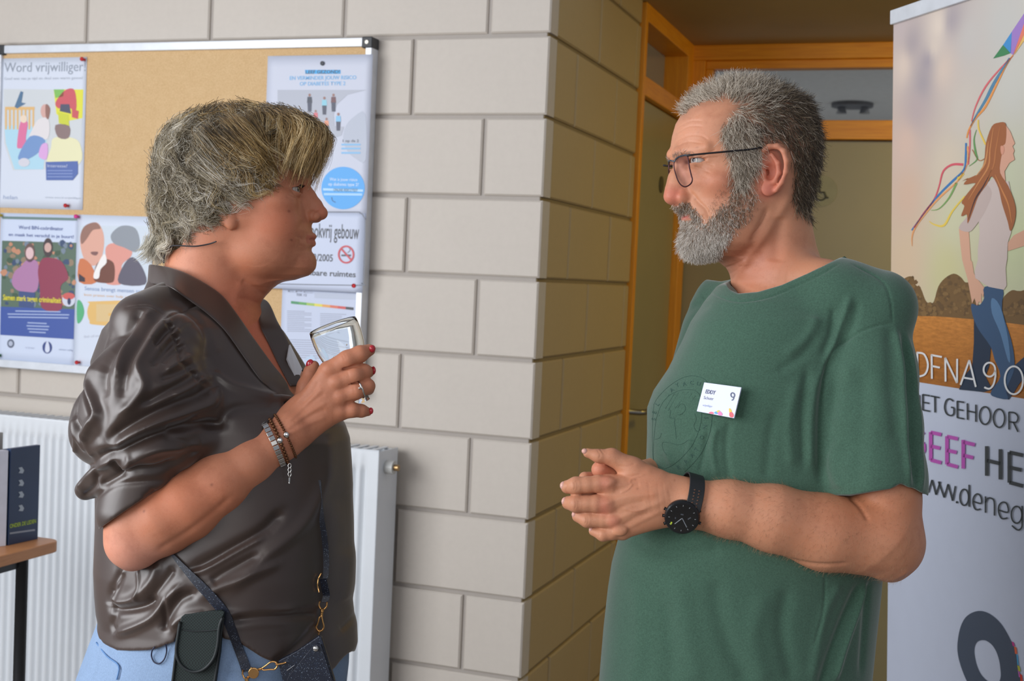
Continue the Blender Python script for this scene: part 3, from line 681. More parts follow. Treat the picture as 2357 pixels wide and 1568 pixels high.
# woman on the print
g = .0013
shape(BN, c2((440, 1375), (500, 1395), (506, 1480), (512, 1568)) + c3((520, 110), (530, 180), (560, 225), (595, 270), (585, 330), (575, 300), (576, 365), (562, 350), (548, 378), (535, 330), (520, 362), (508, 300), (492, 215), (460, 100), (448, 0)), (226, 176, 148), bs, g, name='printed_arm')
shape(BN, c2((860, 1370), (770, 1415), (735, 1460), (735, 1510), (860, 1470)), (222, 172, 144), bs, g, name='printed_arm')
shape(BN, c3((530, 430), (640, 480), (630, 660), (622, 740), (600, 800), (640, 880), (590, 895), (440, 880), (480, 790), (520, 740), (530, 600)), (40, 58, 80), bs, g, name='printed_jeans')
shape(BN, c3((780, 730), (860, 660), (860, 770), (800, 850), (770, 900), (740, 940), (700, 930), (730, 830)), (44, 64, 90), bs, g, name='printed_jeans')
shape(BN, c3((595, 262), (705, 270), (700, 400), (755, 580), (775, 700), (768, 780), (725, 880), (735, 938), (640, 918), (640, 880), (690, 800), (655, 700), (630, 620), (560, 520), (525, 440), (515, 365), (560, 375), (592, 330)), (62, 92, 126), bs, g+.0002, sm=3, name='printed_jeans')
shape(BN, c3((640, 330), (690, 380), (735, 560), (750, 700), (735, 700), (690, 540), (640, 420)), (96, 134, 172), bs, g+.0004, sm=3, name='printed_highlight')
shape(BN, c2((610, 1100), (650, 1070), (700, 1090), (740, 1090), (760, 1180), (772, 1290), (755, 1400), (735, 1460), (730, 1568)) + c3((735, 60), (722, 150), (728, 255), (712, 280), (620, 262), (540, 210), (535, 170), (555, 100), (555, 0)) + c2((556, 1500), (566, 1400), (560, 1320), (580, 1200)), (214, 196, 188), bs, g+.0003, name='printed_shirt')
shape(BN, c2((600, 1110), (560, 1180), (500, 1290), (440, 1370), (500, 1395), (540, 1360), (600, 1270), (640, 1160)), (204, 184, 176), bs, g+.0004, sm=3, name='printed_shirt')
shape(BN, c2((718, 745), (750, 790), (778, 862), (764, 880), (775, 905), (768, 925), (777, 960), (745, 980), (716, 1030), (722, 1100), (700, 1110), (680, 1080), (682, 960), (690, 880), (722, 860)), (226, 172, 146), bs, g+.0005, name='printed_face')
shape(BN, c2((640, 760), (680, 738), (718, 738), (728, 780), (722, 860), (704, 880), (700, 930), (694, 960), (690, 1040), (740, 1120), (782, 1240), (778, 1330), (752, 1390), (735, 1330), (700, 1220), (680, 1130), (640, 1060), (610, 1110), (560, 1180), (530, 1260), (495, 1345), (490, 1290), (455, 1300), (475, 1240), (458, 1220), (480, 1180), (520, 1130), (540, 1100), (470, 1110), (500, 1070), (460, 1090), (540, 1055), (570, 1040), (595, 960), (605, 860)), (168, 104, 66), bs, g+.0007, sm=3, name='printed_hair')
for pts, c in ((((650, 770), (630, 900), (620, 1000), (560, 1100), (500, 1200)), (208, 140, 88)), (((690, 760), (665, 900), (650, 1000), (600, 1090)), (190, 122, 76)), (((660, 1050), (700, 1140), (740, 1230), (760, 1340)), (210, 138, 84)), (((640, 1020), (590, 1120), (540, 1200), (500, 1320)), (82, 58, 60)), (((620, 850), (600, 980), (545, 1060)), (214, 150, 96))):
    stroke(BN, c2(*pts), (1, 4, 1), c, bs, g+.0009, name='printed_hair_strand')
shape(BN, c2((694, 880), (712, 880), (716, 905), (706, 930), (696, 920)), (226, 160, 134), bs, g+.0010, sm=3, name='printed_ear')
# lettering
def letters(conv, strokes, w, c, h=.0028, name='banner_letter'):
    for L in strokes:
        mb = MB(); mat = ink(c)
        for s_ in L:
            sm = 4 if (len(s_) > 3 and not isinstance(s_[0], str)) else 0
            if s_[0] == 'line':
                for q0, q1 in zip(s_[1:-1], s_[2:]): stroke(BN, conv(q0, q1), w, c, None, h, 0, mb=mb)
                continue
            if s_[0] == 'close': stroke(BN, conv(*s_[1:]), w, c, None, h, 0, close=True, mb=mb)
            else: stroke(BN, conv(*s_), w, c, None, h, sm, mb=mb)
        mb.link(name, bs, mat)
def E(x, y0, y1, wd, sl=.16): m = (y0+y1)/2; return [[(x, y0), (x, y1)], [(x, y0+2), (x+wd, y0+2+wd*sl)], [(x, m), (x+wd*.88, m+wd*.88*sl)], [(x, y1-2), (x+wd, y1-2+wd*sl*1.2)]]
def ov(cx, cy, rx, ry): return ['close'] + ell(cx, cy, rx, ry, 30, rot=0)
letters(c3, [[[(194, 657), (195, 803)], [(190, 658), (235, 668), (258, 730), (240, 788), (190, 803)]], [[(280, 670), (282, 815)], [(278, 672), (342, 684)], [(281, 738), (330, 748)]], [['line', (364, 832), (362, 688), (433, 840), (434, 695)]],
             [['line', (454, 852), (507, 703), (546, 864)], [(472, 808), (530, 818)]], [ov(628, 760, 35, 42), [(663, 762), (664, 800), (652, 850), (628, 875), (597, 866)]], [ov(775, 824, 55, 84)]], 4.2, (238, 240, 240))
letters(c3, [[[(205, 912), (205, 995)]], E(226, 908, 1004, 44), [[(274, 918), (326, 928)], [(299, 922), (300, 1018)]], [[(410, 950), (390, 936), (368, 946), (358, 985), (368, 1022), (392, 1036), (412, 1026), (414, 990)], [(396, 986), (414, 989)]],
             E(434, 948, 1050, 42), [[(495, 962), (496, 1062)], [(546, 970), (546, 1074)], [(495, 1008), (546, 1018)]], [ov(601, 1036, 33, 53)], [ov(686, 1052, 34, 55)], [[(745, 1015), (746, 1120)], [(744, 1016), (780, 1020), (800, 1045), (788, 1076), (745, 1072)], [(772, 1076), (800, 1134)]]], 3.6, (58, 66, 70))
letters(c3, [[[(232, 1150), (205, 1128), (170, 1150), (160, 1195), (175, 1245), (205, 1265), (232, 1250), (232, 1205)], [(205, 1200), (236, 1206)]], E(274, 1135, 1305, 64, .22), E(372, 1160, 1330, 66, .22), [[(470, 1182), (470, 1355)], [(470, 1195), (540, 1212)], [(470, 1275), (530, 1290)]]], 8.4, (196, 92, 186))
letters(c3, [[[(612, 1220), (612, 1398)], [(694, 1238), (694, 1420)], [(612, 1306), (694, 1325)]], E(748, 1255, 1440, 84, .22)], 8.6, (66, 72, 76))
letters(c4, [[['line', (690, 112), (738, 228), (766, 138), (794, 244), (824, 150)]], [['line', (812, 150), (852, 264), (880, 168), (912, 287), (932, 182)]], [ov(943, 297, 3, 3)], [ov(995, 262, 31, 57), [(1030, 172), (1030, 330)]],
             [[(1058, 290), (1116, 305), (1112, 255), (1086, 238), (1062, 262), (1058, 305), (1076, 348), (1112, 345)]], [[(1146, 255), (1146, 372)], [(1146, 300), (1160, 272), (1185, 268), (1208, 292), (1210, 392)]],
             [[(1240, 352), (1306, 368), (1300, 312), (1272, 296), (1244, 318), (1240, 365), (1262, 412), (1304, 408)]], [ov(1368, 386, 38, 60), [(1408, 322), (1408, 420), (1404, 476), (1375, 494), (1334, 462)]]], 3.6, (58, 66, 70))
outer = smooth_poly(c4((943, 1290), (965, 1180), (1010, 1105), (1090, 1070), (1170, 1090), (1250, 1160), (1310, 1260), (1350, 1350), (1375, 1450), (1388, 1568), (1385, 1700), (1330, 1790), (1220, 1790), (1110, 1720), (1030, 1610), (975, 1490), (945, 1380)), 4)
inner = smooth_poly(c4((1060, 1350), (1068, 1310), (1088, 1285), (1122, 1277), (1155, 1286), (1190, 1315), (1218, 1360), (1238, 1420), (1247, 1480), (1250, 1530), (1240, 1570), (1215, 1590), (1180, 1580), (1140, 1556), (1105, 1515), (1080, 1460), (1065, 1400)), 4)
n = len(outer); vs = [BN.pt(*BN.hit(*q), .0012) for q in outer+inner]
MB().add(vs, [(i, (i+1) % n, n+(i+1) % n, n+i) for i in range(n)]).link('ring_emblem', bs, ink((76, 88, 106)))
for (pts, c) in (((1328, 1285, 1345, 1320), (206, 60, 140)), ((1345, 1320, 1362, 1375), (236, 110, 70)), ((1362, 1375, 1372, 1455), (74, 176, 226)), ((1368, 1455, 1386, 1500), (196, 196, 70)), ((1372, 1490, 1384, 1540), (206, 110, 196)), ((1384, 1515, 1402, 1568), (226, 66, 50))):
    a, b, c_, d_ = pts; shape(BN, c4((a, b), (c_, b+10), (c_+6, d_), (a+8, d_)), c, bs, .0016, name='emblem_fleck')
# ================================================================== sculpting: distance fields -> one continuous mesh
# person frame: (u, v, w) in photo pixels at the person's distance; w grows away from the camera
def frame_to_world(P, D0):
    s = D0/FPX; P = np.asarray(P, float)
    c = np.stack([(P[:, 0]-CX)*s, -(P[:, 1]-CY)*s, -(D0 + P[:, 2]*s)], 1)
    return c @ R.T + CAM
def A3(*p): return np.array(p, np.float32)
def smin(a, b, k):
    if k <= 0: return np.minimum(a, b)
    h = np.maximum(k-np.abs(a-b), 0)/k; return np.minimum(a, b) - h*h*k*.25
def smax(a, b, k): return -smin(-a, -b, k)
def rot3(ax, ay, az):
    ax, ay, az = map(math.radians, (ax, ay, az)); c, s = math.cos, math.sin
    X = np.array([[1, 0, 0], [0, c(ax), -s(ax)], [0, s(ax), c(ax)]]); Y = np.array([[c(ay), 0, s(ay)], [0, 1, 0], [-s(ay), 0, c(ay)]]); Zr = np.array([[c(az), -s(az), 0], [s(az), c(az), 0], [0, 0, 1]])
    return (Zr @ Y @ X).astype(np.float32)
class Field:
    """ordered list of smooth unions / cuts; every op knows its bounds so it is only evaluated near them"""
    def __init__(s): s.ops = []; s.k = 6
    def _add(s, fn, lo, hi, k, mode): s.ops.append((fn, np.array(lo, np.float32), np.array(hi, np.float32), k, mode)); return s
    def cap(s, a, b, ra, rb, k=None, mode='u', flat=1.0, fdir=None):
        """round cone from a to b; flat squeezes it along fdir"""
        a, b = A3(*a), A3(*b); k = s.k if k is None else k; m = max(ra, rb)
        if fdir is not None: fd = np.array(fdir, np.float32); fd /= np.linalg.norm(fd)
        def fn(P, a=a, b=b):
            ab = b-a; q = P-a
            if fdir is not None:
                q = q + np.outer(q @ fd, fd)*(1/flat-1); abq = ab + (ab @ fd)*fd*(1/flat-1)
            else: abq = ab
            t = np.clip((q @ abq)/(abq @ abq + 1e-9), 0, 1); d = q - t[:, None]*abq
            dist = np.sqrt((d*d).sum(1)) - (ra + (rb-ra)*t)
            return dist*(flat if fdir is not None and flat < 1 else 1)
        return s._add(fn, np.minimum(a, b)-m, np.maximum(a, b)+m, k, mode)
    def chain(s, pts, rs, k=None, mode='u', flat=1.0, fdir=None):
        for i in range(len(pts)-1): s.cap(pts[i], pts[i+1], rs[i], rs[i+1], k, mode, flat, fdir)
        return s
    def ell(s, c, r, rot=(0, 0, 0), k=None, mode='u'):
        c, r = A3(*c), A3(*r); Rm = rot3(*rot); k = s.k if k is None else k
        def fn(P):
            q = (P-c) @ Rm; k0 = np.sqrt(((q/r)**2).sum(1)); k1 = np.sqrt(((q/(r*r))**2).sum(1))
            return k0*(k0-1)/(k1+1e-9)
        m = r.max(); e = np.sqrt(((Rm*r[None])**2).sum(1)); return s._add(fn, c-e, c+e, k, mode)
    def custom(s, fn, lo, hi, k=None, mode='u'): return s._add(fn, lo, hi, s.k if k is None else k, mode)
    def __call__(s, P, pad=0):
        F = np.full(len(P), 1e3, np.float32)
        for fn, lo, hi, k, mode in s.ops:
            e = k + pad + 4
            m = ((P > lo-e) & (P < hi+e)).all(1); ix = np.nonzero(m)[0]
            if not len(ix): continue
            d = fn(P[ix]).astype(np.float32); f = F[ix]
            if mode == 'u': F[ix] = smin(f, d, k)
            elif mode == 's': F[ix] = smax(f, -d, k)
            elif mode == 'i': F[ix] = smax(f, d, k)
        return F
def axis(*segs):
    """grid coordinates from (start, stop, step) pieces"""
    out = [segs[0][0]]
    for a, b, st in segs:
        n = max(1, int(round((b-a)/st))); out += list(np.linspace(a, b, n+1)[1:])
    return np.array(out, np.float32)
def surface(F, xs, ys, zs, blk=4):
    """naive surface nets on a sparse, possibly uneven grid"""
    nx, ny, nz = len(xs), len(ys), len(zs)
    def pad(a):
        r = (-(len(a)-1)) % blk
        return np.concatenate([a, a[-1] + (a[-1]-a[-2])*np.arange(1, r+1, dtype=np.float32)]) if r else a
    xs, ys, zs = pad(xs), pad(ys), pad(zs); nx, ny, nz = len(xs), len(ys), len(zs)
    cx_, cy_, cz_ = xs[::blk], ys[::blk], zs[::blk]
    bx, by, bz = len(cx_)-1, len(cy_)-1, len(cz_)-1
    mx, my, mz = (cx_[1:]+cx_[:-1])/2, (cy_[1:]+cy_[:-1])/2, (cz_[1:]+cz_[:-1])/2
    G = np.stack(np.meshgrid(mx, my, mz, indexing='ij'), -1).reshape(-1, 3)
    hd = np.sqrt(np.add.outer(np.add.outer(np.diff(cx_)**2, np.diff(cy_)**2), np.diff(cz_)**2)).ravel()/2
    fb = F(G, pad=float(hd.max())*1.6)
    act = np.abs(fb) < hd*1.45 + 2
    val = np.where(fb < 0, -9.0, 9.0).astype(np.float32).reshape(bx, by, bz)
    full = np.empty((nx, ny, nz), np.float32)
    full[:-1, :-1, :-1] = np.repeat(np.repeat(np.repeat(val, blk, 0), blk, 1), blk, 2); full[-1] = 9; full[:, -1] = 9; full[:, :, -1] = 9
    need = np.zeros((nx, ny, nz), bool); ai = np.argwhere(act.reshape(bx, by, bz))*blk
    for i, j, k in ai: need[i:i+blk+1, j:j+blk+1, k:k+blk+1] = True
    idx = np.argwhere(need); P = np.stack([xs[idx[:, 0]], ys[idx[:, 1]], zs[idx[:, 2]]], 1)
    vals = np.empty(len(P), np.float32); CH = 400000
    for c in range(0, len(P), CH): vals[c:c+CH] = F(P[c:c+CH])
    full[idx[:, 0], idx[:, 1], idx[:, 2]] = vals; del need, P
    ins = full < 0
    s8 = np.zeros((nx-1, ny-1, nz-1), np.uint8)
    for a in (0, 1):
        for b in (0, 1):
            for c in (0, 1): s8 += ins[a:nx-1+a, b:ny-1+b, c:nz-1+c]
    cells = np.argwhere((s8 > 0) & (s8 < 8)); del s8
    i, j, k = cells.T; acc = np.zeros((len(cells), 3)); cnt = np.zeros(len(cells))
    for ax in range(3):
        for a in (0, 1):
            for b in (0, 1):
                o0 = [0, 0, 0]; oth = [q for q in range(3) if q != ax]; o0[oth[0]] = a; o0[oth[1]] = b; o1 = list(o0); o1[ax] = 1
                f0 = full[i+o0[0], j+o0[1], k+o0[2]]; f1 = full[i+o1[0], j+o1[1], k+o1[2]]
                m = (f0 < 0) != (f1 < 0); t = np.where(m, f0/np.where(m, f0-f1, 1), 0)
                p0 = np.stack([xs[i+o0[0]], ys[j+o0[1]], zs[k+o0[2]]], 1); p1 = np.stack([xs[i+o1[0]], ys[j+o1[1]], zs[k+o1[2]]], 1)
                acc += np.where(m[:, None], p0 + (p1-p0)*t[:, None], 0); cnt += m
    V = acc/cnt[:, None]
    vid = np.full((nx-1, ny-1, nz-1), -1, np.int32); vid[i, j, k] = np.arange(len(cells))
    Fs = []
    for ax in range(3):
        sl0 = [slice(None)]*3; sl1 = [slice(None)]*3; sl0[ax] = slice(0, -1); sl1[ax] = slice(1, None)
        ch = ins[tuple(sl0)] != ins[tuple(sl1)]; e = np.argwhere(ch)
        o1, o2 = [q for q in range(3) if q != ax]
        e = e[(e[:, o1] > 0) & (e[:, o2] > 0) & (e[:, o1] < vid.shape[o1]) & (e[:, o2] < vid.shape[o2])]
        q = []
        for da, db in ((1, 1), (0, 1), (0, 0), (1, 0)):
            c = e.copy(); c[:, o1] -= da; c[:, o2] -= db; q.append(vid[c[:, 0], c[:, 1], c[:, 2]])
        q = np.stack(q, 1); ok = (q >= 0).all(1); q = q[ok]; fl = ins[e[ok, 0], e[ok, 1], e[ok, 2]]
        if ax == 1: fl = ~fl
        q[fl] = q[fl][:, ::-1]; Fs.append(q)
    Q = np.concatenate(Fs)
    return V, Q[:, ::-1]
def relax(V, Q, n=1, lam=.5):
    for _ in range(n):
        S = np.zeros_like(V); C = np.zeros(len(V))
        for a in range(4):
            b = (a+1) % 4
            for d in range(3): S[:, d] += np.bincount(Q[:, a], V[Q[:, b], d], len(V)) + np.bincount(Q[:, b], V[Q[:, a], d], len(V))
            C += np.bincount(Q[:, a], minlength=len(V)) + np.bincount(Q[:, b], minlength=len(V))
        V = V + lam*(S/np.maximum(C, 1)[:, None] - V)
    return V
def normals(V, Q):
    n = np.cross(V[Q[:, 2]]-V[Q[:, 0]], V[Q[:, 3]]-V[Q[:, 1]]); N = np.zeros_like(V)
    for a in range(4):
        for d in range(3): N[:, d] += np.bincount(Q[:, a], n[:, d], len(V))
    return N/(np.linalg.norm(N, axis=1)[:, None]+1e-9)
def seg_dist(P2, pts):
    """distance of 2-D points to a polyline and the parameter along it"""
    pts = np.array(pts, float); best = np.full(len(P2), 1e9); par = np.zeros(len(P2)); n = len(pts)-1
    for i in range(n):
        a, b = pts[i], pts[i+1]; ab = b-a; t = np.clip(((P2-a) @ ab)/(ab @ ab+1e-9), 0, 1)
        d = np.hypot(*(P2-a-t[:, None]*ab).T); m = d < best; best[m] = d[m]; par[m] = (i+t[m])/n
    return best, par
def folds(V, N, items, near=True):
    """raise or sink the surface along traced lines: (points, width, height); only the side that faces the camera when near"""
    D = np.zeros(len(V)); f = np.clip(-N[:, 2]*2+.6, 0, 1) if near else 1
    for pts, wd, h in items:
        pp = np.array(smooth_poly(pts, 5, False)) if len(pts) > 2 else np.array(pts, float)
        lo, hi = pp.min(0)-3.2*wd, pp.max(0)+3.2*wd
        ix = np.nonzero((V[:, 0] > lo[0]) & (V[:, 0] < hi[0]) & (V[:, 1] > lo[1]) & (V[:, 1] < hi[1]))[0]
        if not len(ix): continue
        d, t = seg_dist(V[ix, :2], pp); D[ix] += h*np.exp(-(d/wd)**2)*np.clip(np.minimum(t, 1-t)*6+.25, 0, 1)
    return V + N*(D*f)[:, None]
def paint(me, name, base, spots, V, N=None):
    """colour of the thing itself, blended per vertex: spots = (centre, radii, rgb, strength)"""
    C = np.tile(np.array(lin(base)), (len(V), 1))
    for c, r, rgb, s in spots:
        r = np.array(r if hasattr(r, '__len__') else (r, r, r), float); d = (((V-np.array(c, float))/r)**2).sum(1)
        a = (s*np.exp(-d**1.5))[:, None]; C = C*(1-a) + a*np.array(lin(rgb))
    return C
def set_color(me, name, C):
    ca = me.color_attributes.new(name, 'FLOAT_COLOR', 'POINT')
    ca.data.foreach_set('color', np.concatenate([C, np.ones((len(C), 1))], 1).astype(np.float32).ravel())
def sculpt(name, field, grid, D0, parent, mat, post=None, color=None, rel=1, **k):
    V, Q = surface(field, *grid); V = relax(V, Q, rel, .5)
    if post: V = post(V, normals(V, Q), Q)
    me = np_mesh(frame_to_world(V, D0), Q)
    if color is not None: set_color(me, 'Tint', color(V, normals(V, Q)))
    o = link(name, me, parent, mat, smooth=True, **k); return o, V, Q
def skin_mat(name, fine=900):
    t = NT(name); vc = t.n('ShaderNodeVertexColor'); vc.layer_name = 'Tint'
    mott = t.ramp(t.noise(26, 5, .7), [(.3, (.86, .80, .78)), (.5, (1, 1, 1)), (.72, (1.0, .93, .88))])
    spk = t.ramp(t.noise(420, 3, .8), [(.25, (.90, .84, .80)), (.45, (1, 1, 1)), (1, (1, 1, 1))])
    t.base(t.mix(1, t.mix(1, vc.outputs[0], mott, 'MULTIPLY'), spk, 'MULTIPLY'))
    t.set(Roughness=.50, Subsurface_Weight=.12, Subsurface_Radius=(.9, .35, .2), Subsurface_Scale=.006); t.b.inputs['Specular IOR Level'].default_value = .35
    tc = t.n('ShaderNodeTexCoord'); vo = t.n('ShaderNodeTexVoronoi'); vo.feature = 'DISTANCE_TO_EDGE'; vo.inputs['Scale'].default_value = fine; t.l(tc.outputs['Object'], vo.inputs['Vector'])
    cr = t.n('ShaderNodeMapRange'); cr.inputs[2].default_value = .12; t.l(vo.outputs['Distance'], cr.inputs[0]); cr.inputs[1].default_value = 0
    b = t.bump(cr.outputs[0], .10, .0004); t.bump(t.noise(160, 5, .7), .22, .0008, b); return t.m
def bits(P, rs, seed=0): pass
def strands(name, roots, D0, parent, mat, rad_root, rad_tip=.3, **k):
    """roots: list of (n,3) point arrays in the person frame (equal n) -> hair curves"""
    A = np.asarray(roots, float); m, n, _ = A.shape
    W = frame_to_world(A.reshape(-1, 3), D0)
    hc = bpy.data.hair_curves.new('hair'); o = bpy.data.objects.new(name, hc); COL.objects.link(o)
    hc.add_curves([n]*m)
    w = Vector((0, 0, 0)); p = parent
    while p is not None: w = w + p.location; p = p.parent
    W = W - np.array(w)
    hc.attributes['position'].data.foreach_set('vector', W.astype(np.float32).ravel())
    ra = hc.attributes.get('radius') or hc.attributes.new('radius', 'FLOAT', 'POINT')
    rad = np.tile(np.linspace(1, rad_tip, n)*rad_root, m)
    ra.data.foreach_set('value', rad.astype(np.float32))
    hc.materials.append(mat); o.parent = parent; o['kind'] = 'stuff'; return prop(o, **k)
def hair_mat(name, stops, rough=.42, root=None):
    """colour varies from strand to strand"""
    t = NT(name); hi = t.n('ShaderNodeHairInfo'); c = t.ramp(hi.outputs['Random'], stops)
    if root is not None:
        mr = t.n('ShaderNodeMapRange'); mr.inputs[1].default_value = 0; mr.inputs[2].default_value = .5; mr.inputs[3].default_value = 1; mr.inputs[4].default_value = 0
        t.l(hi.outputs['Intercept'], mr.inputs[0]); c = t.mix(mr.outputs[0], c, root)
    t.base(c); t.set(Roughness=rough); t.b.inputs['Specular IOR Level'].default_value = .4; return t.m
# ================================================================== helpers shared by both people
def T(px, py, w=0.0):
    """pixel as seen at depth offset w -> person frame"""
    k = 1 + w/FPX; return (CX + (px-CX)*k, CY + (py-CY)*k, w)
def TR(px, py, w, r): return T(px, py, w), r*(1+w/FPX)
def chainT(F, pts, k=None, mode='u', **kw):
    q = [TR(*p) for p in pts]; F.chain([a for a, b in q], [b for a, b in q], k, mode, **kw)
def ellT(F, px, py, w, r, rot=(0, 0, 0), k=None, mode='u'):
    F.ell(T(px, py, w), tuple(x*(1+w/FPX) for x in r), rot, k, mode)
def loft(levels, n=2.3, yaw=0.0, piv=(0, 0)):
    """stacked egg-shaped sections: (v, u_back, u_front, half width[, w centre])"""
    L = np.array([l if len(l) == 5 else (*l, 0) for l in levels], float)
    cy_, sy_ = math.cos(yaw), math.sin(yaw); m = len(L)
    def fn(P):
        v = P[:, 1]; g = lambda c: np.interp(v, L[:, 0], L[:, c])
        ub, uf, b, wc = g(1), g(2), g(3), g(4); uc, a = (ub+uf)/2, (uf-ub)/2
        du, dw = P[:, 0]-uc, P[:, 2]-wc; q = du*cy_ - dw*sy_; r = du*sy_ + dw*cy_
        k0 = ((np.abs(q)/a)**n + (np.abs(r)/b)**n)**(1/n) + 1e-6
        rad = np.hypot(q, r); d = rad*(1-1/k0); d = np.where(k0 < .3, -.7*np.minimum(a, b), d)
        return np.maximum(d, np.maximum(L[0, 0]-v, v-L[-1, 0]))
    e = L[:, 3].max()+30; lo = (L[:, 1].min()-e*abs(math.sin(yaw))-5, L[0, 0], -e+L[:, 4].min()); hi = (L[:, 2].max()+e*abs(math.sin(yaw))+5, L[-1, 0], e+L[:, 4].max())
    return fn, lo, hi
def surf_w(F, px, py, w0=-420, w1=300, st=3.0):
    """depth offset of the first surface seen at a pixel"""
    ws = np.arange(w0, w1, st); P = np.array([T(px, py, w) for w in ws], np.float32); f = F(P)
    i = np.nonzero(f < 0)[0]
    if not len(i): return None
    i = i[0]
    if i == 0: return float(ws[0])
    return float(ws[i-1] + st*f[i-1]/(f[i-1]-f[i]))
def on(F, px, py, lift=0.0, default=-60): 
    w = surf_w(F, px, py); return T(px, py, (default if w is None else w) - lift)
def to_world(P, D0): return frame_to_world(np.array(P, float).reshape(-1, 3), D0)
def ribbon(name, pts, width, thick, D0, parent, mat, side=None, smooth=True, **k):
    """flat band through 3-D person-frame points; the band's face looks towards the camera unless side directions are given"""
    P = [np.array(p, float) for p in smooth_poly(pts, 5, False)]; mb = MB(); vs = []; n = len(P)
    for i, p in enumerate(P):
        t = P[min(i+1, n-1)]-P[max(i-1, 0)]; t /= np.linalg.norm(t)+1e-9
        fw = np.array([0, 0, -1.0]) if side is None else np.array(side[min(int(i*len(side)/n), len(side)-1)], float)
        sd = np.cross(t, fw); sd /= np.linalg.norm(sd)+1e-9; nn = np.cross(sd, t)
        w = np.interp(i/(n-1), np.linspace(0, 1, len(width)), width)/2 if hasattr(width, '__len__') else width/2
        vs += [p+sd*w+nn*thick/2, p-sd*w+nn*thick/2, p-sd*w-nn*thick/2, p+sd*w-nn*thick/2]
    fs = [(i*4+a, i*4+(a+1) % 4, (i+1)*4+(a+1) % 4, (i+1)*4+a) for i in range(n-1) for a in range(4)] + [(3, 2, 1, 0), tuple((n-1)*4+a for a in range(4))]
    mb.add(to_world(vs, D0), fs); return mb.link(name, parent, mat, smooth=False, **k)
def tubeP(name, pts, r, D0, parent, mat, n=8, close=False, smooth=True, sm=4, **k):
    P = smooth_poly(pts, sm, close) if sm else pts
    rr_ = r if not hasattr(r, '__len__') else np.interp(np.linspace(0, 1, len(P)), np.linspace(0, 1, len(r)), r)
    s = D0/FPX; W = to_world(P, D0)
    return MB().tube(list(W), [float(x)*s for x in (rr_ if hasattr(rr_, '__len__') else [rr_]*len(P))], n, close=close).link(name, parent, mat, smooth=smooth, **k)
def blob(name, c, r, D0, parent, mat, rot=(0, 0, 0), n=24, **k):
    """ellipsoid mesh (eyes, nails, beads)"""
    vs, fs = [], []; Rm = rot3(*rot); m = n//2
    for j in range(m+1):
        a = math.pi*j/m
        for i in range(n): b = 2*math.pi*i/n; vs.append(np.array(c) + Rm @ (np.array([math.sin(a)*math.cos(b), math.cos(a), math.sin(a)*math.sin(b)])*np.array(r)))
    for j in range(m):
        for i in range(n): fs.append((j*n+i, (j+1)*n+i, (j+1)*n+(i+1) % n, j*n+(i+1) % n))
    return MB().add(to_world(vs, D0), fs).link(name, parent, mat, smooth=True, **k)
# ---- hair
def grow(F, starts, flow, steps, step, level, noise=0.25, wave=(0, 40), rng_=None, lift_end=0.0):
    """trace guides over the surface of a field along flow control vectors"""
    rg = rng_ or rng; fp = np.array([f[:3] for f in flow], float); fd = np.array([f[3:6] for f in flow], float)
    fd /= np.linalg.norm(fd, axis=1)[:, None]
    P = np.array(starts, float); m = len(P); out = [P.copy()]
    ang = rg.normal(0, noise, m); ph = rg.uniform(0, 6.28, m); lev = level if hasattr(level, '__len__') else np.full(m, level)
    sgn = rg.choice([-1, 1], m)
    def grad(P):
        e = 3.0; f0 = F(P.astype(np.float32)); g = np.stack([F((P+np.eye(3)[i]*e).astype(np.float32))-f0 for i in range(3)], 1)/e
        return f0, g/(np.linalg.norm(g, axis=1)[:, None]+1e-6)
    for s_ in range(steps-1):
        d2 = ((P[:, None]-fp[None])**2).sum(-1)+60; w = 1/d2**1.5; D = (w[..., None]*fd[None]).sum(1)/w.sum(1)[:, None]
        f0, g = grad(P); D -= (D*g).sum(1)[:, None]*g*.85; D /= np.linalg.norm(D, axis=1)[:, None]+1e-6
        S = np.cross(g, D); a = ang + wave[0]*np.sin(ph + sgn*(s_*step)/wave[1]*2*math.pi)
        D = D*np.cos(a)[:, None] + S*np.sin(a)[:, None]
        P = P + D*step; f0, g = grad(P)
        tgt = lev + lift_end*((s_+1)/steps)**2
        P = P - g*np.clip((f0-tgt), -6, 6)[:, None]*.6
        out.append(P.copy())
    return np.stack(out, 1)
def locks(G, per, r0, r1, rg, jl=.25, frizz=.6):
    """children around each guide"""
    m, n, _ = G.shape; C = np.repeat(G, per, 0); off = rg.normal(0, 1, (m*per, 3)); tt = np.linspace(0, 1, n)
    r = r0*(1-tt)+r1*tt; C = C + off[:, None]*r[None, :, None]
    C = C + np.cumsum(rg.normal(0, frizz, (m*per, n, 3)), 1)*(np.linspace(0, 1, n)[None, :, None])
    L = 1 - rg.uniform(0, jl, m*per)          # cut to length by resampling
    idx = L[:, None]*np.arange(n)[None]; i0 = np.floor(idx).astype(int); i1 = np.minimum(i0+1, n-1); f = (idx-i0)[..., None]
    r_ = np.arange(m*per)[:, None]; return C[r_, i0]*(1-f) + C[r_, i1]*f

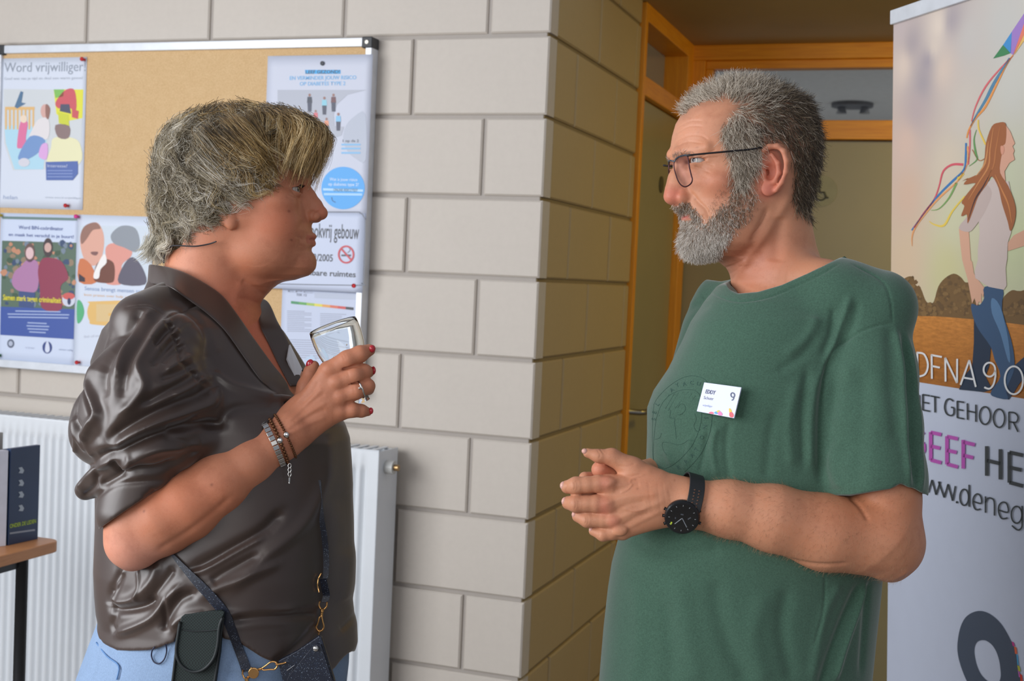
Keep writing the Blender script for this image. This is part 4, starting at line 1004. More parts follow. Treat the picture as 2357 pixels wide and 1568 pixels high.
# eyes
def eye(c, r, look, D0, parent, iris=(92, 112, 120)):
    M_e = plain('eye_white', (186, 174, 166), .12, var=.02); e = blob('eye', c, (r, r, r), D0, parent, M_e)
    look = np.array(look, float); look /= np.linalg.norm(look); up = np.array([0, 1.0, 0]); sd = np.cross(look, up); sd /= np.linalg.norm(sd); up = np.cross(sd, look)
    for nm, rad, off, col in (('iris', r*.50, .30, iris), ('pupil', r*.22, .45, (14, 12, 12))):
        vs = [np.array(c)+look*math.sqrt(max(r*r-rad*rad, 0))+look*(off+.5)] + [np.array(c)+look*(math.sqrt(max(r*r-rad*rad, 0))+off)+rad*(math.cos(a)*sd+math.sin(a)*up) for a in np.linspace(0, 2*math.pi, 20, endpoint=False)]
        MB().add(to_world(vs, D0), [(0, 1+i, 1+(i+1) % 20) for i in range(20)]).link(nm, e, ink(col, .1), smooth=True)
def aff(pts, w): k = 1+w/FPX; return [(CX+(x-CX)*k, CY+(y-CY)*k) for x, y in pts]
def loop_around(c, axis, r1, r2, n=40, up=(0, 0, 1)):
    axis = np.array(axis, float); axis /= np.linalg.norm(axis); a = np.cross(axis, up); a /= np.linalg.norm(a); b = np.cross(axis, a)
    return [np.array(c) + a*r1*math.cos(q) + b*r2*math.sin(q) for q in np.linspace(0, 2*math.pi, n, endpoint=False)]
def fix_normals(o):
    bm = bmesh.new(); bm.from_mesh(o.data); bmesh.ops.recalc_face_normals(bm, faces=bm.faces); bm.to_mesh(o.data); bm.free()
# ================================================================== the woman
DW = 1.82
def mir(F, fnname, *a, **k): pass
M_skinw = skin_mat('woman_skin')
feet = to_world([(430, 2890, 60)], DW)[0]
woman = empty('person', (feet[0], feet[1], 0), label='woman with tousled grey-blond hair and dark brown satin blouse, holding a glass', cat='person')
B = Field(); B.k = 10
YW = .30
# -- head: cranium, face, jaw, neck
B.ell((532, 418, 0), (158, 150, 120), k=0)
fn, lo, hi = loft([(340, 390, 688, 112), (375, 385, 704, 116), (405, 385, 711, 118), (425, 385, 712, 117), (442, 385, 705, 117), (460, 388, 703, 117), (490, 392, 708, 114), (515, 395, 715, 110), (535, 400, 719, 104), (552, 402, 717, 100), (565, 406, 719, 96), (580, 412, 716, 91), (600, 425, 722, 82), (618, 440, 721, 72), (634, 460, 708, 56), (644, 500, 680, 40)], 2.15)
B.custom(fn, lo, hi, 14)
B.chain([(500, 560, 0), (488, 640, 5), (478, 740, 8)], [103, 104, 120], 24)            # neck
B.ell((612, 610, 0), (92, 46, 66), (0, 0, -24), 22)                                     # fullness under the jaw
B.ell((570, 640, 0), (62, 56, 60), (0, 0, -30), 24)
for sgn in (-1, 1):
    B.ell((648, 528, 66*sgn), (52, 56, 38), (0, 18*sgn, 0), 22)                         # cheek
    B.ell((615, 585, 62*sgn), (66, 46, 40), (0, 10*sgn, 0), 26)                         # jowl
    B.ell((655, 470, 78*sgn), (40, 26, 26), (0, 25*sgn, 0), 20)                         # cheekbone
    B.cap((703, 409, 16*sgn), (676, 404, 72*sgn), 13, 10, 12)                            # brow ridge
    B.ell((704, 443, 52*sgn), (22, 14, 25), (0, 20*sgn, 0), 12, 's')                     # eye socket
    # eyelids over the eyeball
    ey = np.array((678, 443, 46*sgn), np.float32)
    B.ell(tuple(ey), (25, 22, 23), k=5)
    def lid(P, ey=ey):
        q = P-ey; r = np.sqrt((q*q).sum(1)); el = q[:, 1]/np.maximum(r, 1); opn = np.abs(q[:, 1]+1.0 - .10*(q[:, 0]-10)) - (1.5+.28*np.clip(q[:, 0]-2, 0, 14))
        return np.maximum(np.maximum(r-34, 17-r), np.maximum(opn, 6-q[:, 0]))
    B.custom(lid, ey-36, ey+36, 2, 's')
    B.ell(tuple(ey), (19.5, 19.5, 19.5), k=0, mode='s')
    # nose wing, nostril
    B.ell((722, 499, 17*sgn), (17, 12.5, 9.5), (0, -12*sgn, 8), 6)
    B.ell((732, 509.5, 9*sgn), (10, 4, 4.5), (0, -14*sgn, 0), 2.5, 's')
    # lips
B.chain([(690, 436, 0), (702, 470, 0), (708, 500, 0)], [17, 20, 16], 12)
B.chain([(699, 432, 0), (712, 452, 0), (726, 472, 0), (737, 489, 0)], [15, 14, 14, 15], 9)
B.ell((738, 492, 0), (15.5, 14, 15), k=7); B.ell((724, 505, 0), (12, 6, 6), k=6)
B.chain([(702, 551, -33), (712, 546.5, -18), (720.5, 544.5, -5), (720.5, 544.5, 5), (712, 546.5, 18), (702, 551, 33)], [3, 5, 5.6, 5.6, 5, 3], 7)
B.chain([(701, 557, -30), (711, 560, -16), (718, 561.5, 0), (711, 560, 16), (701, 557, 30)], [3.5, 6.0, 7.6, 6.0, 3.5], 7)
B.chain([(699, 555, -37), (706, 553, -30), (720, 553, -14), (731, 552, 0), (720, 553, 14), (706, 553, 30)], [1.2, 1.2, 1.3, 1.3, 1.3, 1.2], 2, 's')
B.ell((724, 578, 0), (9, 7, 26), k=10, mode='s'); B.ell((702, 604, 0), (24, 26, 34), k=16)      # under lip, chin
# ear (mostly under the hair)
for sgn in (-1,):
    B.ell((546, 492, 112*sgn), (22, 38, 8), (0, -12, 8), 6); B.ell((550, 486, 120*sgn), (12, 20, 6), (0, -12, 8), 4, 's'); B.ell((556, 522, 110*sgn), (14, 17, 9), (0, -14, 0), 6)
# -- torso, under the blouse, and the bare chest in the V
fn, lo, hi = loft([(690, 380, 560, 100), (730, 330, 590, 168), (770, 300, 622, 208), (830, 275, 662, 232), (900, 262, 712, 238), (980, 258, 764, 240), (1060, 256, 778, 250), (1200, 262, 786, 240), (1350, 262, 784, 250), (1450, 255, 780, 255), (1600, 225, 770, 270), (1680, 235, 750, 270)], 2.2, YW)
B.custom(fn, lo, hi, 30)
for sgn in (-1, 1): B.cap((470-10*sgn*-1, 690, 55*sgn), (455+70*sgn, 768, 200*sgn), 44, 40, 26)
# near arm: shoulder, elbow, forearm
chainT(B, [(372, 815, -235, 60), (338, 1000, -262, 66), (312, 1200, -275, 62)], 30)
chainT(B, [(312, 1210, -275, 68), (308, 1246, -276, 64)], 20)
chainT(B, [(312, 1240, -276, 67), (372, 1198, -272, 79), (430, 1165, -262, 80), (505, 1112, -245, 72), (575, 1062, -225, 60), (628, 1023, -205, 53), (672, 990, -192, 50)], 14)
ellT(B, 303, 1288, -262, (24, 22, 26), k=18)
# far arm hangs under the blouse side
chainT(B, [(560, 800, 235, 68), (560, 1050, 262, 60), (600, 1260, 240, 52)], 30)
# hand: back of the hand, knuckles, fingers around the glass
WH = -176
chainT(B, [(655, 1000, -196, 46), (700, 960, WH-6, 47), (735, 925, WH-4, 44)], 16, flat=.62, fdir=(.15, .1, 1))
for (a, b) in (((700, 955, WH-6, 28), (757, 856, WH-4, 25)), ((705, 965, WH-8, 28), (772, 882, WH-8, 25)), ((705, 975, WH-6, 28), (780, 915, WH-6, 24)), ((700, 985, WH-2, 28), (778, 948, WH, 23))):
    chainT(B, [a, b], 12)
chainT(B, [(757, 858, WH-6, 25), (800, 829, WH-10, 22.5), (829, 815, WH-4, 19.5), (850, 806, WH+12, 14)], 5)
chainT(B, [(774, 884, WH-10, 24), (816, 864, WH-12, 21), (838, 856, WH+4, 18), (848, 856, WH+26, 14)], 5)
chainT(B, [(782, 916, WH-8, 23), (820, 900, WH-12, 19.5), (846, 889, WH+2, 17), (848, 896, WH+28, 14)], 5)
chainT(B, [(780, 948, WH, 21), (812, 944, WH-4, 17), (832, 946, WH+6, 15), (846, 948, WH+16, 10.5)], 5)
for p in ((757, 850, WH-22, 10), (775, 880, WH-26, 10), (784, 912, WH-24, 10), (782, 946, WH-15, 9)): ellT(B, p[0], p[1], p[2], (13, 11, p[3]), k=8)
for (a, b, r) in (((790, 846), (812, 842), 4), ((796, 880), (815, 880), 3.6), ((800, 926), (815, 925), 3.6)):         # webs between the fingers
    chainT(B, [(a[0], a[1]+2, WH-22, r), (b[0]+10, b[1], WH-20, r)], 5, 's')
chainT(B, [(690, 950, WH+40, 26), (706, 890, WH+62, 21), (716, 856, WH+72, 15.5), (722, 843, WH+72, 13)], 10)      # thumb behind the glass
# legs, hidden by the jeans
for sgn in (-1, 1): B.chain([(510, 1620, 130*sgn), (500, 2050, 112*sgn+20), (455, 2450, 95*sgn+40), (436, 2800, 90*sgn+60)], [120, 84, 66, 42], 40)

W_WR = [((380, 470), (420, 480))]
def w_post(V, N, Q):
    V = folds(V, N, [([(735, 484), (726, 492), (722, 504)], 3, -1.2), ([(708, 512), (700, 532), (697, 556)], 6, -2.4), ([(704, 552), (699, 562), (700, 572)], 3.5, -1.6), ([(700, 590), (690, 606), (688, 618)], 5, -1.2),
        ([(676, 430), (690, 424), (704, 426)], 2.5, -1.0), ([(682, 457), (694, 461), (704, 457)], 2.5, -1.3), ([(676, 462), (690, 470), (704, 470)], 3, -.9), ([(662, 444), (650, 450), (640, 452)], 2, -1.0), ([(664, 450), (656, 458)], 2, -.8), ([(664, 438), (652, 436)], 2, -.8),
        ([(612, 682), (596, 664), (570, 650)], 7, -3), ([(598, 700), (580, 690), (560, 690)], 4, -1.5), ([(600, 735), (590, 760), (592, 800)], 7, -2.4), ([(572, 650), (560, 690), (556, 720)], 10, 2.5)])
    # forearm tendon and elbow creases, knuckle creases, tendons of the hand
    V = folds(V, N, [([(452, 1215), (530, 1165), (600, 1105)], 7, -2.6), ([(300, 1270), (318, 1255), (330, 1235)], 4, -2.0), ([(292, 1262), (306, 1246), (318, 1240)], 4, -1.4), ([(262, 1250), (290, 1290), (320, 1300)], 5, -1.2),
        ([(288, 1225), (300, 1200)], 10, 3), ([(690, 950), (730, 900), (757, 858)], 5, 1.4), ([(700, 960), (745, 915), (775, 884)], 5, 1.6), ([(700, 972), (745, 938), (782, 916)], 5, 1.4), ([(700, 985), (745, 962), (780, 948)], 5, 1.2),
        ([(726, 920), (752, 893), (764, 870)], 5, -1.3), ([(728, 935), (756, 912), (778, 898)], 5, -1.3), ([(730, 956), (760, 940), (780, 932)], 5, -1.3),
        ([(815, 815), (821, 827)], 1.6, -.9), ([(819, 812), (825, 824)], 1.6, -.9), ([(826, 850), (831, 864)], 1.6, -.8), ([(838, 882), (842, 898)], 1.6, -.6), ([(704, 1000), (690, 985), (672, 968)], 3, -.7)])
    return V
def w_color(V, N):
    sp = [((743, 492, 0), (22, 22, 26), (196, 104, 78), .5), ((660, 520, -90), (60, 55, 60), (190, 106, 76), .5), ((700, 520, 0), (1, 1, 1), (0, 0, 0), 0), ((545, 760, -60), (120, 120, 150), (206, 116, 86), .7), ((600, 840, -20), (90, 110, 150), (204, 108, 80), .7),
          (T(310, 1270, -280), (70, 60, 80), (224, 160, 140), .8), (T(420, 1150, -300), (120, 60, 80), (206, 122, 86), .5), ((706, 409, -60), (1, 1, 1), (0, 0, 0), 0)]
    C = paint(None, '', (194, 128, 98), sp, V)
    d, t = seg_dist(V[:, :2], [(706, 551), (716, 550), (725, 552)]); dl = np.minimum(d, np.inf)
    m = (np.abs(V[:, 2]) < 34) & (V[:, 0] > 702); lipm = np.clip(1-(np.abs(V[:, 1]-(553))-8)/4, 0, 1)*m*np.clip((V[:, 0]-(V[:, 0]*0+711 - .26*np.abs(V[:, 2])))/4, 0, 1)
    C = C*(1-.6*lipm[:, None]) + .6*lipm[:, None]*np.array(lin((178, 92, 78)))
    for (x, y, r) in ((667, 551, 2.6), (663, 485, 3), (494, 1113, 3), (347, 1170, 2.5)):
        w = -400; k = 1 + (-100 if y < 700 else -290)/FPX
        c = np.array([CX+(x-CX)*k, CY+(y-CY)*k]); a = (np.exp(-(((V[:, :2]-c)**2).sum(1)/r**2))*(N[:, 2] < 0)*.75)[:, None]
        C = C*(1-a)+a*np.array(lin((130, 72, 54)))
    return C
GW = (axis((170, 250, 6), (250, 880, 2.2), (880, 900, 5)), axis((240, 400, 3.2), (400, 660, 2.0), (660, 780, 3.2), (780, 1330, 2.2), (1330, 2900, 22)), axis((-360, -130, 2.2), (-130, 20, 2.0), (20, 130, 3.2), (130, 340, 10)))
body, wV, wQ = sculpt('body', B, GW, DW, woman, M_skinw, post=w_post, color=w_color)
for sgn in (-1, 1): eye((678, 443, 46*sgn), 19.0, (1, -.02, -.42), DW, woman)
# nails
M_nail = plain('red_nail_varnish', (186, 34, 48), .15, var=.03, Coat_Weight=.6)
for (px, py, w, rr_, rot) in ((857, 803, WH-1, (7.5, 8.5, 5), (0, -35, 0)), (859, 853, WH+22, (5, 9.5, 9), (0, -30, 0)), (853.5, 946, WH+12, (5.5, 7.5, 7), (0, -30, 0)), (713, 838, WH+66, (8.5, 11, 6), (0, 10, 25))):
    blob('nail', T(px, py, w), rr_, DW, body, M_nail, rot, 16)
# -- blouse
def satin(name, rgb, rough=.33):
    t = NT(name); c = lin(rgb); nz = t.noise(7, 3); t.base(t.ramp(nz, [(.3, tuple(x*.9 for x in c)), (.7, tuple(x*1.1 for x in c))]))
    t.set(Roughness=rough, Sheen_Weight=.25, Sheen_Roughness=.4, Anisotropic=.3); t.b.inputs['Specular IOR Level'].default_value = .75
    wv = t.noise(900, 2, stretch=(1, 1, .15)); b = t.bump(wv, .08, .0003); t.bump(t.noise(12, 2, .5), .16, .005, b); return t.m
M_satin = satin('brown_satin', (60, 45, 38), .40)
S = Field(); S.k = 20
LV = [(640, 352, 470, 70), (680, 340, 545, 120), (720, 308, 590, 205), (760, 285, 622, 255), (830, 256, 672, 280), (900, 244, 730, 280), (980, 238, 786, 272), (1010, 238, 798, 270), (1060, 236, 803, 268), (1120, 238, 806, 270), (1200, 240, 808, 275), (1300, 240, 808, 285), (1350, 244, 806, 288), (1390, 250, 800, 290), (1410, 256, 801, 292), (1450, 246, 810, 296), (1490, 240, 812, 298), (1530, 245, 800, 296), (1560, 250, 790, 290)]
fn, lo, hi = loft(LV, 2.25, YW); S.custom(fn, lo, hi, 0)
S.cap((465, 690, -70), (392, 752, -215), 62, 70, 34); S.cap((500, 690, 70), (520, 750, 215), 60, 66, 34)
# puffed near sleeve: gathered head, full lower lobe, a rolled fold and the plain cuff
BA = Field(); BA.k = 14; chainT(BA, [(308, 1150, -276, 68), (308, 1250, -276, 68)]); chainT(BA, [(312, 1240, -276, 70), (372, 1198, -272, 80), (430, 1165, -262, 80)])
SL = Field(); SL.k = 20
SL.cap((392, 752, -215), (392, 752, -215), 60, 60, 0)
chainT(SL, [(376, 810, -238, 96), (345, 900, -262, 132), (330, 975, -268, 138)], 26)
ellT(SL, 222, 1005, -262, (56, 62, 66), (0, 0, -10), 20)
ellT(SL, 285, 960, -262, (116, 104, 92), (0, 0, -12), 30); ellT(SL, 410, 935, -262, (92, 92, 72), (0, 0, 20), 30)
chainT(SL, [(226, 1022, -262, 40), (300, 1010, -280, 62), (400, 985, -272, 56), (478, 968, -240, 34)], 20)
chainT(SL, [(197, 1128, -262, 24), (250, 1100, -285, 40), (330, 1068, -300, 46), (410, 1035, -285, 42), (470, 1010, -262, 34)], 14)
chainT(SL, [(330, 1075, -268, 88), (308, 1180, -276, 84)], 12)
pcut = np.array(T(312, 1166, -276)); nc = np.array([.557, .831, .0])
def cuffcut(P): return -((P-pcut.astype(np.float32)) @ nc.astype(np.float32))
SL.custom(lambda P: cuffcut(P), (100, 1090, -420), (450, 1400, -100), 2, 's')
# the arm runs free inside the cuff
SL.custom(lambda P: np.maximum(BA(P)-3, -cuffcut(P)-26-0*P[:, 0]), (150, 1060, -420), (460, 1300, -150), 2, 's')
S.custom(lambda P: SL(P.astype(np.float32), pad=12), (120, 640, -420), (560, 1300, -100), 14)
CT = [(480, 1205, -140)]
# armpit side: lower sleeve edge falls on the torso
# neck opening: everything in front of and above the collar line, sheared by the turn of the chest
OP = np.array([(330, 585), (352, 606), (470, 640), (552, 700), (606, 765), (652, 845), (700, 905), (900, 960)], float)
def opening(P):
    uu_ = P[:, 0] - .20*P[:, 2]; vv_ = np.interp(uu_, OP[:, 0], OP[:, 1]); return (P[:, 1]-vv_)*.75
S.custom(lambda P: np.maximum(opening(P), np.maximum(P[:, 1]-905, 0*P[:, 1]-(P[:, 0]-345))), (330, 560, -330), (900, 905, 330), 3, 's')
# room for the body inside the neck
S.custom(lambda P: np.maximum(B(P.astype(np.float32))-3, np.maximum(P[:, 1]-930, np.maximum(340-P[:, 0], np.abs(P[:, 2])-175))), (340, 560, -175), (760, 930, 175), 2, 's')
# hem: higher where the pouch is clipped, lower at back and front
HM = np.array([(150, 1475), (236, 1482), (270, 1500), (350, 1498), (402, 1478), (418, 1430), (450, 1408), (500, 1402), (512, 1470), (548, 1478), (600, 1512), (650, 1535), (700, 1550), (770, 1545), (815, 1500), (900, 1480)], float)
def hem(P):
    k = 1+P[:, 2]/FPX; px = CX+(P[:, 0]-CX)/k; py = CY+(P[:, 1]-CY)/k
    f = np.clip((-P[:, 2])/120, 0, 1); hv = np.interp(px, HM[:, 0], HM[:, 1]); return (np.where(P[:, 2] < 0, hv*f+1500*(1-f), 1500)-py)*.6
S.custom(lambda P: hem(P), (100, 1395, -400), (900, 1600, 400), 2, 's')
S.custom(lambda P: -np.maximum(-hem(P)-30, loft_in(P)), (0, 0, 0), (0, 0, 0), 0, 'none')
Wr = lambda *p: list(p)
def cA(*p): return [(150+x/2.751, 600+y/2.751) for x, y in p]
def cB(*p): return [(180+x/2.579, 960+y/2.579) for x, y in p]
FA = [  # sleeve folds, traced: (points, width, height)
    (cA((470, 310), (430, 420), (350, 560), (300, 720), (330, 860)), 12, -9), (cA((520, 320), (450, 420), (410, 560), (400, 740)), 9, 7), (cA((600, 330), (540, 420), (490, 560), (450, 720), (440, 860)), 12, -9), (cA((640, 350), (590, 440), (550, 560), (520, 660), (570, 780), (500, 900), (420, 960)), 10, 9),
    (cA((690, 400), (640, 470), (600, 540)), 7, -6), (cA((670, 380), (610, 450), (570, 520)), 5, 5), (cA((740, 470), (680, 530), (640, 610), (600, 660)), 8, -8), (cA((720, 430), (660, 490), (620, 560)), 5, 5), (cA((770, 530), (710, 580), (660, 650)), 7, -7), (cA((800, 600), (740, 650), (690, 690)), 6, 5),
    (cA((820, 650), (760, 700), (660, 740)), 7, -6), (cA((850, 700), (790, 760), (700, 820), (560, 900)), 9, -9), (cA((880, 740), (820, 800), (740, 850)), 6, 5), (cA((920, 790), (860, 850), (760, 900), (640, 950), (480, 1030), (330, 1130)), 13, -14),
    (cA((930, 800), (915, 900), (780, 960), (620, 1020), (460, 1110), (380, 1180)), 9, 7), (cA((985, 1040), (900, 1040), (760, 1060), (600, 1110), (420, 1190), (260, 1230)), 11, -15), (cA((860, 980), (790, 1030), (700, 1050)), 7, -6),
    (cA((250, 480), (200, 600), (170, 760), (240, 900), (260, 960), (200, 1050), (160, 1130)), 9, 10), (cA((240, 520), (180, 640), (150, 720), (150, 820), (210, 930), (240, 980)), 7, -9), (cA((310, 560), (270, 720), (270, 860), (320, 960), (300, 1060), (200, 1160)), 14, -6),
    (cA((110, 760), (80, 860), (90, 980), (150, 1080)), 6, -6), (cA((90, 980), (110, 1100), (170, 1200)), 7, 6), (cA((60, 1000), (90, 1120), (60, 1220)), 6, 5), (cA((160, 1060), (180, 1160), (210, 1230)), 5, 4),
    (cA((430, 1310), (520, 1230), (640, 1180), (760, 1170), (860, 1160)), 10, 8), (cA((420, 1300), (470, 1240), (460, 1220)), 6, 6), (cA((60, 1460), (150, 1370), (260, 1290), (380, 1230)), 8, 8), (cA((100, 1500), (200, 1420), (230, 1330)), 6, -6), (cA((360, 1250), (380, 1300), (420, 1330)), 6, -7), (cA((240, 1420), (330, 1370), (480, 1310), (620, 1300), (740, 1250)), 8, -9),
    (cA((180, 1540), (200, 1500), (380, 1400), (620, 1380)), 5, -3), (cA((600, 1440), (540, 1500)), 7, -4), (cA((690, 1100), (790, 1160), (830, 1230)), 9, -5)]
FB = [  # torso and yoke
    (cA((545, 150), (640, 150), (740, 200), (820, 262), (960, 340), (1100, 380)), 2.2, -2.5), (cA((420, 300), (560, 288), (660, 345), (690, 365), (760, 300), (820, 262)), 2.2, -3.0), (cA((690, 370), (740, 460), (790, 580), (850, 690), (940, 785)), 3.0, -4), (cA((1010, 370), (1120, 500), (1250, 640), (1410, 800)), 2.2, -2.5),
    (cA((760, 300), (850, 400), (900, 500), (940, 600)), 16, 5), (cA((1380, 888), (1280, 860), (1180, 830), (1050, 780), (950, 700)), 8, 6), (cA((800, 400), (860, 520), (1000, 700)), 12, -4), (cA((1340, 930), (1200, 920), (1080, 940), (1000, 1010)), 12, -7), (cA((960, 800), (1000, 900), (980, 1000)), 10, 5),
    (cB((1430, 120), (1440, 260), (1430, 420), (1330, 640), (1120, 820), (930, 1000)), 14, 6), (cB((1220, 560), (1100, 680), (900, 790), (690, 900)), 12, -9), (cB((1130, 690), (960, 780), (800, 870), (690, 905)), 7, 8), (cB((1200, 860), (1020, 930), (880, 980), (780, 1030)), 10, 6), (cB((1100, 800), (900, 900), (830, 950)), 9, -6),
    (cB((600, 880), (540, 960), (440, 1080)), 8, -6), (cB((500, 850), (460, 960), (330, 1080), (200, 1110)), 10, 7), (cB((370, 900), (380, 1000), (360, 1080)), 4, 4), (cB((280, 900), (210, 1020), (190, 1110)), 5, 6), (cB((260, 920), (180, 1060), (170, 1130)), 10, -6), (cB((240, 870), (230, 1000), (180, 1060)), 9, -5),
    (cB((180, 1145), (260, 1140), (400, 1110), (500, 1060)), 9, -12), (cB((660, 960), (560, 1060), (480, 1160), (380, 1220), (220, 1290)), 9, 8), (cB((740, 1010), (640, 1060), (560, 1180), (550, 1240)), 10, -8), (cB((800, 1130), (700, 1140), (640, 1170), (590, 1220)), 8, 6), (cB((560, 1040), (550, 1140), (545, 1230)), 3, -4),
    (cB((230, 1170), (190, 1240), (220, 1280)), 8, -5), (cB((940, 1170), (1100, 1160), (1250, 1180), (1390, 1210)), 10, -9), (cB((880, 1140), (1050, 1150), (1300, 1150)), 9, 5), (cB((1400, 1260), (1280, 1380), (1180, 1440)), 8, -5), (cB((1560, 900), (1540, 1050), (1510, 1200)), 12, 4), (cB((1500, 500), (1560, 700), (1540, 900)), 16, -4), (cB((1620, 1290), (1560, 1330), (1500, 1360)), 8, -5),
    (cB((150, 1385), (300, 1385), (430, 1370), (490, 1350)), 2, -1.5)]
def s_post(V, N, Q):
    isl = (V[:, 2] < -150) & (V[:, 1] < 1240)
    V = folds(V, N, [(aff(p, -300), w, h*1.15) for p, w, h in FA])
    N = normals(V, Q); V = folds(V, N, [(aff(p, -230), w, h*1.1) for p, w, h in FB]); return relax(V, Q, 2, .4)
GS = (axis((120, 860, 3.0)), axis((590, 1600, 3.0)), axis((-400, 0, 3.0), (0, 340, 7)))
S.ops = [o for o in S.ops if o[4] != 'none']
blouse, sV, sQ = sculpt('blouse', S, GS, DW, woman, M_satin, post=s_post, label='dark brown satin blouse with puffed sleeves')
def onBS(x, y, lift):
    a, b = surf_w(B, x, y), surf_w(S, x, y); c = [q for q in (a, b) if q is not None]; return T(x, y, min(c)-lift)
# collar band folded over the opening edge (near and far sides)
def strip(name, inner, outer, thick, parent, mat, D0, rows=6, **k):
    A = smooth_poly(inner, 6, False); Bp = smooth_poly(outer, 6, False); n = min(len(A), len(Bp)); vs, fs = [], []
    for i in range(n):
        for j in range(rows+1):
            t = j/rows; p = A[i]*(1-t)+Bp[i]*t; p = p + np.array([0, 0, 0]); vs.append(p)
    for i in range(n-1):
        for j in range(rows): a = i*(rows+1)+j; fs.append((a, a+1, a+rows+2, a+rows+1))
    me = mesh(to_world(vs, D0), fs); o = link(name, me, parent, mat, smooth=True, **k)
    m = o.modifiers.new('thick', 'SOLIDIFY'); m.thickness = thick*D0/FPX; m.offset = 0
    m = o.modifiers.new('sub', 'SUBSURF'); m.levels = 1; m.render_levels = 1; return o
def edge_near(pts, lift): return [on(S, x, y, lift) for x, y in pts]
inn = [T(344, 609, 6), T(352, 609, -46), T(392, 616, -92), T(436, 632, -120), onBS(505, 674, 5), onBS(545, 722, 5), onBS(585, 780, 5), onBS(625, 835, 5), onBS(645, 860, 5)]
inn += [T(668, 892, inn[-1][2]+12), T(686, 912, inn[-1][2]+22)]
outr = [T(341, 654, 6), T(346, 652, -60), onBS(392, 662, 12), onBS(435, 692, 15), onBS(480, 726, 10), onBS(520, 765, 6), onBS(562, 824, 6), onBS(598, 874, 6), onBS(618, 892, 6)]
outr += [T(648, 918, outr[-1][2]+10), T(672, 934, outr[-1][2]+20)]
collar = strip('collar', inn, outr, 4, woman, M_satin, DW)
inn2 = [T(344, 609, 6), T(362, 612, 60), T(420, 622, 100), T(520, 640, 118), T(592, 684, 104), onBS(596, 742, 4), onBS(618, 792, 4), onBS(642, 842, 4), onBS(668, 890, 4)]
o2z = [inn2[5][2]+34, inn2[6][2]+34, inn2[7][2]+28, inn2[8][2]+16]
out2 = [T(341, 654, 6), T(350, 660, 80), T(410, 680, 140), T(540, 720, 150), T(608, 690, 96), T(640, 742, o2z[0]), T(664, 788, o2z[1]), T(686, 846, o2z[2]), T(696, 890, o2z[3])]
strip('collar_far_side', inn2, out2, 4, woman, M_satin, DW)
# -- jeans
t = NT('light_denim'); c = lin((128, 152, 184)); t.set(Roughness=.8); nz = t.noise(1200, 2, .9, stretch=(1, 1, .3)); t.base(t.mix(.5, t.ramp(nz, [(.35, tuple(x*.75 for x in c)), (.65, tuple(min(1, x*1.25) for x in c))]), t.ramp(t.noise(10, 4), [(.3, tuple(x*.82 for x in c)), (.7, tuple(x*1.1 for x in c))])))
t.bump(nz, .3, .0006); M_denim = t.m
J = Field(); J.k = 30
fn, lo, hi = loft([(1400, 258, 790, 276), (1470, 232, 792, 290), (1540, 206, 790, 300), (1620, 190, 780, 304), (1720, 196, 770, 298), (1800, 240, 740, 280)], 2.3, YW); J.custom(fn, lo, hi, 0)
for sgn in (-1, 1): J.chain([(500, 1700, 140*sgn), (500, 2050, 118*sgn+20), (455, 2450, 98*sgn+40), (436, 2830, 92*sgn+60)], [146, 104, 84, 66], 40)
def j_post(V, N, Q):
    return folds(V, N, [(aff(cB((100, 1330), (170, 1420), (240, 1480), (225, 1600)), -260), 2.2, -2.2), (aff(cB((120, 1340), (110, 1480), (60, 1600)), -200), 5, 2.5), (aff(cB((850, 1490), (1000, 1510), (1180, 1500)), -260), 5, -2.5)])
sculpt('jeans', J, (axis((150, 840, 4.5)), axis((1390, 1620, 4.5), (1620, 2850, 18)), axis((-340, 340, 6)), ), DW, woman, M_denim, post=j_post, label='light blue denim jeans')
jp = lambda x, y, l=2.0: on(J, x, y, l, -280)
tubeP('pocket_seam', [jp(x, y, 3.0) for x, y in cB((108, 1340), (170, 1420), (240, 1478), (228, 1560))], 1.8, DW, woman, plain('denim_seam', (96, 134, 182), .8))
M_shoe = plain('white_shoe', (210, 208, 204), .5)
for sgn in (-1, 1):
    f0 = Field(); f0.k = 12; f0.ell((470, 2865, 92*sgn+62), (96, 34, 38), k=0); f0.ell((520, 2880, 92*sgn+62), (60, 22, 40)); f0.ell((425, 2846, 92*sgn+62), (44, 46, 34))
    sculpt('shoe', f0, (axis((360, 600, 8)), axis((2790, 2910, 6)), axis((92*sgn, 92*sgn+130, 6))), DW, woman, M_shoe)
# -- the woman's hair: a combed mass of locks over a darker under-layer
HF = Field(); HF.k = 30
HF.ell((545, 398, 0), (172, 150, 134), k=0); HF.ell((462, 402, 0), (92, 122, 116)); HF.ell((440, 480, 0), (80, 90, 104)); HF.ell((450, 545, 0), (70, 60, 100)); HF.ell((412, 572, 0), (42, 42, 80)); HF.ell((505, 500, 0), (66, 60, 124))
HF.ell((640, 330, 0), (92, 72, 100)); HF.ell((682, 350, 0), (48, 52, 80))
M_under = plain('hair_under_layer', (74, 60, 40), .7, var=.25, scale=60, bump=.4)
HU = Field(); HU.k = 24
HU.ell((532, 405, 0), (162, 146, 124), k=0); HU.ell((450, 420, 0), (92, 112, 110)); HU.ell((432, 490, 0), (74, 84, 98)); HU.ell((440, 560, 0), (56, 44, 88)); HU.ell((500, 490, 0), (52, 52, 122))
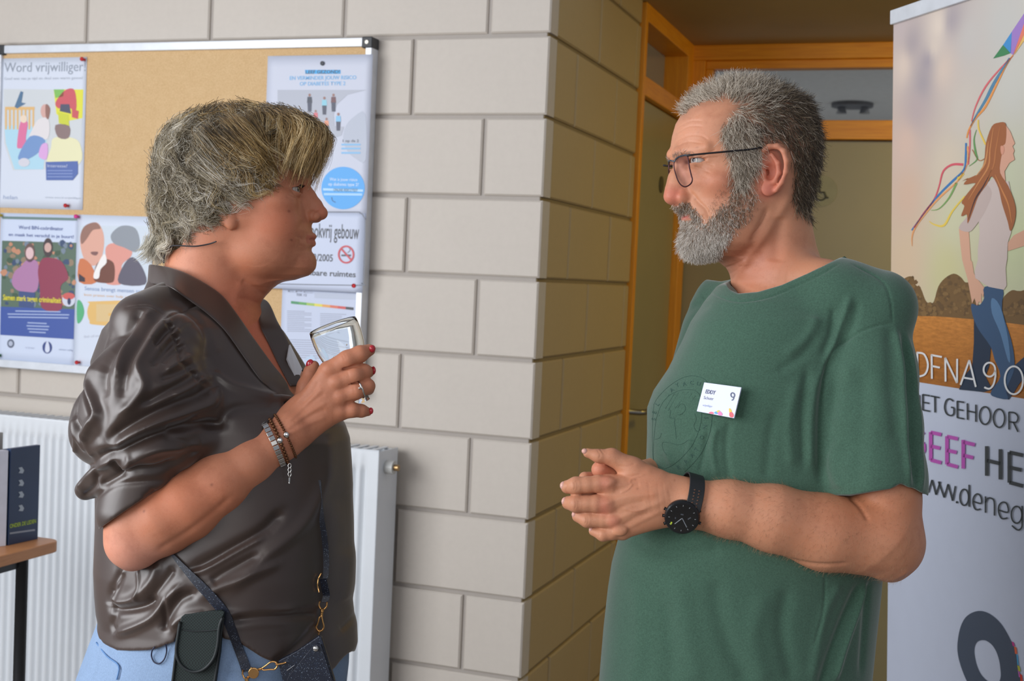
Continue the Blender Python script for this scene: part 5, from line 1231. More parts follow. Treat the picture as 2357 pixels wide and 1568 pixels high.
# the face stays free
def facecut(P): uu_ = P[:, 0]; vv_ = np.interp(uu_, [500, 545, 575, 620, 660, 700, 760], [560, 520, 478, 432, 396, 352, 330]); return (vv_-P[:, 1])*.75
HU.custom(facecut, (500, 330, -200), (800, 700, 200), 6, 's')
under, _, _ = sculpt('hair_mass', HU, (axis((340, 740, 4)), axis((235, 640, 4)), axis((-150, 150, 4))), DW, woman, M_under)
flow = []
for w in (-110, 110):
    for f in ((560, 240, .9, .1), (640, 255, .95, .25), (700, 290, .7, .8), (745, 345, .15, 1), (720, 390, -.15, 1), (690, 350, -.15, 1), (640, 330, -.45, .9), (600, 300, -.6, .8), (640, 400, -.3, .9), (600, 380, -.3, .9), (560, 440, .8, .4), (610, 440, .85, .2), (520, 420, .7, .6), (470, 400, .4, .8), (420, 350, -.1, 1),
              (385, 330, -.35, 1), (360, 420, -.05, 1), (440, 450, .3, .9), (500, 480, .7, .7), (550, 490, .7, .6), (400, 520, -.05, 1), (365, 575, -.8, .5), (450, 560, .35, 1), (510, 560, .6, .8), (420, 600, .1, 1), (480, 280, -.6, .55), (530, 330, -.3, .9), (560, 290, -.2, .9), (430, 280, -.7, .5)):
        flow.append((f[0], f[1], w, f[2], f[3], 0.0))
for f in ((480, 235, 0, -.8, .2, .1), (560, 230, 0, .6, .05, .3), (660, 250, 0, .9, .4, 0), (740, 320, 0, .3, 1, 0), (760, 380, 0, .0, 1, 0), (370, 330, 0, -.3, 1, 0), (345, 430, 0, 0, 1, 0), (350, 540, 0, -.1, 1, 0), (350, 580, 0, -.6, .7, 0), (400, 610, 0, .2, 1, 0)): flow.append(f)
hr = np.random.default_rng(11)
def scatter(n, ok, box, F, rg):
    out = []
    while len(out) < n:
        th = rg.normal(0, 1, (n*3, 3)); th /= np.linalg.norm(th, axis=1)[:, None]
        P = np.array(box[0]) + th*np.array(box[1])
        # push to the surface
        for _ in range(4):
            f0 = F(P.astype(np.float32)); g = (P-np.array(box[0])); g /= np.linalg.norm(g, axis=1)[:, None]; P = P - g*np.clip(f0, -30, 30)[:, None]*.8
        P = P[ok(P)]; out += list(P)
    return np.array(out[:n])
def edge_v(P): return np.interp(P[:, 0], [480, 520, 560, 600, 640, 680, 720, 790], [560, 520, 470, 425, 385, 350, 332, 330])
okr = lambda P: (P[:, 1] < edge_v(P)-6) & (P[:, 1] < 575) & (P[:, 2] < 125)
n1 = 900
st = scatter(n1, okr, ((520, 400, 0), (170, 150, 125)), HF, hr)
dens = hr.random(len(st)) < np.where(st[:, 2] > 60, .35, 1.0); st = st[dens]
front = st[:, 0] > 590
lev = hr.uniform(-24, 6, len(st))
G1 = grow(HF, st[~front], flow, 13, 10.2, lev[~front], .45, (1.0, 90), hr, 6)
G2 = grow(HF, st[front], flow, 13, 8.3, lev[front], .30, (.7, 105), hr, 5)
# fringe: curved locks that fall forward and tuck back towards the brow
nf = 260; FR = []
for _ in range(nf):
    a = hr.random()**.8; w0 = hr.uniform(-92, 40); p0 = np.array([600+120*a, 262+(max(0, a-.35)/.65)**2*26+abs(w0)*.16, w0])
    e = np.array([606+112*a+hr.normal(0, 7), 428-10*math.sin(a*3.1)+hr.normal(0, 13), w0*1.06+hr.normal(0, 8)])
    out_ = 34 + 30*a; p1 = p0 + np.array([out_*(.9 if a > .4 else .5), 14, 0]); p2 = e + np.array([26*a+8+hr.normal(0, 6), -78, 0])
    tt = np.linspace(0, 1, 13)[:, None]; L = (1-tt)**3*p0 + 3*tt*(1-tt)**2*p1 + 3*tt*tt*(1-tt)*p2 + tt**3*e
    L[:, 2] += np.where(w0 < 0, -1, 1)*14*np.sin(tt[:, 0]*3.14) + 4*np.sin(tt[:, 0]*hr.uniform(3, 8)+hr.uniform(0, 6)); L[:, 0] += hr.uniform(2, 9)*np.sin(tt[:, 0]*hr.uniform(4, 10)+hr.uniform(0, 6))
    FR.append(L)
# locks swept forward over the temple and the top of the ear
for _ in range(150):
    a = hr.random(); e = np.array([586+82*a+hr.normal(0, 8), 474-58*a+hr.normal(0, 8), -118+22*a]); p0 = np.array([480+110*a+hr.normal(0, 14), 380-50*a+hr.normal(0, 22), -122-6*hr.random()])
    p1 = p0 + np.array([30+20*a, 34, -10]); p2 = e + np.array([-34, -18-16*a, -8]); tt = np.linspace(0, 1, 13)[:, None]
    L = (1-tt)**3*p0 + 3*tt*(1-tt)**2*p1 + 3*tt*tt*(1-tt)*p2 + tt**3*e; L[:, 2] -= 6; L[:, 1] += hr.uniform(2, 7)*np.sin(tt[:, 0]*hr.uniform(4, 9)+hr.uniform(0, 6)); FR.append(L)
FR = np.array(FR)
C1 = locks(G1, 46, 8.5, 1.2, hr, .40, .45); C2 = locks(G2, 44, 8, 1.5, hr, .35, .4); C3 = locks(FR, 36, 6.0, 2.6, hr, .45, .5)
AL = np.concatenate([C1, C2, C3]); lockid = np.concatenate([np.repeat(np.arange(len(G1)), 46), len(G1)+np.repeat(np.arange(len(G2)), 44), len(G1)+len(G2)+np.repeat(np.arange(len(FR)), 36)])
root = AL[:, 3]; nl = lockid.max()+1; lr = hr.normal(0, .8, nl); lt = hr.random(nl)
# grey where it is grey: the back and the lower side; golden brown on top and in the fringe; each lock lighter or darker
isg = ((root[:, 0]-540)/38 - (root[:, 1]-380)/60 + lr[lockid] + hr.normal(0, .5, len(root))) > 0
light = (lt[lockid] + hr.normal(0, .16, len(root))) > .52
RH = .5*DW/FPX
for nm, mask, stops, rt_, lab in (('hair', isg & ~light, ((70, 52, 28), (122, 94, 52), (190, 156, 98)), (60, 46, 26), 'dark golden brown hair'), ('hair', isg & light, ((150, 118, 66), (222, 190, 130), (252, 234, 192)), (124, 96, 56), 'light golden hair'),
                              ('hair', ~isg & ~light, ((92, 80, 58), (148, 134, 104), (204, 190, 162)), (72, 60, 42), 'dark ash grey hair'), ('hair', ~isg & light, ((180, 168, 142), (230, 220, 200), (252, 248, 242)), (120, 106, 80), 'silver grey hair')):
    strands(nm, AL[mask], DW, woman, hair_mat(lab.replace(' ', '_'), [(0, lin(stops[0])), (.5, lin(stops[1])), (1, lin(stops[2]))], .36, lin(rt_)), RH*.8, .35, label=lab)
M_ash = hair_mat('ash_stray_hair', [(0, lin((120, 112, 90))), (1, lin((236, 230, 214)))], .36)
# stray hairs standing off the head
ns = 1100; ss = scatter(ns, lambda P: (P[:, 1] < edge_v(P)-10) & (P[:, 1] < 600) & (P[:, 2] < 110), ((520, 400, 0), (170, 150, 120)), HF, hr)
GS_ = grow(HF, ss, flow, 12, 10, hr.uniform(0, 7, ns), .8, (1.1, 55), hr, 22); strands('stray_hair', GS_ + np.cumsum(hr.normal(0, .5, GS_.shape), 1), DW, woman, M_ash, RH*.55, .3)
# nape wisps and the flick over the collar
nb = 150; wp = np.stack([hr.uniform(352, 400, nb), hr.uniform(545, 575, nb), hr.uniform(-70, 40, nb)], 1); L = []
for p in wp:
    q = p.copy(); d = np.array([-.3, 1.0, 0]); Lq = []
    bend = hr.uniform(-.9, .55)
    for s_ in range(10): Lq.append(q.copy()); d = d + np.array([bend*.16, -.07 if bend < 0 else 0, hr.normal(0, .03)]); d /= np.linalg.norm(d); q = q + d*5.5
    L.append(Lq)
strands('nape_hair', locks(np.array(L), 10, 3.5, 1.2, hr, .4, .5), DW, woman, M_ash, RH*.7, .3)
eb = []
for i in range(90):
    t_ = hr.random(); p = on(B, 668+t_*44, 409-6*math.sin(t_*3.1)+(1-t_)*3, .5); d = np.array([-.9+.2*t_, -.15-.2*t_, -.1]); eb.append([np.array(p)+d*k_*2.2+np.array([0, hr.normal(0, 1.2), 0]) for k_ in range(4)])
strands('eyebrow', np.array(eb), DW, woman, hair_mat('brow_hair_w', [(0, lin((60, 42, 30))), (1, lin((110, 80, 56)))]), RH*.6)
el = []
for i in range(34):
    t_ = i/33; p = np.array((692+6*t_, 437.5, -(34+26*(1-t_)))); d = np.array([.95, -.15, -.3]); el.append([p+d*k_*3+np.array([0, -.28*k_*k_, 0]) for k_ in range(5)])
strands('eyelash', np.array(el), DW, woman, hair_mat('lash', [(0, lin((20, 14, 12))), (1, lin((30, 22, 20)))]), RH*.7, .2)
# ================================================================== what the woman holds and wears
def P2W(p, D0): return to_world([p], D0)[0]
sW = DW/FPX
# drinking glass: revolved wall with thickness, tilted in the hand
t = NT('clear_glass'); t.set(Roughness=.0, Transmission_Weight=1.0, IOR=1.36); t.b.inputs['Base Color'].default_value = (.97, .99, .98, 1); M_glass = t.m
ga, gb = np.array(T(766, 749, -128)), np.array(T(831, 925, -98)); gax = (gb-ga); gl = np.linalg.norm(gax); gax /= gl
gx = np.cross(gax, (0, 0, 1.0)); gx /= np.linalg.norm(gx); gy = np.cross(gax, gx)
tiltv = .10
def revolve(prof, n=64):
    vs, fs = [], []
    for t_, r in prof:
        for i in range(n): a = 2*math.pi*i/n; vs.append(ga + gax*t_*gl + (gx*math.cos(a)+gy*math.sin(a))*r)
    m = len(prof)
    for j in range(m-1):
        for i in range(n): fs.append((j*n+i, j*n+(i+1) % n, (j+1)*n+(i+1) % n, (j+1)*n+i))
    fs.append(tuple(range(n))[::-1]); fs.append(tuple(range((m-1)*n, m*n))); return vs, fs
outp = [(.0, 54.0), (.06, 55.2), (.16, 55.5), (.28, 53.5), (.42, 48), (.56, 40), (.70, 31), (.80, 25), (.88, 21.5), (.95, 20.5), (1.0, 21)]
inp = [(.82, .5), (.815, 12), (.79, 20), (.70, 28.8), (.56, 38.2), (.42, 46.3), (.28, 51.9), (.16, 53.9), (.06, 53.7), (.004, 52.7)]
gv, gf = revolve(inp + [(-.006, 52.9)] + outp)
c_ = P2W(ga+gax*gl, DW)
glass = empty('drinking_glass', c_, label='empty tapered drinking glass tilted in the fingers of the woman', cat='glass')
gm = MB().add(to_world(gv, DW), gf).link('glass_bowl', glass, M_glass, smooth=True)
fix_normals(gm)
for k in range(9):       # a few drops left on the inside wall
    a = rng.uniform(0, 6.28); tt = rng.uniform(.2, .7); r = np.interp(tt, [q[0] for q in inp[::-1]], [q[1] for q in inp[::-1]])
    blob('water_drop', ga+gax*tt*gl+(gx*math.cos(a)+gy*math.sin(a))*(r-.6), (1.6, 2.0, 1.6), DW, glass, M_glass, n=10)
# ring with a stone
M_silver = plain('polished_silver', (206, 204, 200), .14, 1.0, var=.03); M_gold2 = plain('warm_gold_metal', (232, 176, 110), .18, 1.0, var=.03)
rc = np.array(T(829, 896, WH-7)); rax = np.array((26, -11, 10.0))
ringm = empty('finger_ring', P2W(rc, DW), label='silver ring with a small clear stone on the ring finger of the woman', cat='ring')
lp = loop_around(rc, rax, 19.8, 20.2); MB().tube(list(to_world(lp, DW)), 2.0*sW, 10, close=True).link('ring_band', ringm, M_silver, smooth=True)
gp = rc + np.array((1, -3, -21.0)); blob('ring_setting', gp, (3.4, 3.4, 3.0), DW, ringm, M_silver, n=10); blob('stone', gp+np.array((0, 0, -2.6)), (3.6, 3.6, 2.6), DW, ringm, M_glass, n=8)
# bracelets on the forearm
def arm_loop(px, py, w, ang, r1, r2, n): return loop_around(T(px, py, w), (math.cos(ang), math.sin(ang), .28), r1, r2, n)
M_bead = plain('bronze_bead', (112, 74, 48), .18, .65, var=.3, scale=200)
def bead_bracelet(name, px, py, w, ang, r1, r2, nb, rb, label, charm=True):
    e = empty(name, P2W(T(px, py, w), DW), label=label, cat='bracelet'); lp = arm_loop(px, py, w, ang, r1, r2, nb)
    base = None
    for i, p in enumerate(lp):
        if base is None: base = blob('bead', p, (rb, rb*.9, rb), DW, e, M_bead, n=8); first = base; b0p = to_world([p], DW)[0]
        else:
            o = first.copy(); COL.objects.link(o); o.parent = e; o.location = Vector(to_world([p], DW)[0]-b0p)
    if charm:
        q = min(lp, key=lambda z: z[2]); q = q + np.array((0, 0, -rb*.6)); blob('ring_charm', q, (6.4, 6.4, 2.4), DW, e, M_silver, (0, 0, 20), 12); 
    return e
angW = math.atan2(-.50, .80)
bead_bracelet('bead_bracelet', 655, 1004, -196, angW+.10, 53, 51, 52, 3.3, 'thin dark bead bracelet nearest the hand of the woman')
bead_bracelet('bead_bracelet', 640, 1016, -202, angW+.16, 56, 54, 40, 4.5, 'thicker brown bead bracelet in the middle on the wrist of the woman')
e = empty('link_bracelet', P2W(T(627, 1022, -206), DW), label='silver flat link bracelet with a hanging charm on the wrist of the woman', cat='bracelet')
lp = arm_loop(627, 1023, -206, angW+.13, 57, 56, 34); cen = np.array(T(627, 1023, -206))
for i in range(34):
    a, b = lp[i], lp[(i+1) % 34]; tg = (b-a); ln = np.linalg.norm(tg); tg /= ln; rd = a-cen; rd -= rd.dot(tg)*tg; rd /= np.linalg.norm(rd); ax_ = np.cross(tg, rd)
    mb = MB(); o = a + rd*.2 - ax_*6.2; vs = [o, o+tg*ln*.88, o+tg*ln*.88+ax_*12.4, o+ax_*12.4]; vs += [v+rd*3 for v in vs]
    mb.add(to_world(vs, DW), [(3, 2, 1, 0), (4, 5, 6, 7), (0, 1, 5, 4), (1, 2, 6, 5), (2, 3, 7, 6), (3, 0, 4, 7)]).link('link', e, M_silver, bevel=.0005)
lo_ = max(lp, key=lambda z: z[1]-.6*z[2]); lo_ = np.array(T(667, 1068, -236))
for k in range(3): 
    c = lo_ + np.array((0, 4+9*k, -2.0)); MB().tube(list(to_world([c+np.array((3.2*math.cos(q), 5*math.sin(q), 0)) for q in np.linspace(0, 6.28, 14, endpoint=False)], DW)), 1.1*sW, 6, close=True).link('chain_link', e, M_silver, smooth=True)
tubeP('charm_bar', [lo_+np.array((0, 26, -2)), lo_+np.array((-1, 42, -2))], [2.2, 1.6], DW, e, M_silver)
# name badge on the far lapel, seen almost edge-on
bz = inn2[6][2]-14
bq = [T(668, 793, bz+24), T(696, 850, bz+18), T(684, 880, bz-4), T(662, 826, bz+2)]
nb_ = empty('name_badge', P2W(bq[0], DW), label='white name badge on the blouse of the woman, seen edge on beside the glass', cat='name badge')
vs = [np.array(p) for p in bq]; vs += [v+np.array((-4, 2, 6)) for v in vs]
MB().add(to_world(vs, DW), [(0, 1, 2, 3), (7, 6, 5, 4), (4, 5, 1, 0), (5, 6, 2, 1), (6, 7, 3, 2), (7, 4, 0, 3)]).link('badge_card', nb_, plain('badge_white', (206, 208, 214), .3))
# thin black cord behind the neck
tubeP('neck_cord', [T(498, 556, -116), T(480, 562, -112), T(450, 567, -112), T(420, 566, -106), T(398, 566, -98), T(384, 574, -82), T(378, 590, -70), T(377, 606, -66)], 1.6, DW, None, plain('black_cord', (34, 34, 40), .5), label='thin black cord running from behind the ear into the collar of the woman', cat='cord')
# glitter strap, swivel clips and phone bag
t = NT('navy_glitter_leather'); t.set(Roughness=.35); nz = t.n('ShaderNodeTexVoronoi'); nz.inputs['Scale'].default_value = 1700; tc = t.n('ShaderNodeTexCoord'); t.l(tc.outputs['Object'], nz.inputs['Vector'])
wn = t.n('ShaderNodeSeparateColor'); t.l(nz.outputs['Color'], wn.inputs[0])
t.base(t.ramp(wn.outputs[0], [(0, lin((14, 20, 36))), (.95, lin((18, 26, 44))), (.97, lin((50, 70, 100))), (1, lin((150, 164, 180)))])); t.bump(nz.outputs['Distance'], .3, .0004); M_glit = t.m
def sO(x, y, lift=4):
    a = surf_w(S, x, y); b = surf_w(J, x, y); c = [q for q in (a, b) if q is not None]; return T(x, y, (min(c) if c else -200)-lift)
bag = empty('phone_bag', P2W(sO(710, 1560), DW), label='small dark navy glitter crossbody phone bag at the front of the woman', cat='bag')
pol = cB((1185, 1450), (1300, 1390), (1430, 1300), (1445, 1310), (1530, 1600), (1560, 1800), (1300, 1900), (1225, 1620))
def slab(name, pts, thick, lift, D0, parent, mat, w=None, **k):
    ww = w if w is not None else min(sO(x, y)[2] for x, y in pts if y < 1560) - lift
    F_ = [np.array(T(x, y, ww)) for x, y in pts]; n = len(F_); vs = F_ + [p + np.array((0, 0, thick)) for p in F_]
    mb = MB(); mb.add(to_world(vs, D0), [tuple(range(n))[::-1], tuple(range(n, 2*n))] + [(i, (i+1) % n, n+(i+1) % n, n+i) for i in range(n)]); return mb.link(name, parent, mat, bevel=.0012, **k), ww
bbody, bw_ = slab('bag_body', pol, 16, 18, DW, bag, M_glit)
flap, _ = slab('flap', smooth_poly(cB((1240, 1560), (1290, 1490), (1370, 1390), (1405, 1352), (1432, 1352), (1450, 1380), (1530, 1640), (1560, 1820), (1330, 1880), (1250, 1640)), 3), 5, 0, DW, bag, M_glit, w=bw_-6)
blob('snap_stud', T(*cB((1410, 1376))[0], bw_-9), (6.5, 6.5, 4), DW, bag, M_silver, n=14)
slab('zip_pull', cB((1235, 1505), (1290, 1468), (1282, 1480), (1240, 1512)), 2, 0, DW, bag, plain('grey_zip', (120, 120, 124), .3, .8), w=bw_-8)
st1 = [sO(x, y, 5) for x, y in cB((1432, 375), (1436, 470), (1442, 600), (1455, 700), (1465, 800), (1466, 900), (1462, 960))]
ribbon('strap', st1, [6, 9, 14, 17, 17, 17, 16], 3, DW, bag, M_glit)
st1b = [sO(x, y, 8) for x, y in cB((1452, 965), (1462, 1020), (1470, 1060), (1460, 1100))]; ribbon('strap_end', st1b, [17, 19, 18, 15], 4, DW, bag, M_glit)
st2 = [sO(x, y, 5) for x, y in cB((550, 808), (640, 910), (720, 995), (800, 1080), (868, 1165), (905, 1250), (950, 1370), (985, 1460), (1000, 1510))]
ribbon('strap', st2, [5, 13, 19, 21, 21, 19, 19, 20, 20], 3, DW, bag, M_glit)
def clip(c, ang, sc=1.0, w=None):
    """swivel hook: D-ring, barrel and teardrop gate along a direction"""
    d = np.array((math.cos(ang), math.sin(ang), 0)); n_ = np.array((-d[1], d[0], 0)); c = np.array(c, float); q = lambda a, b: c + d*a*sc + n_*b*sc
    ec = lambda pts, r, nm, cl=False: MB().tube(list(to_world(smooth_poly(pts, 4, cl), DW)), r*sW, 8, close=cl).link(nm, bag, M_gold2, smooth=True)
    ec([q(0, -10), q(12, -11), q(20, -6), q(23, 0), q(20, 6), q(12, 11), q(0, 10)], 1.9, 'd_ring'); ec([q(20, 0), q(28, 0)], 4, 'clip_barrel'); ec([q(28, 0), q(42, 0)], 3, 'clip_barrel')
    ec([q(42, 0), q(46, 5), q(62, 8), q(74, 11), q(82, 6), q(84, 0), q(80, -7), q(70, -10), q(56, -5), q(44, -1)], 1.9, 'hook', True)
    ec([q(80, 0), q(96, 2), q(108, 2)], 1.7, 'eyelet_ring')
c = np.array(sO(*cB((1455, 1095))[0], 12)); clip(c, math.radians(97), .78)
MB().tube(list(to_world([np.array(sO(*cB((x, y))[0], 9)) for x, y in ((1442, 930), (1425, 960), (1420, 1000), (1430, 1040))], DW)), 1.6*sW, 8).link('buckle', bag, M_gold2, smooth=True)
c = np.array(T(*cB((1020, 1512))[0], bw_-4)); clip(c + np.array((-8, 3, 0)), math.radians(-16), .80)
o = slab('hanging_disc', ell(*cB((1040, 1522))[0], 12.5, 13, 28), 3, 0, DW, bag, M_gold2, w=bw_-14)
MB().tube(list(to_world([np.array(T(*cB((x, y))[0], bw_-8)) for x, y in ((978, 1500), (975, 1525), (985, 1550), (1005, 1555), (1020, 1540))], DW)), 1.9*sW, 8).link('d_ring', bag, M_gold2, smooth=True)
tubeP('hook', [T(*cB((x, y))[0], bw_-8) for x, y in ((998, 1548), (1000, 1568), (1004, 1600))], 4, DW, bag, M_gold2)
# black woven pouch clipped at the waist
t = NT('black_woven_nylon'); t.set(Roughness=.7); ck = t.n('ShaderNodeTexChecker'); ck.inputs['Scale'].default_value = 520; tc = t.n('ShaderNodeTexCoord'); t.l(tc.outputs['Object'], ck.inputs[0])
t.base(t.ramp(ck.outputs['Fac'], [(0, lin((12, 20, 20))), (1, lin((32, 48, 46)))])); t.bump(ck.outputs['Fac'], .5, .0006); M_nyl = t.m
pouch = empty('belt_pouch', P2W(sO(450, 1500), DW), label='black woven belt pouch with flap on the hip of the woman', cat='pouch')
pb, pw = slab('pouch_body', cB((600, 1230), (620, 1180), (850, 1150), (862, 1190), (845, 1260), (835, 1400), (800, 1700), (550, 1700), (575, 1450)), 26, 14, DW, pouch, M_nyl)
fl, _ = slab('flap', smooth_poly(cB((606, 1210), (640, 1175), (850, 1150), (858, 1190), (838, 1240), (826, 1360), (800, 1440), (740, 1500), (670, 1510), (610, 1470), (582, 1400), (592, 1300)), 3), 7, 0, DW, pouch, M_nyl, w=pw-9)
M_bind = plain('black_binding', (26, 32, 34), .6)
tubeP('flap_binding', [T(x, y, pw-10) for x, y in cB((606, 1215), (592, 1300), (582, 1400), (610, 1472), (672, 1512), (742, 1500), (800, 1440), (826, 1360), (838, 1245), (858, 1192))], 3.2, DW, pouch, M_bind)
tubeP('flap_seam', [T(x, y, pw-9.5) for x, y in cB((615, 1262), (680, 1272), (760, 1270), (836, 1262))], 1.6, DW, pouch, M_bind)
tubeP('body_binding', [T(x, y, pw-1) for x, y in cB((600, 1230), (575, 1450), (552, 1640))], 3, DW, pouch, M_bind); tubeP('body_binding', [T(x, y, pw-1) for x, y in cB((862, 1190), (845, 1300), (832, 1420), (800, 1640))], 3, DW, pouch, M_bind)
# hanging loop of elastic below the hem
tubeP('elastic_loop', [sO(x, y, 5) for x, y in cB((520, 1350), (525, 1390), (510, 1440), (480, 1465), (450, 1455), (435, 1420), (440, 1385), (455, 1365))], 1.5, DW, None, plain('navy_elastic', (28, 32, 60), .6), label='thin dark elastic loop hanging below the blouse hem of the woman', cat='loop')
# ================================================================== the man
DM = 1.80; sM = DM/FPX
M_skinm = skin_mat('man_skin', 700)
feet = to_world([(1690, 2973, 70)], DM)[0]
man = empty('person', (feet[0], feet[1], 0), label='bearded man with glasses and green T-shirt, standing with clasped hands before the banner', cat='person')
HA = .30; ca_, sa_ = math.cos(HA), math.sin(HA); HC = 1740.0
def to_loc(P):
    du, dw = P[:, 0]-HC, P[:, 2]; return np.stack([HC + du*ca_ + dw*sa_, P[:, 1], -du*sa_ + dw*ca_], 1).astype(np.float32)
def from_loc(P):
    P = np.asarray(P, float).reshape(-1, 3); du, dw = P[:, 0]-HC, P[:, 2]; return np.stack([HC + du*ca_ - dw*sa_, P[:, 1], du*sa_ + dw*ca_], 1)
def HL(px, py, wl):
    """feature of the turned head seen at a pixel, wl to the side of its midline -> head frame"""
    ul = px
    for _ in range(4):
        w = (ul-HC)*sa_ + wl*ca_; k = 1+w/FPX; ul = HC + ((CX+(px-CX)*k - HC) + wl*sa_)/ca_
    return (ul, CY+(py-CY)*k, wl)
H = Field(); H.k = 10
H.ell((1716, 334, 0), (168, 142, 120), k=0); H.ell((1778, 345, 0), (104, 118, 116), k=30)
Lm = [(235, 1600, 1860, 96), (262, 1568, 1872, 106), (290, 1549, 1880, 112), (318, 1540, 1880, 115), (343, 1535, 1880, 116), (362, 1531, 1880, 117), (376, 1532, 1880, 117), (392, 1540, 1880, 116), (412, 1545, 1880, 115), (440, 1550, 1876, 113), (470, 1556, 1860, 110), (490, 1557, 1830, 106), (505, 1560, 1812, 102), (520, 1565, 1795, 98), (540, 1563, 1780, 92), (565, 1564, 1760, 82), (582, 1572, 1740, 68), (594, 1592, 1710, 46)]
fn, lo, hi = loft(Lm, 2.15); H.custom(fn, lo, hi, 16)
for g_ in (-1, 1):
    H.ell((1612, 430, 70*g_), (40, 30, 34), (0, -20*g_, 0), 18)                        # cheek
    H.ell((1640, 395, 88*g_), (44, 22, 22), (0, -22*g_, 0), 18)                        # cheekbone
    H.ell((1660, 520, 72*g_), (60, 50, 26), (0, -14*g_, 10), 26)                       # jaw
    H.cap((1538, 363, 16*g_), (1578, 357, 78*g_), 13, 10, 12)                           # brow ridge
    H.ell((1543, 388, 46*g_), (22, 15, 25), (0, -20*g_, 0), 12, 's')
    ey = np.array((1574, 384, 48*g_), np.float32); H.ell(tuple(ey), (26, 22, 23), k=5)
    def lidm(P, ey=ey):
        q = P-ey; r = np.sqrt((q*q).sum(1)); f = -q[:, 0]; opn = np.abs(q[:, 1]-.5) - (.8+.27*np.clip(f+6, 0, 15))
        return np.maximum(np.maximum(r-34, 17-r), np.maximum(opn, -f-4))
    H.custom(lidm, ey-36, ey+36, 2, 's'); H.ell(tuple(ey), (19.5, 19.5, 19.5), k=0, mode='s')
    H.ell((1556, 462, 20*g_), (23, 15.5, 11), (0, 14*g_, -6), 7); H.ell((1546, 476, 11*g_), (12, 4.5, 5), (0, 12*g_, 0), 2.5, 's')
H.chain([(1560, 390, 0), (1550, 430, 0), (1552, 462, 0)], [18, 24, 24], 12)
H.chain([(1552, 392, 0), (1539, 416, 0), (1532, 442, 0)], [13, 15, 18], 9); H.ell((1531.5, 459, 0), (21, 19.5, 20), k=8)
H.ell((1552, 481, 0), (15, 9, 12), k=8)
H.chain([(1582, 503, -30), (1570, 499, -17), (1563, 498, 0), (1570, 499, 17), (1582, 503, 30)], [3, 5, 6, 5, 3], 5)
H.chain([(1582, 507, -28), (1571, 509, -16), (1564, 510, 0), (1571, 509, 16), (1582, 507, 28)], [3, 6, 7, 6, 3], 5)
H.chain([(1584, 504.5, -33), (1572, 504, -20), (1558, 503.5, 0), (1572, 504, 20), (1584, 504.5, 33)], [1.5, 1.5, 1.6, 1.5, 1.5], 2, 's')
H.ell((1580, 560, 0), (24, 28, 36), k=14)
M = Field(); M.k = 10
M.custom(lambda P: H(to_loc(P)), (1470, 150, -240), (1930, 620, 240), 0)
def TE(px, py, w, r): return TR(px, py, w, r)
# near ear
ellT(M, 1780, 392, -121, (30, 52, 9), (0, -14, -8), 6)
chainT(M, [(1762, 386, -124, 5), (1753, 366, -127, 6), (1756, 347, -131, 6.5), (1770, 338, -135, 6.5), (1789, 337, -139, 6.5), (1804, 349, -143, 6.5), (1810, 372, -145, 6), (1808, 396, -143, 6), (1799, 420, -138, 5.5), (1786, 438, -132, 5.5)], 5)
ellT(M, 1769, 434, -126, (18, 18, 8), (0, -10, 0), 7)
ellT(M, 1775, 398, -133, (15, 22, 12), (0, -10, -10), 5, 's')
ellT(M, 1786, 362, -139, (13, 17, 7), (0, -10, 20), 4, 's'); chainT(M, [(1802, 372, -141, 2.6), (1803, 398, -140, 2.6), (1794, 420, -134, 2.4)], 4, 's')
chainT(M, [(1776, 356, -131, 4.5), (1790, 376, -136, 5.5), (1792, 398, -136, 5.5), (1783, 418, -131, 5.5), (1770, 422, -128, 5)], 5)
ellT(M, 1758, 401, -127, (7, 11, 6), (0, 10, 0), 5); ellT(M, 1766, 397, -121, (4.5, 7, 10), k=3, mode='s')
M.ell((1850, 392, 92), (26, 52, 12), k=8)
# neck, shoulders and trunk (under the shirt)
M.chain([(1762, 500, 0), (1772, 560, 5), (1795, 650, 12), (1806, 720, 20)], [98, 96, 102, 106], 24)
M.ell((1694, 586, 0), (52, 32, 54), (0, 0, 30), 26)
M.chain([(1800, 640, -60), (1880, 668, -110), (1960, 705, -135)], [62, 54, 56], 34); M.chain([(1800, 660, 60), (1770, 712, 170)], [50, 34], 20)
TL = [(650, 1712, 1900, 92), (690, 1674, 1955, 142), (740, 1634, 1992, 172), (800, 1600, 2015, 186), (860, 1556, 2020, 194), (935, 1512, 2020, 201), (1000, 1510, 2015, 201), (1060, 1508, 2010, 201), (1120, 1492, 2008, 204), (1180, 1467, 2004, 210), (1240, 1447, 2000, 213), (1360, 1424, 1990, 215), (1450, 1420, 1980, 211), (1600, 1440, 1960, 201), (1720, 1470, 1930, 184)]
fn, lo, hi = loft(TL, 2.2); M.custom(fn, lo, hi, 30)
# near arm
WA = -200
chainT(M, [(2000, 730, -130, 66), (2018, 950, -170, 70), (2040, 1140, WA, 74), (2050, 1240, WA-4, 74)], 20)
chainT(M, [(2052, 1262, WA-4, 70), (2024, 1236, WA-8, 92), (1900, 1226, -226, 86), (1780, 1194, -238, 76), (1680, 1172, -236, 64), (1590, 1160, -226, 54)], 18)
ellT(M, 2050, 1306, WA+8, (30, 30, 34), k=24)
# far arm: upper arm behind the chest, forearm to the clasped hands
chainT(M, [(1665, 800, 190, 50), (1600, 960, 225, 54), (1640, 1090, 170, 56)], 16); chainT(M, [(1640, 1090, 170, 56), (1540, 1096, 20, 50), (1480, 1104, -80, 44)], 24)
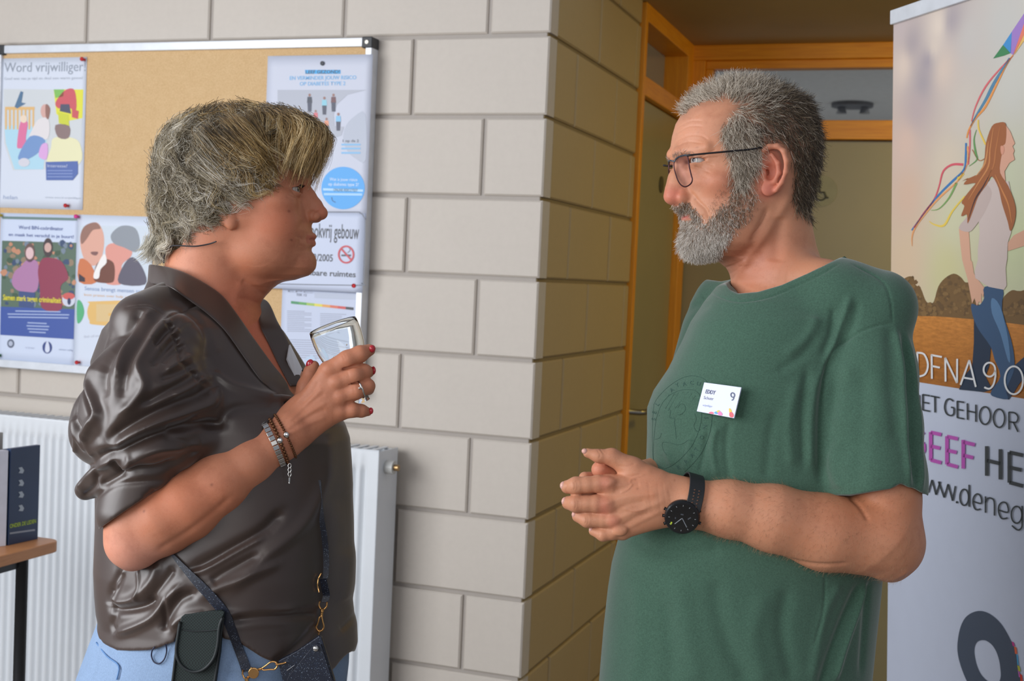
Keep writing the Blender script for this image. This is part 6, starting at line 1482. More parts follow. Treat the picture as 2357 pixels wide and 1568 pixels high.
# near (left) hand on top
WM = -222
chainT(M, [(1592, 1160, -218, 52), (1545, 1152, WM, 54)], 14, flat=.75, fdir=(0, 0, 1))
chainT(M, [(1545, 1152, WM, 54), (1495, 1150, WM-2, 60), (1455, 1158, WM-2, 58)], 16, flat=.56, fdir=(.05, 0, 1))
for a, b in (((1520, 1130, WM-6, 28), (1400, 1117, WM-6, 25)), ((1520, 1145, WM-8, 28), (1398, 1160, WM-9, 26)), ((1520, 1165, WM-6, 28), (1414, 1197, WM-6, 24)), ((1520, 1180, WM-2, 28), (1432, 1222, WM, 21))): chainT(M, [a, b], 12)
chainT(M, [(1404, 1117, WM-8, 25), (1378, 1114, WM-14, 20), (1352, 1116, WM-14, 18.5), (1326, 1118, WM-12, 20), (1306, 1121, WM-2, 15.5)], 5)
chainT(M, [(1398, 1161, WM-12, 26), (1372, 1160, WM-18, 20), (1350, 1160, WM-17, 18.5), (1327, 1160, WM-14, 20), (1309, 1158, WM-2, 16)], 5)
chainT(M, [(1414, 1199, WM-8, 23), (1388, 1197, WM-13, 17.5), (1370, 1197, WM-12, 16), (1352, 1197, WM-10, 17.5), (1330, 1189, WM, 13.5)], 5)
chainT(M, [(1432, 1223, WM-2, 20), (1408, 1227, WM-8, 16), (1388, 1231, WM-8, 15), (1366, 1223, WM+2, 11)], 5)
chainT(M, [(1505, 1112, WM+4, 34), (1455, 1080, WM+6, 27), (1408, 1052, WM+4, 18.5), (1378, 1050, WM+2, 14), (1353, 1043, WM+4, 11)], 10)
for p in ((1399, 1111, 9), (1393, 1161, 11), (1410, 1199, 9), (1428, 1222, 7)): ellT(M, p[0], p[1], WM-26, (15, 12, p[2]), k=8)
# right hand underneath: thumb tip and finger ends show
WR_ = -168
chainT(M, [(1480, 1112, -120, 44), (1440, 1130, WR_, 44)], 20, flat=.6, fdir=(0, 0, 1))
chainT(M, [(1432, 1106, WR_-4, 24), (1404, 1092, WR_-18, 21), (1381, 1081, WR_-34, 20)], 4)
chainT(M, [(1420, 1120, WR_+10, 24), (1370, 1104, WR_-4, 18), (1346, 1100, WR_-20, 14)], 4)
chainT(M, [(1420, 1140, WR_, 24), (1360, 1138, WR_-14, 18), (1326, 1139, WR_-22, 13)], 4); chainT(M, [(1420, 1170, WR_, 22), (1370, 1180, WR_-10, 16), (1340, 1178, WR_-20, 12)], 4)
for g_ in (-1, 1): M.chain([(1720, 1700, 110*g_), (1720, 2100, 105*g_+20), (1700, 2500, 95*g_+45), (1690, 2880, 90*g_+70)], [120, 86, 68, 44], 40)
def cH(*p): return [(1480+x/2.8, 140+y/2.8) for x, y in p]
def cG(*p): return [(1260+x/4.9, 980+y/4.9) for x, y in p]
def cT(*p): return [(1370+x/1.555, 560+y/1.555) for x, y in p]
def m_post(V, N, Q):
    f = lambda pts, w, h, ww=-110: (aff(pts, ww), w, h)
    V = folds(V, N, [f(cH((305, 850), (345, 910), (395, 970), (415, 1040)), 4, -3.2, -80), f(cH((290, 900), (330, 950), (375, 1010)), 6, 2.2, -80),
        f(cH((335, 660), (380, 665), (440, 690)), 1.6, -1.3, -90), f(cH((340, 650), (400, 640), (470, 640)), 1.6, -1.2, -90), f(cH((345, 645), (400, 615), (450, 590)), 1.6, -1.1, -90), f(cH((330, 690), (370, 710), (420, 740)), 1.6, -1.1, -90), f(cH((320, 720), (350, 740), (400, 770)), 1.8, -1.0, -90),
        f(cH((215, 520), (280, 500), (350, 510), (390, 540)), 2, -1.4, -60), f(cH((215, 470), (280, 440), (360, 450)), 2, -1.3, -60), f(cH((225, 430), (290, 405), (360, 415)), 2, -1.1, -60), f(cH((210, 560), (270, 540), (350, 560)), 2, -1.2, -60),
        f(cH((690, 720), (720, 780), (740, 850)), 2, -1.2), f(cH((720, 700), (745, 760)), 2, -1.0), f(cH((700, 800), (730, 860)), 2, -.9),
        f(cH((960, 800), (900, 950), (800, 1100), (700, 1250), (640, 1400)), 12, 5, -100), f(cH((800, 950), (740, 1080), (690, 1180)), 8, -4, -95), f(cH((880, 1000), (870, 1150), (850, 1300)), 16, -5, -100), f(cH((700, 1130), (760, 1060), (800, 980)), 2, -1.5, -100),
        f(cH((545, 1330), (600, 1310), (660, 1270)), 3, -1.4, -60), f(cH((555, 1380), (610, 1350), (650, 1300)), 2.5, -.8, -60), f(cH((570, 1420), (600, 1400), (620, 1360)), 2.5, -.7, -50), f(cH((720, 1480), (640, 1440), (600, 1400)), 6, 1, -60)])
    g = lambda pts, w, h: (aff(cG(*pts), WM-30), w, h)
    V = folds(V, N, [g(((640, 690), (900, 560), (1200, 520)), 6, 1.6), g(((640, 880), (900, 800), (1250, 760)), 6, 1.8), g(((780, 1060), (1000, 960), (1280, 860)), 6, 1.5), g(((860, 1190), (1050, 1080), (1280, 960)), 5, 1.1), g(((740, 740), (900, 690), (1050, 660)), 6, -1.6), g(((760, 960), (900, 890), (1100, 850)), 6, -1.6), g(((850, 1130), (1000, 1030), (1150, 980)), 5, -1.4),
        g(((820, 760), (900, 720), (960, 660)), 2, 1.4), g(((930, 650), (960, 600), (1100, 560)), 2, 1.0), g(((850, 930), (980, 960), (1120, 930)), 2, 1.1), g(((800, 460), (900, 470), (1000, 430)), 3, -1.0),
        g(((300, 630), (310, 680), (300, 730)), 1.4, -1.2), g(((320, 620), (332, 680), (322, 740)), 1.4, -1.2), g(((340, 625), (350, 680), (342, 735)), 1.2, -.9), g(((215, 650), (222, 690), (215, 740)), 1.2, -.8),
        g(((310, 830), (322, 880), (312, 940)), 1.4, -1.2), g(((332, 825), (344, 880), (336, 945)), 1.4, -1.2), g(((352, 830), (362, 885), (354, 945)), 1.2, -.9), g(((430, 1020), (440, 1060), (430, 1110)), 1.3, -1.0), g(((450, 1015), (462, 1060), (452, 1120)), 1.3, -1.0), g(((580, 1200), (590, 1235), (580, 1265)), 1.2, -.8),
        g(((570, 290), (600, 330), (590, 380)), 1.4, -.9), g(((600, 270), (630, 310), (650, 330)), 1.4, -.9), g(((1140, 640), (1150, 800), (1180, 960)), 3, -.3), g(((1240, 620), (1250, 800), (1280, 1000)), 2, -.25), g(((1300, 640), (1320, 820), (1350, 1000)), 2, -.25), g(((1360, 700), (1380, 800), (1390, 900)), 2, -.25),
        (aff(cT((905, 905), (930, 935), (950, 980)), -230), 5, -3.5), (aff(cT((600, 1110), (750, 1135), (880, 1130)), -230), 5, -3), (aff(cT((480, 1050), (620, 1120)), -230), 5, -1.6), (aff(cT((980, 1180), (1040, 1190), (1090, 1150)), -190), 7, 2)])
    return V
def mirror_px(V):
    L_ = to_loc(V).astype(float); L_[:, 2] = -np.abs(L_[:, 2]); W_l = from_loc(L_); k = 1+W_l[:, 2]/FPX
    return np.stack([CX+(W_l[:, 0]-CX)/k, CY+(W_l[:, 1]-CY)/k], 1)
def inside(P2, poly):
    poly = np.array(poly, float); r = np.zeros(len(P2), bool); j = len(poly)-1
    for i in range(len(poly)):
        a, b = poly[i], poly[j]; c = (a[1] > P2[:, 1]) != (b[1] > P2[:, 1])
        x = (b[0]-a[0])*(P2[:, 1]-a[1])/(b[1]-a[1]+1e-9)+a[0]; r ^= c & (P2[:, 0] < x); j = i
    return r
HAIRP = [(1560, 268), (1576, 262), (1592, 247), (1625, 235), (1673, 228), (1692, 242), (1682, 262), (1664, 290), (1658, 311), (1672, 335), (1680, 365), (1684, 395), (1694, 430), (1722, 430), (1735, 400), (1742, 365), (1750, 335), (1775, 322), (1802, 330), (1822, 352), (1830, 400), (1824, 450), (1836, 485), (1870, 506), (1920, 500), (1930, 300), (1860, 120), (1700, 120), (1540, 180)]
BEARDP = [(1690, 420), (1722, 428), (1741, 452), (1738, 478), (1722, 500), (1704, 520), (1684, 545), (1664, 572), (1640, 600), (1600, 625), (1530, 620), (1530, 545), (1545, 512), (1545, 482), (1560, 474), (1578, 468), (1590, 472), (1604, 488), (1618, 512), (1630, 508), (1650, 488), (1668, 470), (1684, 448)]
def soft_in(P2, poly, s=7):
    d, _ = seg_dist(P2, list(poly)+[poly[0]]); i = inside(P2, poly); return 1/(1+np.exp(-np.where(i, d, -d)/s))
def m_color(V, N):
    sp = [(from_loc([(1535, 458, 0)])[0], (30, 24, 34), (204, 96, 84), .7), (from_loc([(1610, 440, -90)])[0], (50, 36, 40), (204, 122, 98), .45), (T(1782, 392, -130), (40, 62, 30), (206, 110, 92), .6), (T(1765, 440, -128), (20, 20, 20), (214, 120, 104), .6),
          (T(1600, 300, -70), (60, 60, 80), (214, 152, 124), .5), (T(1740, 600, -60), (80, 80, 90), (186, 112, 88), .6), (T(1960, 1180, -250), (140, 60, 90), (190, 116, 78), .6),
          (T(1393, 1112, WM-24), (16, 16, 16), (206, 122, 104), .6), (T(1391, 1164, WM-24), (18, 18, 16), (212, 112, 98), .7), (T(1411, 1200, WM-24), (14, 14, 16), (206, 118, 100), .6), (T(1381, 1081, WR_-34), (26, 26, 26), (214, 124, 100), .6), (T(1480, 1110, WM-30), (50, 34, 40), (196, 124, 92), .4)]
    C = paint(None, '', (200, 140, 108), sp, V); head = (V[:, 1] < 640) & (V[:, 0] > 1480)
    P2 = mirror_px(V); a = np.where(head, soft_in(P2, HAIRP, 7), 0)[:, None]*.62; C = C*(1-a)+a*np.array(lin((96, 82, 70)))
    a = np.where(head, soft_in(P2, BEARDP, 9), 0)[:, None]*.4; C = C*(1-a)+a*np.array(lin((140, 118, 104)))
    L_ = to_loc(V); lm = np.exp(-(((L_[:, 1]-505)/7.0)**2))*np.exp(-((L_[:, 2]/26)**4))*(L_[:, 0] < 1582)*head; lm = (lm*.75)[:, None]; C = C*(1-lm)+lm*np.array(lin((182, 84, 82)))
    rg = np.random.default_rng(5)
    for _ in range(46):        # age spots
        if _ % 2: x, y, ww = rg.uniform(1440, 1900), 0, -260; y = rg.uniform(1100, 1220)
        else: x, y, ww = rg.uniform(1600, 1760), rg.uniform(250, 620), -110
        k = 1+ww/FPX; c = np.array([CX+(x-CX)*k, CY+(y-CY)*k]); a = (np.exp(-(((V[:, :2]-c)/np.array([rg.uniform(1.5, 4), rg.uniform(1.5, 3)]))**2).sum(1))*(N[:, 2] < 0)*rg.uniform(.15, .45))[:, None]; C = C*(1-a)+a*np.array(lin((130, 78, 54)))
    return C
GM = (axis((1280, 1900, 2.0), (1900, 2150, 3.0)), axis((170, 620, 2.0), (620, 1010, 4), (1010, 1360, 2.2), (1360, 2980, 24)), axis((-320, -60, 2.0), (-60, 120, 3.0), (120, 330, 10)))
mbody, mV, mQ = sculpt('body', M, GM, DM, man, M_skinm, post=m_post, color=m_color)
mN = normals(mV, mQ)
for g_ in (-1, 1):
    c = from_loc([(1574, 384, 48*g_)])[0]; eye(tuple(c), 19.0, (-.8, -.03, -.72), DM, man, (96, 122, 120))
for (px, py, w, rr_, rot) in ((1346, 1039, WM+1, (7, 6, 8), (0, 20, 15)), (1297, 1118, WM-4, (7, 9, 9), (0, 40, 0)), (1300, 1154, WM-4, (6, 9, 9), (0, 40, 10)), (1323, 1184, WM-3, (6, 8, 8), (0, 40, 10)), (1361, 1219, WM-1, (5, 6, 6), (0, 40, 15))):
    blob('nail', T(px, py, w), rr_, DM, mbody, plain('finger_nail', (222, 170, 156), .25, var=.03), rot, 14)
# -- T-shirt
def jersey(name, rgb):
    t = NT(name); c = lin(rgb); f = t.noise(520, 3, .9); m_ = t.noise(9, 3)
    t.base(t.mix(.5, t.ramp(f, [(.36, tuple(x*.62 for x in c)), (.66, tuple(min(1, x*1.5) for x in c))]), t.ramp(m_, [(.3, tuple(x*.92 for x in c)), (.7, tuple(x*1.06 for x in c))])))
    t.set(Roughness=.85, Sheen_Weight=.35, Sheen_Roughness=.5); t.b.inputs['Specular IOR Level'].default_value = .2
    b = t.bump(f, .25, .0006); t.bump(t.noise(14, 3, .5), .25, .004, b); return t.m
M_jersey = jersey('green_jersey', (66, 96, 80))
SH = Field(); SH.k = 24
TS = [(628, 1712, 1850, 68), (658, 1652, 1945, 129), (700, 1618, 2000, 172), (740, 1592, 2030, 196), (790, 1570, 2040, 206), (850, 1540, 2044, 213), (900, 1506, 2044, 218), (940, 1491, 2044, 220), (1000, 1491, 2040, 220), (1060, 1489, 2036, 220), (1120, 1470, 2034, 223), (1180, 1446, 2030, 228), (1240, 1425, 2027, 232), (1300, 1409, 2023, 233), (1360, 1400, 2018, 233), (1450, 1390, 2008, 235), (1568, 1380, 1996, 237), (1680, 1372, 1985, 240)]
fn, lo, hi = loft(TS, 2.25); SH.custom(fn, lo, hi, 0)
SH.chain([(1810, 662, -70), (1900, 690, -110), (1985, 712, -130)], [84, 80, 84], 40); SH.chain([(1780, 668, 80), (1706, 700, 190)], [80, 84], 40)
SV = Field(); SV.k = 24
chainT(SV, [(1996, 728, -130, 94), (2005, 860, -156, 101), (2011, 980, -178, 106), (2015, 1100, -196, 112), (2018, 1190, -200, 116)], 20, flat=.92, fdir=(0, 0, 1))
def slvcut(P):
    k = 1+P[:, 2]/FPX; px = CX+(P[:, 0]-CX)/k; py = CY+(P[:, 1]-CY)/k; return (np.interp(px, [1880, 1960, 2050, 2072, 2100, 2135], [1144, 1146, 1132, 1120, 1130, 1146]) + np.clip((P[:, 2]+150)*.05, -6, 10) - py)*.9
SV.custom(slvcut, (1850, 1090, -330), (2180, 1400, 0), 3, 's')
AR = Field(); AR.k = 10; chainT(AR, [(2030, 1060, -190, 86), (2044, 1170, WA, 88)], 10)
SV.custom(lambda P: np.maximum(AR(P.astype(np.float32))-1, -slvcut(P)-30), (1900, 1080, -330), (2160, 1300, 0), 2, 's')
SH.custom(lambda P: SV(P.astype(np.float32), pad=12), (1850, 600, -330), (2200, 1250, 20), 20)
chainT(SH, [(1660, 770, 190, 92), (1610, 940, 225, 88)], 30)
NP = [(1600, 640), (1672, 655), (1682, 668), (1700, 676), (1745, 672), (1800, 656), (1860, 629), (1912, 603), (1945, 588), (1990, 570)]
NPu = [p[0] for p in NP]; NPv = [p[1] for p in NP]
def neckcut(P):
    """opening of the neck: near edge follows the traced collar line, far edge lies a little higher"""
    k = 1+P[:, 2]/FPX; px = CX+(P[:, 0]-CX)/k; py = CY+(P[:, 1]-CY)/k
    near = np.interp(px, NPu, NPv); far = np.interp(px, [1600, 1660, 1700, 1800, 1900, 1960], [640, 648, 640, 610, 590, 575]); f = np.clip((P[:, 2]+60)/120, 0, 1)
    return (py - (near*(1-f)+far*f))*.8
SH.custom(neckcut, (1560, 500, -330), (2000, 700, 330), 3, 's')
SH.custom(lambda P: np.maximum(M(P.astype(np.float32))-2.5, np.maximum(P[:, 1]-712, np.maximum(1655-P[:, 0], np.abs(P[:, 2])-185))), (1640, 560, -190), (1960, 714, 190), 2, 's')
FM = [(cT((915, 190), (895, 260), (865, 340), (830, 420), (800, 500)), 8, 6), (cT((860, 230), (850, 320), (815, 400)), 8, -4), (cT((940, 210), (920, 300), (880, 370)), 9, -4), (cT((800, 260), (760, 340), (680, 400)), 12, 4), (cT((790, 330), (740, 400), (650, 460)), 10, -3),
      (cT((1062, 284), (960, 310), (870, 370), (842, 405), (822, 470), (806, 600)), 2.4, -3.5), (cT((1062, 284), (1054, 200), (1030, 130), (940, 70)), 2.2, -2.5), (cT((840, 410), (810, 520), (805, 700), (808, 850)), 10, -8), (cT((800, 480), (770, 620), (765, 800)), 12, 5), (cT((760, 450), (740, 600), (745, 800)), 9, -5), (cT((720, 500), (690, 640), (700, 800)), 12, 4), (cT((640, 600), (620, 720), (610, 840)), 12, -3),
      (cT((1070, 300), (1085, 450), (1080, 650), (1085, 850)), 8, 6), (cT((1100, 330), (1110, 500), (1105, 700), (1110, 860)), 9, -7), (cT((1120, 330), (1140, 500), (1145, 700), (1135, 880)), 7, 5), (cT((1050, 300), (1040, 500), (1045, 700)), 14, -4), (cT((900, 420), (870, 600), (830, 800)), 14, 5), (cT((950, 450), (930, 650), (900, 860)), 16, -4), (cT((860, 870), (840, 800), (870, 700)), 8, 4),
      (cT((440, 660), (425, 740), (440, 840)), 7, 5), (cT((410, 680), (395, 760), (380, 830)), 6, -4), (cT((480, 640), (470, 740), (480, 850)), 8, -4), (cT((350, 700), (345, 780), (330, 820)), 7, 3), (cT((250, 740), (270, 790)), 7, 3),
      (cT((130, 1060), (220, 1090), (330, 1080), (420, 1060)), 14, -6), (cT((990, 1230), (950, 1330), (900, 1450), (860, 1568)), 7, 8), (cT((1000, 1230), (990, 1340), (975, 1568)), 9, -5), (cT((960, 1230), (900, 1340), (840, 1480), (800, 1600)), 11, -7), (cT((880, 1220), (820, 1330), (770, 1568)), 12, 4), (cT((820, 1190), (815, 1300), (780, 1430)), 3, -2),
      (cT((430, 1200), (440, 1320), (480, 1450), (540, 1568)), 20, -5), (cT((300, 1200), (330, 1400), (360, 1568)), 22, 4), (cT((230, 1250), (250, 1420), (240, 1568)), 18, -4), (cT((600, 1250), (560, 1400), (600, 1568)), 22, 4), (cT((140, 1200), (150, 1400), (120, 1568)), 16, 3), (cT((680, 1230), (660, 1380), (700, 1560)), 16, -5),
      (cT((808, 880), (900, 878), (1000, 868), (1085, 846)), 1.2, -1.2), (cT((808, 872), (900, 870), (1000, 860), (1085, 838)), 1.2, -1.2), (cT((470, 160), (485, 185), (540, 205), (640, 190), (740, 150), (820, 110), (890, 70)), 1.8, -2.6), (cT((330, 330), (370, 240), (440, 180)), 10, 4), (cT((350, 350), (390, 260), (450, 200)), 8, -3)]
def sh_post(V, N, Q):
    V = folds(V, N, [(aff(p, -210 if np.mean([q[0] for q in p]) > 1560 else -100), w, h*1.15) for p, w, h in FM]); return relax(V, Q, 1, .4)
GT = (axis((1360, 2150, 3.0)), axis((560, 1570, 3.0), (1570, 1690, 8)), axis((-330, 0, 3.0), (0, 340, 8)))
shirt, hV, hQ = sculpt('t_shirt', SH, GT, DM, man, M_jersey, post=sh_post, label='faded green T-shirt with a round print')
from mathutils.bvhtree import BVHTree
class Surf:
    def __init__(s, V, Q, D0):
        s.D0 = D0; W = frame_to_world(V, D0); s.t = BVHTree.FromPolygons([tuple(v) for v in W], [tuple(q) for q in Q.tolist()])
    def __call__(s, px, py, lift=1.0):
        d = Vector(ray(px, py)).normalized(); h, n, i, dist = s.t.ray_cast(Vector(CAM), d)
        if h is None: return None
        if n.dot(d) > 0: n = -n
        return np.array(h + n*lift*s.D0/FPX)
front = mV[:, 1] < 1500
TSf = Surf(hV, hQ, DM)
def world_line(name, surf, pts, r_px, parent, mat, sm=5, close=False, n=5, lift=.6, **k):
    P = smooth_poly(pts, sm, close) if sm else pts; W = [surf(x, y, lift) for x, y in P]; W = [w for w in W if w is not None]
    return MB().tube(W, r_px*sM, n, close=close).link(name, parent, mat, smooth=True, **k)
# ribbed collar
RC = [(1676, 657), (1682, 668), (1700, 677), (1745, 673), (1800, 657), (1860, 630), (1912, 604), (1944, 590)]
RO = [(1672, 668), (1678, 684), (1698, 694), (1748, 690), (1806, 673), (1868, 645), (1922, 617), (1956, 600)]
def band(surf, inner, outer, D0, name, parent, mat, lift_i=2.5, lift_o=1.0, thick=2.4, rows=4, **k):
    """strip along traced edges, laid on the surface with continuous depth"""
    A = smooth_poly(inner, 6, False)[::-1]; Bq = smooth_poly(outer, 6, False)[::-1]; vs, fs, n = [], [], 0; prev = [None]*(rows+1)
    for a, b in zip(A, Bq):
        for j in range(rows+1):
            t = j/rows; q = a*(1-t)+b*t; h = surf(q[0], q[1], lift_i*(1-t)+lift_o*t)
            dep = None if h is None else -(R.T @ (h-CAM))[2]; p0 = prev[j] if prev[j] is not None else (prev[j-1] if j else None)
            if dep is None or (p0 is not None and abs(dep-p0) > .012): dep = p0 if p0 is not None else D0
            prev[j] = dep; vs.append(CAM + ray(*q)*dep)
        n += 1
    for i in range(n-1):
        for j in range(rows): q = i*(rows+1)+j; fs.append((q, q+1, q+rows+2, q+rows+1))
    o = link(name, mesh(vs, fs), parent, mat, smooth=True, **k); m = o.modifiers.new('thick', 'SOLIDIFY'); m.thickness = thick*D0/FPX; m.offset = 0; return o
band(TSf, RC, RO, DM, 'collar', man, M_jersey)
for g_ in (-1, 1):
    f0 = Field(); f0.k = 12; c = 90*g_+75; f0.ell((1650, 2945, c), (100, 34, 40), k=0); f0.ell((1600, 2958, c), (60, 22, 42)); f0.ell((1690, 2926, c), (46, 46, 36))
    sculpt('shoe', f0, (axis((1520, 1770, 8)), axis((2870, 2985, 6)), axis((c-60, c+60, 6))), DM, man, plain('dark_shoe', (50, 46, 44), .5))
TJ = Field(); TJ.k = 30; fn, lo, hi = loft([(1500, 1425, 1960, 215), (1640, 1425, 1955, 215), (1760, 1450, 1930, 205)], 2.3); TJ.custom(fn, lo, hi, 0)
for g_ in (-1, 1): TJ.chain([(1705, 1700, 120*g_), (1715, 2100, 108*g_+20), (1700, 2500, 98*g_+45), (1690, 2900, 92*g_+70)], [140, 106, 86, 66], 40)
sculpt('trousers', TJ, (axis((1360, 2000, 16)), axis((1490, 2920, 18)), axis((-280, 320, 14))), DM, man, plain('dark_trousers', (52, 58, 70), .85))
# -- the man's hair, beard and brows, rooted in the skin
mr_ = np.random.default_rng(21)
def pick(mask, n):
    ix = np.nonzero(mask)[0]; ix = mr_.choice(ix, n); return mV[ix] + mr_.normal(0, .8, (n, 3)), mN[ix]
headv = (mV[:, 1] < 640) & (mV[:, 0] > 1480) & (mV[:, 0] < 1930)
P2a = np.full((len(mV), 2), 9999.0); P2a[headv] = mirror_px(mV[headv])
earv = (mV[:, 0] > 1738) & (mV[:, 2] < -112) & (mV[:, 1] > 325) & (mV[:, 1] < 462) & (np.hypot((mV[:, 0]-1765)/46, (mV[:, 1]-405)/64) < 1)
def flowdir(P, N, fl):
    fp = np.array([[f[0], f[1]] for f in fl], float); fd = np.array([[f[2], f[3], f[4] if len(f) > 4 else 0] for f in fl], float); fd /= np.linalg.norm(fd, axis=1)[:, None]
    d2 = ((mirror_px(P)[:, None]-fp[None])**2).sum(-1)+40; w = 1/d2**1.6; D = (w[..., None]*fd[None]).sum(1)/w.sum(1)[:, None]
    D = D - (D*N).sum(1)[:, None]*N*.75; return D/(np.linalg.norm(D, axis=1)[:, None]+1e-6)
def short_hair(mask, n, fl, length, lift, jit, m=7, curl=.0, droop=0.0):
    P, N = pick(mask, n); D = flowdir(P, N, fl); J = mr_.normal(0, jit, (n, 3)); L = (length(P) if callable(length) else length)*mr_.uniform(.65, 1.1, n)
    li = lift(P) if callable(lift) else lift; li = np.asarray(li)*np.ones(n)
    d = D + N*li[:, None] + J; d /= np.linalg.norm(d, axis=1)[:, None]; out = [P - N*1.5]; q = P.copy(); bend = mr_.normal(0, curl, (n, 3))
    for i in range(m-1):
        d = d + (D-d)*.10 + bend/m + np.array([0, droop, 0])/m; d /= np.linalg.norm(d, axis=1)[:, None]; q = q + d*(L/(m-1))[:, None]; out.append(q.copy())
    return np.stack(out, 1), P
hm = headv & ~earv; hm[headv] &= soft_in(P2a[headv], HAIRP, 6) > mr_.uniform(.25, .8, headv.sum())
edge = np.zeros(len(mV)); edge[headv] = soft_in(P2a[headv], HAIRP, 8)
FLh = [(1575, 235, -.75, -.65), (1620, 205, -.55, -.85), (1680, 185, -.15, -1), (1740, 185, .25, -1), (1800, 215, .8, -.5), (1850, 270, .7, .6), (1640, 240, -.55, -.6), (1700, 232, .2, -.6), (1695, 285, 0, .9), (1690, 310, -.2, 1), (1720, 350, .3, 1), (1700, 400, -.05, 1), (1750, 300, .2, 1), (1745, 225, .5, -.8), (1800, 290, .4, .9), (1720, 258, .8, .3), (1765, 258, .9, .3), (1692, 258, .6, .5), (1810, 255, .8, .4), (1740, 235, .7, -.4), (1850, 340, .3, 1), (1860, 420, .1, 1), (1850, 480, -.1, 1), (1790, 310, .7, .6), (1835, 400, .15, 1)]
top = lambda P: np.clip((270-P[:, 1])/60, 0, 1)
Hh, rt = short_hair(hm, 21000, FLh, lambda P: 28+6*top(P), lambda P: .20+.70*top(P), .26, 8, .9, .25)
pr = mirror_px(rt)
silver = 1/(1+np.exp((pr[:, 0]-1745)/26 - np.clip((250-pr[:, 1])/55, -.6, 1.6) + mr_.normal(0, .8, len(rt)))); sv = mr_.random(len(rt)) < np.clip(silver, .06, .96)
M_msil = hair_mat('silver_hair_m', [(0, lin((120, 106, 88))), (.4, lin((178, 164, 146))), (1, lin((232, 222, 206)))], .4)
M_mdk = hair_mat('dark_grey_hair_m', [(0, lin((40, 32, 24))), (.6, lin((86, 72, 56))), (.9, lin((122, 106, 84))), (1, lin((170, 152, 126)))], .4)
RM = .40*sM
strands('hair', Hh[~sv], DM, man, M_mdk, RM*1.1, .35, label='dark grey-brown short hair'); strands('silver_hair', Hh[sv], DM, man, M_msil, RM, .35, label='silver short hair')
# longer silver locks over the temple and in front of the ear
tp = [(1660, 290), (1700, 250), (1740, 300), (1752, 335), (1742, 372), (1722, 420), (1692, 420), (1676, 350)]
tm = headv & ~earv; tm[headv] &= inside(P2a[headv], tp)
Ht, _ = short_hair(tm & ~earv, 2600, [(1690, 300, -.25, 1), (1720, 340, .1, 1), (1735, 360, .45, .9), (1700, 390, -.1, 1), (1740, 310, .5, .8)], 40, .22, .22, 8, .8, .2)
strands('temple_hair', Ht, DM, man, M_msil, RM, .3)
# beard
bm_ = np.zeros(len(mV), bool); bs_ = np.zeros(len(mV)); bs_[headv] = soft_in(P2a[headv], BEARDP, 5); lipm = np.zeros(len(mV), bool); L_ = to_loc(mV[headv]); lipm[headv] = (np.abs(L_[:, 1]-504.5) < 7.5) & (np.abs(L_[:, 2]) < 27) & (L_[:, 0] < 1590)
bm_ = headv & (bs_ > mr_.uniform(.15, .95, len(mV))) & ~lipm & ~earv; pe = np.clip((P2a[:, 0]-1655)/70, 0, 1)*.62; bm_ &= mr_.random(len(mV)) > pe
FLb = [(1560, 482, -.35, 1), (1590, 484, .2, 1), (1610, 510, .1, 1), (1575, 520, -.2, 1), (1560, 550, -.25, 1), (1565, 585, -.1, 1), (1600, 590, .1, 1), (1640, 560, .1, 1), (1680, 520, 0, 1), (1720, 470, -.1, 1), (1705, 430, -.1, 1), (1660, 500, 0, 1)]
def blen(P):
    p = mirror_px(P); c = np.exp(-(((p[:, 0]-1580)/55)**2+((p[:, 1]-575)/50)**2)); return 11+15*c
Hb, rb = short_hair(bm_, 16000, FLb, blen, .30, .28, 7, .9, .3)
pb_ = mirror_px(rb); wh = 1/(1+np.exp(-((pb_[:, 1]-505)/16 - np.clip((pb_[:, 0]-1640)/30, 0, 2.5) + mr_.normal(0, .9, len(rb))))); wv = mr_.random(len(rb)) < np.clip(wh, .25, .97)
M_bwh = hair_mat('white_beard_hair', [(0, lin((140, 126, 112))), (.4, lin((200, 190, 178))), (1, lin((240, 234, 226)))], .4); M_bdk = hair_mat('brown_beard_hair', [(0, lin((76, 58, 44))), (.6, lin((134, 110, 88))), (1, lin((186, 164, 140)))], .4)
strands('beard', Hb[wv], DM, man, M_bwh, RM*.9, .35, label='white grey beard hair'); strands('beard', Hb[~wv], DM, man, M_bdk, RM*.9, .35, label='brown beard hair')
# stubble higher on the cheek
ck = np.zeros(len(mV), bool); ck[headv] = inside(P2a[headv], [(1684, 395), (1700, 430), (1690, 470), (1640, 500), (1628, 480), (1650, 440)]); Hs, _ = short_hair(ck & headv, 400, FLb, 7, .3, .3, 4); strands('stubble', Hs, DM, man, M_bdk, RM*.5, .4)
# brow, far brow
br = np.zeros(len(mV), bool); br[headv] = inside(P2a[headv], [(1548, 362), (1556, 352), (1585, 347), (1606, 352), (1606, 360), (1580, 358), (1556, 370)])
He, _ = short_hair(br & headv & (mN[:, 0] > -.9), 480, [(1560, 360, .2, -.9), (1590, 352, .8, .1)], 9, .25, .28, 5, .4); strands('eyebrow', He, DM, man, hair_mat('brow_hair_m', [(0, lin((90, 74, 62))), (1, lin((196, 184, 172)))]), RM*.9, .3)
# fine hair on the forearm
am = (mV[:, 1] > 1060) & (mV[:, 1] < 1340) & (mV[:, 0] > 1560) & (mV[:, 0] < 2010) & (mV[:, 2] < -120); N_ = mN
am &= N_[:, 2] < .3
Ha, _ = short_hair(am, 3000, [(1700, 1180, -.3, .9), (1900, 1240, -.5, .8), (1700, 1100, -.2, -.3)], 13, .35, .35, 4, .5) if am.any() else (None, None)
strands('arm_hair', Ha, DM, man, hair_mat('arm_hair_m', [(0, lin((110, 76, 50))), (1, lin((190, 150, 110)))]), RM*.34, .3)
